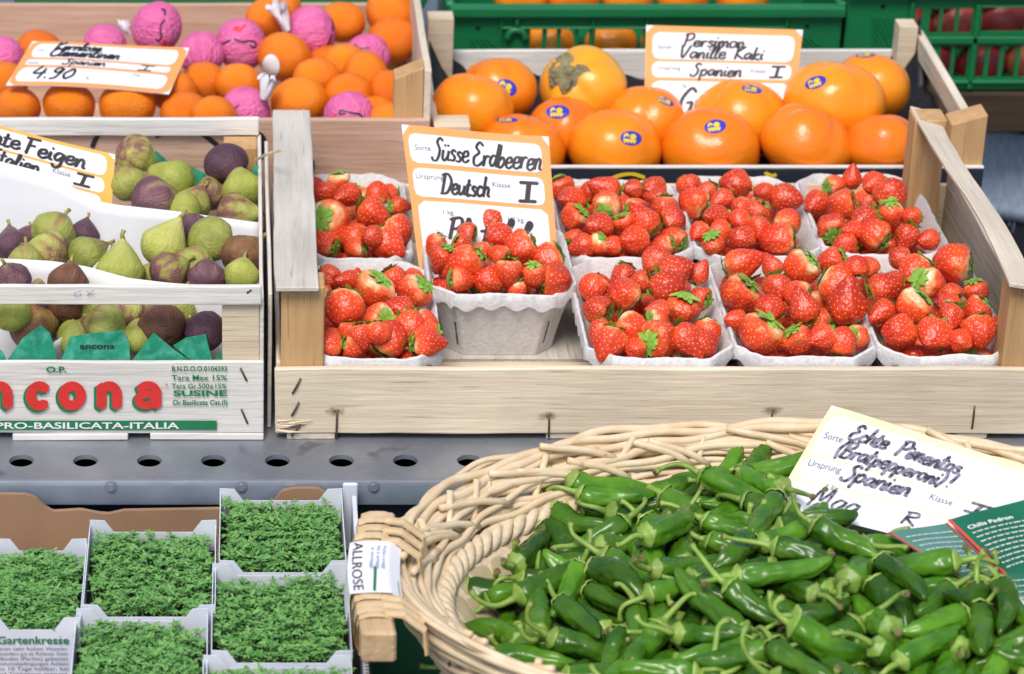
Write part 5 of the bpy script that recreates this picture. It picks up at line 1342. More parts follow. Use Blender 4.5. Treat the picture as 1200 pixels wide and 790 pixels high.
for k, (q, p, r_) in enumerate(zip(PK, op[len(OR):], orr[len(OR):])):
    o = bpy.data.objects.new('wrapped_fruit', pk_me); col.objects.link(o); o.location = p; o.rotation_mode = 'QUATERNION'; o.rotation_quaternion = orient(img_dir([170, 200, 90, 150, 200, 30, 190, 90, 90, 90][k], .1), k * 1.3); o.scale = [2 * r_ * .98] * 3
    if k in SW:
        fn = surf_on(pk_mb, p, o.rotation_quaternion, 2 * r_ * .98); mb = MB(); du, dv = proj(p)[0] - q[0], proj(p)[1] - q[1]
        for st in SW[k]: ribbon(mb, _smooth([(a_ + du, -(b_ + dv)) for a_, b_ in st], 8), 2.1, fn, vary=False)
        child_world(mb, 'black_swirl', 'ink', o)
        if k in (0, 1, 8):
            mb = MB(); tx, ty, sz, rt = {0: (192, 55, 10, 1.0), 1: (273, 35, 10, -.35), 8: (386, 141, 7, 0)}[k]
            hand(mb, 'ool' if k else 'oe', tx + du, -(ty + dv), sz, fn, wd=1.5, rot=rt); child_world(mb, 'red_print', 'red_ink', o)
    wraps.append((o, *proj(p), q[3]))
rank_labels(wraps, lambda q: 'pink wrapped fruit' + (' with swirls' if q[3] else ''), 'in the clementine crate', 'wrapped fruit', 'pink wrapped fruits among the clementines', 5)
for k, (u, v, Yo, ang, tw, L, who) in enumerate(((152, 42, 0, 175, .2, 15, 0), (330, 30, 0, 110, .4, 26, 6), (315, 106, 0, 60, .5, 22, 5))):
    ho = wraps[k and (2 if False else 0)][0]
    pw = op[len(OR) + who]; base = AY(u, v, pw.y - (.018 if k else .0)); mb = MB()
    base2 = AY({0: 152, 1: 336, 2: 308}[k], {0: 42, 1: 36, 2: 116}[k], pw.y - (.016 if k else .0))
    tissue_twist(mb, base2, img_dir({0: 120, 1: 115, 2: 75}[k], .35), L * 1.3 * depth(base) / FPX, k + 2)
    mb.build('tissue_twist', M['tissue'], smooth=True, label=['white twisted tissue end left of the topmost pink wrapped fruit', 'white twisted tissue end in front of the orange near the back board', 'white crumpled tissue end above the front pink wrapped fruit'][k], cat='tissue', group='white tissue ends of wrapped fruit')
fn = surf_on(or_mb[0], op[0], orient(img_dir(70, -.2), 0), 2 * orr[0])
mb = MB(); c_ = (318, -77); n = 20
vs = [fn(c_[0], c_[1], .0004)]
for f_ in (.33, .66, 1.0): vs += [fn(c_[0] + 10 * f_ * math.cos(2 * math.pi * k / n), c_[1] + 13.5 * f_ * math.sin(2 * math.pi * k / n), .0004) for k in range(n)]
mb.add(vs, [(0, 1 + k, 1 + (k + 1) % n) for k in range(n)] + [(1 + j * n + k, 1 + (j + 1) * n + k, 1 + (j + 1) * n + (k + 1) % n, 1 + j * n + (k + 1) % n) for j in (0, 1) for k in range(n)]); child_world(mb, 'oval_sticker', 'paper', oranges[0][0])

# ================================================================== PERSIMMONS
pe_mb = [round_fruit(nu=64, nv=40, oblate=.86, lob=4, lobd=.085, seed=k + 20, dimple=.05, lump=.05, square=.35, dimw=.12) for k in range(4)]
pe_me = [m_.mesh('persimmon', M['pers'], True) for m_ in pe_mb]; pe_yel = pe_mb[2].mesh('persimmon', M['pers_yellow'], True)
sep = MB()
for k in range(4):
    a = math.pi / 2 * k + .3; vs, fs = [], []
    for i in range(7):
        t = i / 6; r_ = .04 + .32 * t; hw = .17 * math.sin(math.pi * min(.25 + .75 * t, 1)) + .004
        for sd in (-1, -.5, 0, .5, 1):
            vs.append((r_ * math.cos(a) - sd * hw * math.sin(a), r_ * math.sin(a) + sd * hw * math.cos(a), .41 + .05 * math.sin(t * 2.4 + k) * (1 + .4 * abs(sd)) - .16 * t * t + .04 * mnoise.noise(Vector((t * 3, sd * 2, k * 3.0))) - .05 * (t > .9)))
    for i in range(6):
        for q in range(4): b = i * 5 + q; fs.append((b, b + 5, b + 6, b + 1))
    sep.add(vs, fs)
sep.tube([(0, 0, .40), (0, 0, .47), (.01, 0, .50)], [.09, .07, .03], 9)
sep_me = sep.mesh('sepals', M['sepal'], True)
# u, v, diameter, blossom-end angle, lean, sticker (u, v, half width, half height, tilt)
PE = [(584,106,86,95,-.0,(593,103,13,10,-20)),(553,128,92,80,-.05,None),(683,104,98,250,-.2,None),(662,152,84,85,.25,(654,131.5,14,8,0)),(612,176,96,80,.0,(594,141,13,3,0)),(720,174,104,85,.05,(739,162,12.5,8.5,-5)),(757,142,92,85,.15,(780,119,10,4,-25)),
      (868,140,104,85,.05,(881,105,12,4.5,-10)),(833,176,112,85,.0,(838,148.5,13,8,8)),(978,122,112,85,.05,(956,97,13,7,20)),(1021,102,88,80,.1,(1014,65,11,3,5)),(945,170,102,60,.15,None),(1033,171,84,90,.0,None)]
def PZ(u, v): return AZ(u, v, .066 + .022 * (175 - v) / 75)
pp = [PZ(q[0], q[1]) for q in PE]; pr = [q[2] * depth(p) / FPX / 2 for q, p in zip(PE, pp)]
pp = relax(pp, pr, iters=80, spring=.14, squash=.84, ymin=.406)
pers = []
for k, (q, p, r_) in enumerate(zip(PE, pp, pr)):
    flip = (k == 2)
    o = bpy.data.objects.new('persimmon', pe_yel if flip else pe_me[k % 4]); col.objects.link(o); o.location = p; o.rotation_mode = 'QUATERNION'
    ax = img_dir(140, .80) if flip else img_dir(q[3], q[4] + .05)
    o.rotation_quaternion = orient(ax, k * .7 + .4); o.scale = [2 * r_ * 1.04] * 3
    if flip:
        c = bpy.data.objects.new('sepals', sep_me); col.objects.link(c); c.parent = o
    if q[5]:
        su, sv, hw, hh, tl = q[5]; du, dv = proj(p)[0] - q[0], proj(p)[1] - q[1]; su += du; sv += dv
        fn = surf_on(pe_mb[k % 4], p, o.rotation_quaternion, 2 * r_ * 1.04); ct_, st_ = math.cos(R(tl)), math.sin(R(tl))
        F2 = lambda x, y, l=0: fn(su + x * ct_ - y * st_, -sv + x * st_ + y * ct_, l)
        mb = MB(); n = 22; vs = [F2(0, 0)]
        for f_ in (.5, 1.0): vs += [F2(hw * f_ * math.cos(2 * math.pi * i / n), hh * f_ * math.sin(2 * math.pi * i / n)) for i in range(n)]
        mb.add(vs, [(0, 1 + i, 1 + (i + 1) % n) for i in range(n)] + [(1 + i, 1 + n + i, 1 + n + (i + 1) % n, 1 + (i + 1) % n) for i in range(n)])
        stk = child_world(mb, 'oval_sticker', 'sticker_blue', o)
        mb = MB(); s_ = hh / 9
        F3 = lambda x, y, l=0: F2(x, y, .0003)
        n = 12; mb.add([F3(2.2 + 3.6 * math.cos(2 * math.pi * i / n), .22 * hh + .36 * hh * math.sin(2 * math.pi * i / n)) for i in range(n)], [tuple(range(n))])
        for i in range(4):
            x0_ = -8 + i * 3.6; ribbon(mb, _smooth([(x0_, -.15 * hh), (x0_ + 1.2, -.62 * hh), (x0_ + 2.6, -.2 * hh)]), 1.5 * s_ + .5, F3, vary=False)
        ribbon(mb, _smooth([(-8, .1 * hh), (-6, .5 * hh), (-3, .25 * hh)]), 2.2 * s_ + .4, F3, vary=False)
        d_ = mb.build('sticker_emblem', M['yellow_ink']); d_.parent = stk
    pers.append((o, *proj(p), 'with dry sepals showing' if flip else ('with blue oval sticker' if q[5] else 'without visible sticker')))
rank_labels(pers, lambda q: f'orange persimmon {q[3]}', 'of the persimmon crate', 'persimmon', 'persimmons on the black liner', 5)
# fruit inside the green crates
inner = []
for (u, v, d) in ((642, 52, 62), (716, 50, 60), (782, 50, 62), (850, 50, 62), (600, 52, 60), (610, -6, 62), (672, -8, 64), (736, -7, 60), (800, -8, 62), (870, -7, 64)) :
    p = AY(u, v, YG + .045 + (.03 if v < 0 else 0)); o = bpy.data.objects.new('persimmon', pe_me[int(u) % 4]); col.objects.link(o); o.location = p; o.rotation_mode = 'QUATERNION'
    o.rotation_quaternion = orient(img_dir(90, .1), u); o.scale = [d * depth(p) / FPX] * 3; inner.append((o, u, v, ''))
rank_labels(inner, lambda q: 'orange persimmon', 'inside the left green crate', 'persimmon', 'persimmons in the green crate', 5)
ap_me = round_fruit(oblate=.92, seed=40, dimple=.08, lump=.05).mesh('pomegranate', M['apple'], True); inner = []
for (u, v, d) in ((1120, 28, 64), (1066, 34, 60), (1172, 22, 66), (1090, 76, 60), (1150, 74, 62), (1205, 72, 60), (1100, -14, 60), (1160, -16, 62)):
    p = AY(u, v, YG + .048); o = bpy.data.objects.new('pomegranate', ap_me); col.objects.link(o); o.location = p; o.rotation_mode = 'QUATERNION'; o.rotation_quaternion = orient(img_dir(60 + u, -.3), u); o.scale = [d * depth(p) / FPX] * 3
    inner.append((o, u, v, ''))
rank_labels(inner, lambda q: 'dark red pomegranate', 'inside the right green crate', 'pomegranate', 'pomegranates in the right green crate', 4)
# ================================================================== PRICE SIGNS
def bil(c, bulge=0.0, wave=0.0):
    TL, TR, BL, BR = [Vector(q) for q in c]
    n = (TR - TL).cross(BL - TL).normalized()
    if n.dot(CAM - TL) < 0: n = -n
    def fn(s, t, l=0.0):
        p = (BL.lerp(BR, s)).lerp(TL.lerp(TR, s), t)
        return p + n * (bulge * math.sin(math.pi * s) + wave * math.sin(4.2 * s + 2 * t) * (.4 + t) + l)
    return fn
def sign(name, corners, W, H, border, fields, printed, writing, label, m_border, bulge=.003, wave=.0015, round_outer=True, group='handwritten price signs', inkm='ink'):
    f0 = bil(corners, bulge, wave)
    mb = MB(); mb.patch(lambda s, t: f0(s, t), 30, 20, .0005)
    root = mb.build(name, M['paper'], smooth=True, angle=50, label=label, cat='sign', group=group)
    # patch() offsets along its own normal; the printed layers sit on the viewer's side
    F = lambda lay: (lambda x, y, l=0.0: f0(x / W, y / H, lay + l))
    if m_border:
        mb = MB(); rrect(mb, border, W - border, border, H - border, 9, F(.00035), nx=30); sub(mb.build('coloured_border', M[m_border], smooth=True), root)
    for (x0, x1, y0, y1) in fields:
        mb = MB(); rrect(mb, x0, x1, y0, y1, min(8, (y1 - y0) * .4), F(.0007), nx=30); sub(mb.build('white_field', M['paper'], smooth=True), root)
    for (s, x, y, sz) in printed:
        mb = MB(); text_to(mb, s, x, y, sz, F(.00105), bold=.0); sub(mb.build('printed_word', M['print']), root)
    for k, it in enumerate(writing):
        mb = MB(); s, x, y, sz, wdt = it[:5]
        hand(mb, s, x, y, sz, F(.0011), wd=it[5] if len(it) > 5 else sz * .15, seed=k + 3, width=wdt, slant=it[6] if len(it) > 6 else .22)
        sub(mb.build('handwriting', M[inkm]), root)
    return root
# sign faces measured in photo units (W x H), origin at the lower left corner
W, H = 176, 190
sign('price_sign', (AY(470, 147, .262), AY(643, 160, .258), AY(493, 330, .192), AY(657, 338, .190)), W, H, 0, [(6, W - 10, 144, 180), (6, W - 10, 103, 138), (8, W - 8, -2, 98)],
     [('Sorte', 12, 160, 9), ('Ursprung', 9, 125, 9), ('Klasse', 102, 122, 9), ('1 kg', 36, 83, 8.5), ('1/2 kg', 116, 80, 8.5)],
     [('Süsse', 32, 149, 28, 44, 2.9), ('Erdbeeren', 80, 147, 29, 84, 3.0), ('Deutsch', 37, 108, 25, 60, 3.3), ('I', 134, 107, 24, 24, 5.5, .1), ('Pl', 40, 54, 26, 26, 4.2), ('f', 80, 54, 24, 14, 4.2), ('l', 108, 54, 26, 12, 4.2), ('l', 130, 54, 26, 14, 4.4)],
     'curved orange-bordered sign handwritten Erdbeeren standing behind the raised strawberry punnet', 'orange_print', bulge=.002, wave=.004)
W, H = 186, 130
sign('price_sign', (AY(757, 30, .570), AY(941, 35, .570), AY(754, 158, .512), AY(926, 160, .512)), W, H, 0, [(8, W - 8, 90, 122), (8, W - 8, 68, 87), (8, W - 8, 2, 64)],
     [('Sorte', 14, 102, 7.5), ('Ursprung', 14, 77, 7.5), ('Klasse', 128, 76, 7.5), ('1 kg', 40, 57, 6.5), ('1/2 kg', 136, 54, 6.5)],
     [('Persimon', 44, 106, 15, 74, 2.6), ('Vanille', 40, 92, 15, 56, 2.6), ('Kaki', 106, 92, 15, 36, 2.8), ('Spanien', 55, 71, 15, 62, 2.6), ('I', 152, 71, 13, 18, 3.4, .1), ('Gric', 40, 26, 30, 54, 3.6)],
     'flat orange-bordered sign handwritten Persimon standing among the persimmons', 'orange_print', bulge=.001, wave=.001)
W, H = 190, 56
sign('price_sign', (AY(38, 50, .530), AY(222, 56, .530), AY(7, 100, .452), AY(198, 110, .452)), W, H, 0, [(8, W - 9, 34, 52), (8, W - 11, 24.5, 31.5), (6, W - 9, 4, 21.5)],
     [('Sorte', 14, 42, 3.4), ('Ursprung', 10, 26.2, 3.4), ('kg', 88, 9, 4), ('1/2 kg', 138, 17, 4)],
     [('Kernlose', 32, 44.5, 9.5, 56, 2.5), ('Clementinen', 30, 36, 9.5, 84, 2.5), ('Spanien', 52, 26, 7, 50, 1.7), ('I', 142, 25, 6, 18, 1.5), ('4.90', 22, 8, 13.5, 50, 2.6)],
     'low orange-bordered sign priced 4.90 lying back on the clementines', 'orange_print', bulge=.002, wave=.0012)
W, H = 196, 88
sign('price_sign', (AY(-60, 133, .262), AY(135, 181, .262), AY(-66, 220, .216), AY(129, 272, .216)), W, H, 0, [(-4, W - 9, 61, 84), (-4, W - 10, 41, 58), (-4, W - 12, -2, 38)],
     [('Klasse', 124, 49.5, 8.5), ('1/2 kg', 130, 31, 8.5)],
     [('Echte', 22, 65, 19, 62, 3.4), ('Feigen', 88, 64, 20, 74, 3.6), ('Italien', 50, 43, 17, 58, 3.2), ('I', 150, 44, 13, 22, 3.8)],
     'amber-bordered sign handwritten Feigen leaning behind the tall white card', 'amber_print', bulge=.001, wave=.002)
W, H = 262, 120
sg = sign('price_sign', (AY(975, 478, -.104), AY(1228, 553, -.205), AY(905, 592, -.182), AY(1176, 660, -.262)), W, H, 0, [(7, W + 2, 62, 110), (7, W + 2, 34, 60), (7, W + 2, -2, 32)],
     [('Sorte', 12, 82, 10.5), ('Ursprung', 12, 49, 10.5), ('1 kg', 44, 28, 9.5), ('Klasse', 156, 48, 10.5)],
     [('Echte', 38, 88, 19, 46, 3.6), ('Pimentos', 96, 86, 20, 76, 3.8), ('(Bratpepperoni)', 34, 66, 19, 128, 3.6), ('!', 166, 68, 19, 6, 3.6), ('Spanien', 56, 43, 20, 78, 3.8), ('I', 198, 47, 12, 26, 4), ('Mag', 36, 8, 24, 56, 3), ('R', 140, 12, 16, 18, 3)],
     'pale yellow sign handwritten Pimentos leaning at the back of the pepper basket', 'yellow_paper', bulge=.002, wave=.002, inkm='greyink')

# ================================================================== CRESS BOXES AND THEIR TRAY
def cress_mesh(w_, d_, seed, n=780):
    rg = random.Random(seed); mb = MB(); st = MB()
    for k in range(n):
        x = rg.uniform(.004, w_ - .004); y = rg.uniform(.005, d_ - .007)
        e = min(x, w_ - x, y, d_ - y); h = .0125 + .0050 * mnoise.noise(Vector((x * 45, y * 45, seed))) + rg.uniform(-.0045, .0065) + .002 * min(1, e / .02)
        lx, ly = rg.uniform(-.004, .004), rg.uniform(-.004, .004)
        top = Vector((x + lx, y + ly, h))
        a0 = rg.uniform(0, 6.28); up = rg.uniform(.0, .9)
        for q in range(6):       # two cotyledons of three lobes each
            side = q // 3; a = a0 + side * math.pi + (q % 3 - 1) * .62
            L = rg.uniform(.0046, .0070) * (1.15 if q % 3 == 1 else .85); wd = rg.uniform(.00075, .0011)
            d = Vector((math.cos(a), math.sin(a), up * .75 + rg.uniform(-.2, .25))).normalized(); sd = Vector((-math.sin(a), math.cos(a), rg.uniform(-.3, .3))) * wd
            p1 = top + d * L * .35; p2 = top + d * L * .72 + Vector((0, 0, -.0002)); p3 = top + d * L + Vector((0, 0, -.0012)); up_ = Vector((0, 0, .0004))
            mb.add([top, p1 + sd * .8, p1 - up_ * .5, p1 - sd * .8, p2 + sd, p2 - up_, p2 - sd, p3], [(0, 1, 2), (0, 2, 3), (1, 4, 5, 2), (2, 5, 6, 3), (4, 7, 5), (5, 7, 6)])
        if rg.random() < .5: st.tube([(x, y, -.002), top], [.0005, .0004], 3, caps=False)
    b = len(mb.v); mb.v += st.v; mb.f += [tuple(i + b for i in f) for f in st.f]; mb.m += [1] * len(st.f)
    return mb
CBH = .046; ZC = -.055          # box height, tray floor
def cress_box(bl, br, fl, fr, zr, label, seed):
    a, b, c, d = AZ(*bl, zr), AZ(*br, zr), AZ(*fl, zr), AZ(*fr, zr)
    x0, x1 = (a.x + c.x) / 2, (b.x + d.x) / 2; y0, y1 = (c.y + d.y) / 2, (a.y + b.y) / 2; zb = ZC
    t = empty('cress_box', ((x0 + x1) / 2, (y0 + y1) / 2, zb), label, 'cress box', 'punnets of cress in the brown cardboard tray')
    th = .0007; w_ = x1 - x0; tab = .018; hi = .0095; mb = MB()
    def wall(p, q, nrm, out):
        """end wall with raised corner tabs and a dip between them"""
        p, q = Vector(p), Vector(q); L = (q - p).length; e = (q - p) / L
        prof = [(0, hi), (tab * .62, hi - .0005), (tab, -.001), (L - tab, -.001), (L - tab * .62, hi - .0005), (L, hi)]
        vs = []
        for s in (0, 1):
            for (u, h) in prof: vs.append(p + e * u + Vector((0, 0, zr - zb + h)) + nrm * th * s)
            for (u, h) in prof: vs.append(p + e * u + nrm * th * s)
        n = 6; fs = []
        for i in range(n - 1):
            fs.append((i, n + i, n + i + 1, i + 1)); fs.append((2 * n + i, 2 * n + i + 1, 3 * n + i + 1, 3 * n + i)); fs.append((i, i + 1, 2 * n + i + 1, 2 * n + i))
        fs += [(0, 2 * n, 3 * n, n), (n - 1, 2 * n - 1, 4 * n - 1, 3 * n - 1)]
        mb.add(vs, fs)
    z3_ = Vector((0, 0, 0))
    wall((x0, y1, zb), (x1, y1, zb), Vector((0, -1, 0)), 1); wall((x0, y0, zb), (x1, y0, zb), Vector((0, 1, 0)), 1)
    for (xa, sg_) in ((x0, 1), (x1, -1)):
        mb.box(min(xa, xa + sg_ * th), max(xa, xa + sg_ * th), y0 + .001, y1 - .001, zb, zr + hi * .55, bev=0, n=6, wob=.0006, seed=seed)
    mb.box(x0 + th, x1 - th, y0 + th, y1 - th, zb, zb + .0008, bev=0)
    mb.build('carton', M['cress_box'], t)
    mb = MB()
    for (xa, sg_) in ((x0, -1), (x1, 1)):
        xx = xa + sg_ * .0005; mb = MB(); mb.add([(xx, y0 + .004, zb + .001), (xx, y1 - .002, zb + .001), (xx, y1 - .002, zr - .002), (xx, y0 + .012, zr - .003)], [(0, 1, 2, 3)]); mb.build('blue_side_print', M['blue_card'], t)
    mb = MB(); mb.box(x0 + .0012, x1 - .0012, y0 + .0012, y1 - .0012, zb + .001, zr - .0165, bev=0); mb.build('growing_mat', M['soil'], t)
    o = bpy.data.objects.new('cress', cress_mesh(w_ - .004, y1 - y0 - .004, seed).mesh('cress', [M['cress'], M['cress_stem']]))
    col.objects.link(o); o.parent = t; o.location = (x0 + .002 - t.location.x, y0 + .002 - t.location.y, zr - .0165 - zb)
    o['kind'] = 'stuff'
    return t, (x0, x1, y0, y1)
ZRC = -.006
cb = {}
CB = [((-8, 644), (103, 644), (-16, 737), (93, 737), 'cress box at the far left with printed text on its front wall'), ((107, 622), (257, 622), (95, 722), (249, 722), 'cress box second from left, at the back beside the brown cardboard'), ((93, 726), (249, 726), (76, 838), (236, 838), 'cress box in front of the middle back one, cut by the picture edge'),
      ((258, 585), (404, 585), (256, 670), (403, 670), 'rearmost cress box, nearest the steel counter'), ((252, 673), (409, 673), (244, 776), (410, 776), 'cress box beside the basket handle and its white tag'), ((242, 781), (413, 781), (232, 880), (415, 880), 'front cress box at the picture edge left of the basket'), ((-16, 742), (92, 742), (-30, 852), (78, 852), None)]
for k, (a, b, c, d, lb) in enumerate(CB):
    if lb: cb[k] = cress_box(a, b, c, d, ZRC, lb, k + 1)
# printed front wall of the leftmost box
t0, (bx0, bx1, by0, by1) = cb[0]
mb = MB(); fnp = lambda x, y, l=0: Vector((bx0 + x, by0 - .0011 - l, ZRC + y))
text_to(mb, 'e Gartenkresse', bx1 - bx0 - .0660, -.0118, .0088, fnp, bold=.02, width=.058)
mb.build('green_heading', M['green_ink'], t0)
mb = MB()
for k, s in enumerate(['hat einen sehr hohen Vitamin-', 'sich besonders gut als Rohkost. Dann', 'Speziboden (Perlite) gebettet', 'Wachstumsbedingungen Achten', 'bis zu 10 Tage haltbar, bei', 'nur mit Trinkwasser gegossen.', 'Kresse kann der Boden in die', 'gegeben werden. Perlite hemmen']):
    text_to(mb, s, bx1 - bx0 - .0670, -.0172 - .0042 * k, .0042, fnp, width=.058)
mb.build('small_print', M['print'], t0)

tr = empty('cardboard_tray', (-.05, -.18, ZC - .004), 'shallow brown cardboard tray with wavy rear wall holding the cress boxes', 'tray')
TX0, TX1, TY0, TY1 = -.32, .0905, -.455, -.0785
def tray_wall(top, Y, zb, name, m):
    us = [q[0] for q in top]; vv = [q[1] for q in top]
    def fn(s, t): u = us[0] + (us[-1] - us[0]) * s; v = float(np.interp(u, us, vv)); a = AY(u, v, Y); return Vector((a.x, Y, zb + (a.z - zb) * t))
    mb = MB(); mb.patch(fn, 160, 3, .004); return mb.build(name, M[m], tr, smooth=True, angle=40)
tray_wall([(-200, 578), (30, 580), (42, 584), (52, 594), (62, 600), (95, 598), (115, 602), (128, 603), (145, 599), (255, 597), (300, 598), (318, 592), (330, 576), (345, 573), (372, 573), (385, 580), (395, 590)], TY1, ZC - .004, 'rear_wall', 'cardboard')
mb = MB(); mb.box(TX0, TX1, TY0, TY1 - .0045, ZC - .004, ZC - .0005, bev=.0005); mb.build('base', M['cardboard'], tr)
mb = MB(); mb.box(TX0, TX1, TY0 - .004, TY0 - .0002, ZC - .004, ZC + .035, bev=.0008); mb.build('front_wall', M['cardboard'], tr)
mb = MB(); mb.box(TX1 - .0036, TX1, TY0, TY1 - .0045, ZC, ZRC + .003, bev=.0005, n=8, wob=.0006, seed=3); mb.build('side_wall', M['cress_box'], tr)
mb = MB()
for k in range(36):      # corrugated core showing along the cut edge
    y = TY0 + .004 + k * .0041; mb.box(TX1 - .0032, TX1 - .0004, y, y + .0016, ZRC + .0031, ZRC + .0037, bev=0)
mb.build('cut_edge', M['cardboard'], tr)
mb = MB(); a = AZ(432, 588, .010); mb.box(a.x - .018, a.x - .0065, -.078, -.0745, -.055, .004, bev=.001); mb.build('tray_flap', M['cress_box'], tr)

# ================================================================== WICKER BASKET
BC = Vector((.402, -.278, 0)); BA, BB, BZ = .297, .202, .052
wb = empty('wicker_basket', (BC.x, BC.y, -.058), 'oval peeled willow basket with palm leaf lining heaped with green peppers', 'basket')
def ell(ph, k, z, dx=0, dy=0): return Vector((BC.x + (BA * k + dx) * math.cos(ph), BC.y + (BB * k + dy) * math.sin(ph), z))
def bowl(x, y):
    r2 = ((x - BC.x) / BA) ** 2 + ((y - BC.y) / BB) ** 2; r_ = math.sqrt(r2)
    return -.030 + .050 * max(0, (r_ - .62) / .26) ** 1.5 if r_ > .62 else -.030
rg = random.Random(5); NP = 260
def rods(name, n, kin, kout, zlo, zhi, twist, rad, ph0=0.0, seed=0):
    """n willow rods running round the rim, crossing a band between (kin,zlo) and (kout,zhi)"""
    mb = MB(); r2 = random.Random(seed)
    for q in range(n):
        pts, rr = [], []; o_ = r2.uniform(0, 6); ra = rad * r2.uniform(.8, 1.15)
        for i in range(NP + 1):
            ph = 2 * math.pi * i / NP; a = ph0 + 2 * math.pi * q / n + twist * ph
            t = .5 + .5 * math.cos(a); dz = math.sin(a)
            k = kin + (kout - kin) * t; z = zlo + (zhi - zlo) * t + dz * rad * 1.5
            wv = .0022 * math.sin(ph * 9 + o_) + .0012 * math.sin(ph * 23 + o_ * 2)
            n_ = Vector((math.cos(ph), math.sin(ph), 0)); pts.append(ell(ph, k, z + wv * .8) + n_ * wv); rr.append(ra * (1 + .12 * math.sin(ph * 5 + o_)))
        mb.tube(pts, rr, 8, caps=False)
    return mb.build(name, M['wicker'], wb, smooth=True)
rods('rim', 9, .950, 1.0, BZ - .011, BZ + .003, 1, .0031, seed=1)
rods('inner_weave', 10, .880, .952, .022, BZ - .008, 1, .0029, ph0=.6, seed=2)
rods('outer_weave', 10, .90, .99, -.004, BZ - .010, 2, .0033, ph0=.3, seed=3)
rods('outer_weave', 8, .80, .90, -.046, -.006, 3, .0040, ph0=.9, seed=4)
mb = MB()
for k in range(46):
    ph = 2 * math.pi * (k + rg.uniform(-.25, .25)) / 46; a = ell(ph, .80, -.05); b = ell(ph + rg.uniform(-.05, .05), .90, .012); c = ell(ph + rg.uniform(-.12, .12), .955, BZ - .002 + rg.uniform(-.006, .010))
    mb.tube([a, b, c], [.0030, .0030, .0026], 7)
mb.build('stakes', M['wicker'], wb, smooth=True)
mb = MB()
for k in range(60):     # cut rod ends laid along the inner wall
    ph = rg.uniform(0, 6.283); k0 = rg.uniform(.885, .93); z0 = .026 + (k0 - .885) * .35; L = rg.uniform(.14, .32)
    mb.tube([ell(ph + L * i / 5, k0 + .045 * i / 5, z0 + .022 * i / 5 + .002 * math.sin(i)) for i in range(6)], [.0029] * 5 + [.0026], 8)
mb.build('rod_ends', M['wicker'], wb, smooth=True)
mb = MB()
for q in range(3):
    pts = []
    for i in range(NP * 2 + 1):
        ph = math.pi * i / NP; a = 2 * math.pi * q / 3 + ph * 36; n_ = Vector((math.cos(ph), math.sin(ph), .4)).normalized()
        pts.append(ell(ph, .868, .017) + n_ * .0042 * math.cos(a) + Vector((0, 0, 1)) * .0042 * math.sin(a))
    mb.tube(pts, [.0046 * (1 + .15 * mnoise.noise(Vector((i * .3, q * 9, 0)))) for i in range(len(pts))], 7, caps=False)
mb.build('straw_braid', M['straw'], wb, smooth=True)
mb = MB(); vs, fs = [], []       # plaited palm lining
cA, sA = math.cos(.72), math.sin(.72); sw, pitch = .0205, .0215
def lin(a, b, l): 
    x, y = BC.x + a * cA - b * sA, BC.y + a * sA + b * cA
    return x, y, bowl(x, y) + l
def inside(a, b):
    x, y = a * cA - b * sA, a * sA + b * cA; return (x / BA) ** 2 + (y / BB) ** 2 < .87 ** 2
for fam in (0, 1):
    for i in range(-16, 17):
        run = []
        for j in range(-150, 151):
            u = j * .0022; c_ = i * pitch
            ok = inside(u, c_) if fam == 0 else inside(c_, u)
            if ok:
                ph = math.pi * u / pitch + math.pi * i + (math.pi if fam else 0); lift = .0016 + .0013 * math.tanh(2.2 * math.cos(ph + (math.pi / 2 if False else 0)))
                row = [lin(u, c_ + e * sw / 2, lift - .0003 * abs(e)) if fam == 0 else lin(c_ + e * sw / 2, u, lift - .0003 * abs(e)) for e in (-1, 0, 1)]
                run.append(row)
            elif run:
                break
        if len(run) > 2:
            b = len(vs)
            for row in run: vs += row
            for k in range(len(run) - 1):
                for q in (0, 1): fs.append((b + k * 3 + q, b + k * 3 + q + 1, b + k * 3 + q + 4, b + k * 3 + q + 3))
mb.add(vs, fs); mb.build('palm_lining', M['palm'], wb)
mb = MB()
def floor_fn(s, t): ph = 2 * math.pi * s; p = ell(ph, .89 * t, 0); p.z = bowl(p.x, p.y) - .0022; return p
mb.patch(floor_fn, 72, 12, .003); mb.build('base', M['straw'], wb, smooth=True)
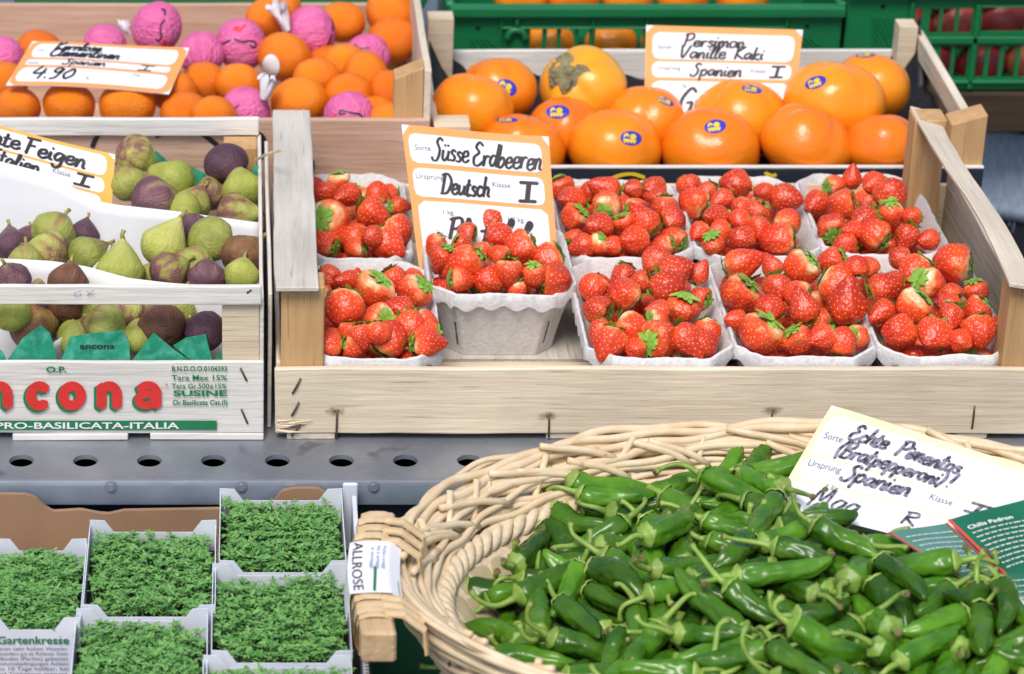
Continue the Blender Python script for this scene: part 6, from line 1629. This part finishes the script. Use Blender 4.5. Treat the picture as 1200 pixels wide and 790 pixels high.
# handle: timber grip bound with split cane, with a paper tag folded round it
hn = MB(); ha, hb = AZ(441, 606, .064), AZ(440, 736, .060); hw_ = .0115
HX = lambda y: ha.x + (hb.x - ha.x) * (y - ha.y) / (hb.y - ha.y) + .006 * math.sin(math.pi * (y - ha.y) / (hb.y - ha.y)) * -1
hn.box(-.0105, .0125, hb.y - .012, ha.y + .008, .040, .064, bev=.002, n=12, wob=.0008, seed=71, xf=lambda p: Vector((p.x + HX(p.y), p.y, p.z)))
hd = part(hn, 'handle', 'tan_y', wb)
def wrap(y0, y1, n, r_, name, m, seed):
    mb = MB(); r3 = random.Random(seed)
    for k in range(n):
        y = y0 + (y1 - y0) * k / max(n - 1, 1); x = HX(y); pts = []
        zc = .052; dy = r3.uniform(.002, .005)
        for i in range(17):
            a = 2 * math.pi * i / 16; e = 5.0
            cx, cz = math.cos(a), math.sin(a); q = (abs(cx) ** e + abs(cz) ** e) ** (-1 / e)
            pts.append((x + .001 + cx * q * (.0128 + .0008 * (k % 2)), y + dy * math.sin(a), zc + cz * q * (.0135 + .0007 * (k % 2))))
        # a flat band
        vs, fs = [], []
        for i, p in enumerate(pts):
            for s in (-1, 1): vs.append((p[0], p[1] + s * r_, p[2]))
            vs.append((pts[8][0] * .0 + p[0], p[1], p[2] + .0004))
        for i in range(16): b = 3 * i; fs += [(b, b + 2, b + 5, b + 3), (b + 2, b + 1, b + 4, b + 5)]
        mb.add(vs, fs)
    for k in range(3):      # bands running out to the rim
        y = y0 + (y1 - y0) * (k + .5) / 3; x = HX(y); mb.tube([(x + .008, y, .066), (x + .020, y - .003, .066), (x + .034, y - .006, .056), (x + .036, y - .006, .038)], .0045, 6, flat=.35)
    return sub(mb.build(name, M[m], wb), hd) if False else mb.build(name, M[m], wb)
ya, yb = AZ(440, 604, .066).y, AZ(440, 638, .066).y
wrap(ya, yb, 5, .0046, 'cane_binding', 'cane', 1)
yc, yd = AZ(440, 696, .066).y, AZ(440, 722, .066).y
wrap(yc, yd, 5, .0046, 'cane_binding', 'cane', 2)
y1_, y0_ = AZ(430, 634, .068).y, AZ(430, 694, .068).y
def tag_fn(s, t):       # folded paper: left side face, then the top
    y = y0_ + (y1_ - y0_) * t; x = HX(y); L = .022 + .036; d = s * L
    if d < .022: return Vector((x - .0135 - .002 * (1 - d / .022), y, .0665 - (.022 - d)))
    d -= .022; return Vector((x - .0135 + min(d, .05), y, .0668 + .0012 * math.sin(d * 90) - max(0, d - .028) * .6))
mb = MB(); mb.patch(tag_fn, 40, 10, .0003); tg = mb.build('paper_tag', M['paper'], wb, smooth=True, angle=45)
TG = lambda x, y, l=0: tag_fn(min(max(x, 0), 1), min(max(y, 0), 1)) + Vector((-.0006, 0, .0006))
mb = MB(); text_to(mb, 'ALLROSE', .0, .0, 1, lambda x, y, l=0: TG(.44 + y * .17, .97 - x * .95), width=.98); tl = mb.build('black_lettering', M['ink'], wb)
mb = MB()
for k in range(3): text_to(mb, 'Frutta e ortaggi'[k * 3:], .0, .0, 1, lambda x, y, l=0, k=k: TG(.80 - .07 * k + y * .06, .90 - x * .5), width=.9)
mb.build('blue_lettering', M['blue_ink'], wb)
mb = MB(); mb.add([TG(.70, .50), TG(.985, .34), TG(.985, .02), TG(.66, .02)], [(0, 1, 2, 3)]); mb.build('green_corner', M['green_ink'], wb)

# ================================================================== BROCHURES on the peppers
def quad_sheet(px4, Ys, m, label, name='brochure', curl=.004):
    c = [AY(px4[i][0], px4[i][1], Ys[i]) for i in range(4)]; f0 = bil(c, curl, curl * .5); mb = MB(); mb.patch(lambda s, t: f0(s, t), 18, 12, .0005)
    o = mb.build(name, M[m], smooth=True, angle=50, label=label, cat='brochure', group='green brochures on the peppers')
    return o, f0
def trim(o, f0, sides, w_=.022):
    mb = MB()
    for s in sides:
        n = 16
        for k in range(n):
            a, b = k / n, (k + 1) / n
            q = {'b': [(a, 0), (b, 0), (b, w_), (a, w_)], 't': [(a, 1 - w_), (b, 1 - w_), (b, 1), (a, 1)], 'l': [(0, a), (w_, a), (w_, b), (0, b)], 'r': [(1 - w_, a), (1, a), (1, b), (1 - w_, b)]}[s]
            mb.add([f0(x, y, .0007) for x, y in q], [(0, 1, 2, 3)])
    sub(mb.build('red_edge', M['red_edge']), o)
def small_lines(o, f0, y0, y1, n, x0, x1, seed, head=None):
    mb = MB(); r3 = random.Random(seed)
    for k in range(n):
        y = y1 - (y1 - y0) * k / n; x = x0
        while x < x1 - .03:
            L = r3.uniform(.02, .09); 
            pts = [(x + L * i / 6, y + .006 * (-1) ** i) for i in range(7)]; ribbon(mb, pts, .011, lambda a, b, l=0: f0(a, b, .0008), vary=False); x += L + .025
    if head: text_to(mb, head, x0, y1 + .06, .075, lambda a, b, l=0: f0(a, b, .0008), bold=.02, width=.52)
    sub(mb.build('white_small_print', M['white_ink']), o)
ZB1 = [-.262, -.258, -.305, -.305]
o, f0 = quad_sheet([(1111, 612), (1216, 581), (1185, 681), (1262, 664)], [-.235, -.235, -.300, -.300], 'brochure', 'upper green brochure page headed Chilis Padron with red edge', curl=.003)
trim(o, f0, 'lb', .03); small_lines(o, f0, .10, .72, 9, .10, .98, 3, 'Chilis Padron')
o, f0 = quad_sheet([(1040, 626), (1110, 613), (1134, 685), (1184, 682)], [-.262, -.238, -.305, -.301], 'brochure_back', 'folded back flap of green brochure lying on the peppers', curl=.002)
trim(o, f0, 'lbr', .03); small_lines(o, f0, .10, .86, 9, .12, .92, 5)
o, f0 = quad_sheet([(1158, 676), (1230, 668), (1204, 738), (1262, 730)], [-.312, -.312, -.345, -.345], 'brochure', 'lower green brochure page poking out beneath the folded one', curl=.002)
trim(o, f0, 'lb', .05); small_lines(o, f0, .10, .86, 7, .12, .92, 7)
# ================================================================== GREEN PEPPERS (settled heap: variant, place, rotation)
PEPPERS = [
(6,6,0.5835,-0.3181,0.0166,0.158,0.859,-0.478,-0.093), (8,8,0.593,-0.2215,0.0171,0.107,0.962,-0.221,0.121), (10,10,0.3057,-0.2952,0.0084,0.35,0,0.362,0.864), (11,11,0.4237,-0.1853,0.0139,0.097,-0.962,-0.203,0.152),
(14,0,0.454,-0.1927,0.0176,0.768,-0.581,-0.062,0.262), (16,2,0.2863,-0.3081,0.0031,0.037,-0.191,-0.369,0.909), (20,6,0.3232,-0.3437,0.0108,0,-0.571,0.803,0.174), (21,7,0.3974,-0.286,0.0252,0.228,0.455,0.811,0.29),
(22,8,0.3062,-0.1779,0.0073,0.024,0.854,0.31,0.417), (34,6,0.3185,-0.255,0.0126,0.639,0.741,-0.206,-0.012), (47,5,0.5656,-0.3583,0.0224,0.014,-0.423,0.818,-0.39), (49,7,0.5583,-0.3361,0.0181,0.087,0.337,-0.604,-0.717),
(50,8,0.477,-0.4042,0.0269,0.74,-0.013,0.111,-0.664), (53,11,0.4055,-0.3182,0.0237,0.032,0.125,-0.424,-0.896), (59,3,0.3479,-0.2123,0.0196,0.637,0.102,-0.045,0.763), (61,5,0.5382,-0.3661,0.0231,0.506,0.687,0.391,0.345),
(62,6,0.3057,-0.345,0.0078,0.111,-0.638,0.761,0.033), (63,7,0.258,-0.2231,-0.008,0.38,0.904,-0.183,0.072), (73,3,0.3531,-0.3384,0.0155,0.022,0.855,-0.502,-0.129), (77,7,0.3794,-0.2881,0.0251,0.43,-0.696,0.513,-0.258),
(83,13,0.3567,-0.293,0.0195,0.238,-0.656,0.702,-0.144), (84,0,0.5716,-0.2742,0.016,0.815,0.4,0.247,0.338), (85,1,0.3812,-0.2122,0.0367,0.203,-0.179,-0.822,0.502), (88,4,0.2932,-0.2645,0.0069,0.533,-0.136,0.01,0.835),
(90,6,0.2698,-0.3454,-0.0041,0.762,0.511,-0.226,-0.328), (93,9,0.4037,-0.3376,0.0211,0.865,0.479,0.103,0.107), (96,12,0.2657,-0.2974,-0.0003,0.257,-0.958,-0.081,-0.096), (99,1,0.276,-0.3772,-0.0078,0.238,0.824,-0.48,-0.182),
(102,4,0.2566,-0.1909,-0.0111,0.519,-0.473,0.57,-0.426), (103,5,0.4022,-0.2053,0.0395,0.548,-0.741,0.34,-0.188), (106,8,0.4412,-0.3717,0.0178,0.82,0.56,0.115,-0.022), (107,9,0.2667,-0.3178,0.0027,0.17,0.212,0.869,-0.413),
(110,12,0.3011,-0.2098,0.0027,0.881,-0.378,0.084,-0.272), (112,0,0.334,-0.23,0.0325,0.225,0.752,0.605,0.136), (116,4,0.4324,-0.2233,0.0354,0.147,0.645,-0.734,-0.157), (118,6,0.3455,-0.119,0.0192,0.595,-0.744,-0.304,-0.026),
(120,8,0.5048,-0.3892,0.0336,0.912,-0.317,0.088,-0.246), (121,9,0.4759,-0.3132,0.0361,0.063,-0.082,0.992,0.074), (128,2,0.3277,-0.3412,0.0269,0.4,-0.904,0.15,0.001), (135,9,0.3968,-0.1043,0.0297,0.277,0.77,0.31,0.484),
(139,13,0.4257,-0.388,0.0238,0.065,0.22,-0.418,0.879), (140,0,0.4356,-0.2905,0.0303,0.876,-0.169,0.097,0.442), (142,2,0.2246,-0.2581,-0.015,0.607,-0.522,-0.371,0.471), (145,5,0.3606,-0.319,0.0274,0.434,0.478,-0.502,-0.575),
(147,7,0.4023,-0.2698,0.0375,0.531,-0.704,0.351,-0.314), (148,8,0.2542,-0.2366,0.001,0.297,-0.934,0.178,0.089), (149,9,0.4609,-0.3433,0.0414,0.303,-0.424,-0.787,0.331), (150,10,0.4171,-0.2414,0.0389,0.532,0.818,-0.209,0.06),
(152,12,0.4246,-0.3536,0.0327,0.077,-0.791,-0.526,0.302), (153,13,0.4491,-0.2662,0.0347,0.077,0.275,0.952,0.108), (154,0,0.5174,-0.3599,0.0362,0.771,0.556,-0.086,-0.298), (156,2,0.5177,-0.379,0.0365,0.976,-0.063,0.077,-0.195),
(157,3,0.3038,-0.414,0.005,0.506,0.848,-0.02,-0.157), (158,4,0.4516,-0.2864,0.0389,0.286,0.617,-0.1,-0.726), (159,5,0.4059,-0.3454,0.0347,0.667,0.267,-0.084,-0.691), (160,6,0.4235,-0.1966,0.0378,0.838,-0.058,0.341,0.422),
(161,7,0.4249,-0.2749,0.0394,0.8,-0.087,0.349,0.481), (163,9,0.385,-0.4238,0.0348,0.667,0.728,0.037,-0.154), (168,0,0.2696,-0.1809,0.004,0.193,0.791,-0.223,-0.537), (171,3,0.3016,-0.2538,0.0257,0.078,-0.872,0.445,0.188),
(174,6,0.2368,-0.3142,0.0035,0.185,0.193,0.951,-0.158), (176,8,0.3689,-0.3342,0.02,0.447,0.383,-0.401,-0.702), (177,9,0.2348,-0.337,0.0064,0.072,-0.994,0.079,-0.035), (181,13,0.3356,-0.3059,0.0246,0.356,-0.753,-0.357,0.423),
(184,2,0.3284,-0.2754,0.0132,0.971,-0.197,0,-0.135), (185,3,0.3888,-0.3382,0.0388,0.489,-0.773,0.35,-0.202), (189,7,0.4664,-0.4073,0.0421,0.792,-0.121,-0.117,0.586), (191,9,0.3028,-0.3713,0.0157,0.79,-0.436,-0.296,0.312),
(194,12,0.3535,-0.2747,0.0366,0.915,-0.287,-0.032,0.283), (196,0,0.4344,-0.2953,0.0515,0.571,-0.61,-0.242,0.493), (200,4,0.3977,-0.2977,0.0422,0.44,0.02,0.521,0.731), (201,5,0.522,-0.3458,0.049,0.703,0.441,-0.247,-0.499),
(203,7,0.3105,-0.2196,0.0204,0.646,-0.138,-0.52,0.542), (204,8,0.4375,-0.3299,0.034,0.204,-0.517,-0.831,0.027), (205,9,0.4667,-0.2589,0.0427,0.222,-0.967,0.056,0.11), (211,1,0.3501,-0.1345,0.0172,0.156,-0.379,0.755,0.511),
(215,5,0.3368,-0.3255,0.0418,0.054,0.422,0.803,0.418), (216,6,0.213,-0.2887,-0.015,0.27,0.092,0.488,0.825), (220,10,0.4656,-0.3039,0.0421,0.993,0.09,-0.077,0.026), (221,11,0.2392,-0.2649,-0.0063,0.809,-0.062,0.087,0.578),
(222,12,0.3688,-0.1473,0.0168,0.105,0.074,-0.984,0.126), (223,13,0.3875,-0.3123,0.0454,0.507,-0.043,0.261,0.821), (224,0,0.5317,-0.4479,0.0606,0.974,0.164,0.003,0.156), (226,2,0.2204,-0.3127,-0.0145,0.132,-0.977,0.154,-0.069),
(227,3,0.3761,-0.1575,0.0019,0.904,0.372,0.203,0.046), (230,6,0.4364,-0.4023,0.0297,0.438,-0.766,-0.411,0.23), (231,7,0.4116,-0.1832,0.0332,0.618,0.601,0.482,-0.153), (232,8,0.488,-0.3292,0.0391,0.019,-0.011,-0.575,-0.818),
(236,12,0.419,-0.2258,0.0481,0.996,-0.047,-0.064,0.04), (237,13,0.2706,-0.2864,0.0099,0.278,0.563,0.755,-0.187), (238,0,0.3222,-0.1562,0.0103,0.939,0.32,0.102,0.071), (239,1,0.3671,-0.2437,0.0356,0.187,0.93,-0.305,-0.086),
(240,2,0.4184,-0.2567,0.0432,0.199,-0.052,0.368,0.907), (241,3,0.3481,-0.378,0.0207,0.462,-0.543,-0.44,0.546), (245,7,0.3822,-0.3599,0.0267,0.93,-0.248,0.26,-0.077), (248,10,0.3192,-0.2647,0.0261,0.633,0.462,-0.255,-0.566),
(252,0,0.3289,-0.2107,0.0198,0.183,-0.794,0.578,0.046), (253,1,0.253,-0.2654,-0.0036,0.612,-0.434,-0.334,0.57), (255,3,0.4421,-0.3843,0.0421,0.727,0.597,0.31,0.136), (256,4,0.2634,-0.3361,0.0132,0.446,0.876,-0.014,-0.184),
(257,5,0.3094,-0.297,0.0269,0.019,0.686,0.725,0.06), (258,6,0.4285,-0.2709,0.0599,0.065,-0.935,0.345,0.043), (259,7,0.2249,-0.2355,-0.0055,0.79,0.53,0.222,-0.215), (260,8,0.4848,-0.2811,0.046,0.057,-0.391,0.856,-0.332),
(264,12,0.2765,-0.1691,-0.0059,0.916,0.204,0.106,-0.328), (266,0,0.3679,-0.391,0.0231,0.649,-0.225,-0.204,0.697), (267,1,0.2706,-0.2586,0.0109,0.161,-0.146,0.96,0.176), (269,3,0.3784,-0.1057,0.0253,0.248,0.824,0.321,0.395),
(271,5,0.2898,-0.2924,0.021,0.777,-0.43,0.204,-0.413), (273,7,0.2707,-0.2194,0.0115,0.487,0.86,-0.142,0.055), (276,10,0.3894,-0.2804,0.0466,0.807,0.575,-0.093,0.095), (278,12,0.4503,-0.4011,0.0378,0.414,0.723,0.458,0.31),
(279,13,0.371,-0.2271,0.0395,0.28,-0.909,0.308,-0.024), (282,2,0.3965,-0.2428,0.0481,0.595,0.752,0.191,0.208), (283,3,0.5036,-0.3982,0.0441,0.044,-0.094,0.504,0.857), (285,5,0.3089,-0.1391,0.0112,0.485,0.873,-0.041,0.044),
(287,7,0.2841,-0.1528,0.0007,0.158,0.374,0.406,0.819), (289,9,0.3992,-0.3703,0.0384,0.104,-0.459,0.486,0.737), (290,10,0.3787,-0.4159,0.0498,0.858,0.208,-0.095,-0.459), (292,12,0.4725,-0.4341,0.0441,0.68,0.459,0.338,0.461),
(293,13,0.2639,-0.3138,0.0213,0.311,0.759,-0.543,-0.18), (295,1,0.3322,-0.3633,0.0227,0.235,0.957,0.167,0.025), (296,2,0.4829,-0.368,0.0407,0.51,0.611,0.527,0.299), (297,3,0.3372,-0.3523,0.0349,0.129,0.992,0.001,0.004),
(298,4,0.477,-0.3191,0.0493,0.849,0.525,-0.057,0), (299,5,0.3344,-0.2697,0.0374,0.823,0.486,0.234,0.177), (300,6,0.3443,-0.3879,0.0393,0.042,-0.08,0.993,0.071), (301,7,0.347,-0.1713,0.0237,0.645,-0.611,0.393,-0.238),
(303,9,0.4939,-0.3796,0.0525,0.359,0.543,-0.627,-0.428), (304,10,0.3023,-0.1476,0.0237,0.946,0.321,-0.017,-0.044), (308,0,0.432,-0.3521,0.0442,0.605,0.203,0.408,0.653), (309,1,0.4,-0.2917,0.0612,0.617,-0.756,0.208,-0.064),
(311,3,0.2349,-0.2509,0.0054,0.835,-0.512,-0.19,-0.073), (313,5,0.5259,-0.38,0.0527,0.173,-0.154,0.971,-0.052), (316,8,0.5142,-0.358,0.0578,0.175,-0.64,0.746,0.056), (318,10,0.3573,-0.2943,0.047,0.095,-0.103,0.274,0.951),
(321,13,0.2595,-0.272,0.0189,0.215,-0.551,0.742,0.315), (324,2,0.2142,-0.2925,0.0009,0.291,-0.314,-0.13,0.894), (326,4,0.4389,-0.4339,0.0437,0.222,0.966,-0.128,-0.008), (327,5,0.281,-0.1936,0.012,0.091,-0.246,0.917,0.299),
(328,6,0.4629,-0.3715,0.0545,0.01,-0.252,0.966,-0.06), (329,7,0.2921,-0.2702,0.0293,0.428,-0.775,0.464,-0.027), (330,8,0.4055,-0.3467,0.0505,0.962,0.139,0.043,0.23), (335,13,0.3805,-0.3836,0.0368,0.232,0.723,0.602,0.249),
(336,0,0.3288,-0.2277,0.0466,0.909,-0.099,-0.011,0.404), (338,2,0.4147,-0.4109,0.0231,0.141,0.642,-0.464,-0.594), (341,5,0.2958,-0.3381,0.0177,0.023,-0.695,0.688,0.208), (342,6,0.4665,-0.2997,0.057,0.124,-0.193,-0.116,0.966),
(343,7,0.4008,-0.385,0.0463,0.873,0.444,0.087,-0.181), (346,10,0.3363,-0.3766,0.0331,0.026,0.208,-0.948,-0.24), (352,2,0.3027,-0.2003,0.0149,0.912,-0.259,0.088,0.306), (355,5,0.3815,-0.1544,0.0269,0.037,-0.175,0.97,0.164),
(356,6,0.3494,-0.4196,0.0308,0.403,-0.359,0.782,-0.313), (357,7,0.2458,-0.3589,0.0029,0.835,0.344,0.427,-0.049), (358,8,0.4883,-0.3449,0.0588,0.263,0.298,-0.865,-0.308), (361,12,0.3947,-0.1325,0.0259,0.604,0.793,-0.026,0.071),
(362,13,0.4576,-0.3934,0.0533,0.935,-0.145,-0.109,0.304), (364,1,0.3605,-0.2743,0.0514,0.085,-0.466,0.871,-0.132), (365,2,0.3535,-0.3144,0.0413,0.935,0.31,-0.091,-0.144), (366,3,0.3322,-0.4169,0.0174,0.264,0.655,-0.527,-0.473),
(367,4,0.3207,-0.3001,0.0404,0.852,-0.393,0.184,0.295), (368,5,0.3843,-0.31,0.057,0.544,0.835,0.036,0.075), (374,11,0.2652,-0.2369,0.0128,0.141,-0.11,-0.98,-0.085), (375,12,0.2973,-0.3885,0.029,0.067,-0.087,-0.548,0.829),
(381,4,0.4692,-0.3432,0.0548,0.338,0.18,-0.355,-0.852), (382,5,0.3834,-0.2266,0.0512,0.233,0.488,-0.772,-0.333), (384,7,0.24,-0.2924,0.0118,0.607,0.45,0.552,0.353), (387,10,0.2694,-0.407,0.0217,0.627,0.534,0.519,0.229),
(388,11,0.5184,-0.4144,0.0493,0.007,-0.039,-0.961,-0.275), (389,12,0.3758,-0.1651,0.0396,0.907,-0.204,0.126,-0.347), (390,13,0.3607,-0.1872,0.0299,0.338,0.19,-0.67,-0.632), (394,3,0.2936,-0.3609,0.0249,0.099,0.485,-0.618,-0.611),
(395,4,0.2789,-0.3507,0.0182,0.627,0.026,0.603,-0.493), (396,5,0.4146,-0.1273,0.0387,0.164,0.07,0.979,0.098), (397,6,0.321,-0.2175,0.0365,0.052,-0.413,0.909,-0.013), (398,7,0.4462,-0.3413,0.0495,0.173,-0.798,0.577,0.01),
(403,12,0.2516,-0.2548,0.0193,0.057,-0.964,-0.25,-0.075), (405,0,0.275,-0.3724,0.0132,0.937,0.028,0.343,0.061), (406,1,0.3651,-0.3365,0.0452,0.615,0.699,-0.156,-0.33), (408,3,0.4915,-0.4189,0.046,0.362,0.679,0.552,-0.321),
(410,5,0.2455,-0.2002,0.0129,0.783,0.315,0.261,0.468), (413,8,0.2768,-0.1648,0.0125,0.68,0.565,0.105,-0.455), (415,10,0.2992,-0.1261,0.0192,0.862,0.487,0.141,-0.012), (418,13,0.4538,-0.3234,0.0614,0.204,-0.801,0.541,-0.154),
(420,1,0.3914,-0.1585,0.043,0.313,0.366,0.761,0.434), (428,9,0.4028,-0.4151,0.043,0.606,0.057,0.241,0.756),
]
pep = [pepper_meshes(k) for k in range(14)]
pep_me = [(a.mesh('pepper', M['pepper'], True), b.mesh('stem', [M['pstem'], M['pcut']], True)) for a, b in pep]
peps = []
for e in PEPPERS:
    k, v_, x, y, z, qw, qx, qy, qz = e
    x = .46 + (x - .46) * 1.14 if x < .46 else x; z += .007      # the heap slumps to the left
    L0 = Vector((x, y, z)); q = Quaternion((qw, qx, qy, qz)); pu, pv = proj(L0)
    if math.hypot((x - BC.x) / BA, (y - BC.y) / BB) > (.76 if x < .24 else .88) and z < .06: continue
    if pu > 925 and z > .028 and pv < 572 + (pu - 925) * .42: continue        # the sign leans here
    if pu > 1020 and z > .026 and pv < (648 if pu < 1118 else 676 + (pu - 1120) * .6): continue      # the brochures lie here
    if pv < 552 + (700 - pu) * .52 and pu < 700: continue         # the lining stays bare here
    axv = q @ Vector((-1, 0, 0))
    if abs(axv.z) > .35:        # lay steep ones down
        q = axv.rotation_difference(Vector((axv.x, axv.y, .12 if axv.x > 0 else -.05))) @ q
    qw, qx, qy, qz = q
    o = bpy.data.objects.new('green_pepper', pep_me[v_][0]); col.objects.link(o)
    o.location = L0; o.rotation_mode = 'QUATERNION'; o.rotation_quaternion = (qw, qx, qy, qz)
    s = 1.0 + .08 * math.sin(k * 2.7); o.scale = (s, s, s)
    c = bpy.data.objects.new('stem', pep_me[v_][1]); col.objects.link(c); c.parent = o
    ax = Quaternion((qw, qx, qy, qz)) @ Vector((-1, 0, 0)); a, b = ax.dot(_X), ax.dot(_U); tow = -ax.dot(_F)
    ds = 'stem towards the viewer' if tow > .75 else 'stem hidden behind' if tow < -.6 else 'stem ' + ['right', 'up and right', 'up', 'up and left', 'left', 'down and left', 'down', 'down and right'][int(((math.degrees(math.atan2(b, a)) + 22.5) % 360) // 45)]
    peps.append((o, *proj(o.location), ds)); o['pid'] = k
rank_labels(peps, lambda q: f'green pepper, {q[3]}', 'of the basket heap', 'pepper', 'green peppers heaped in the wicker basket', 15)
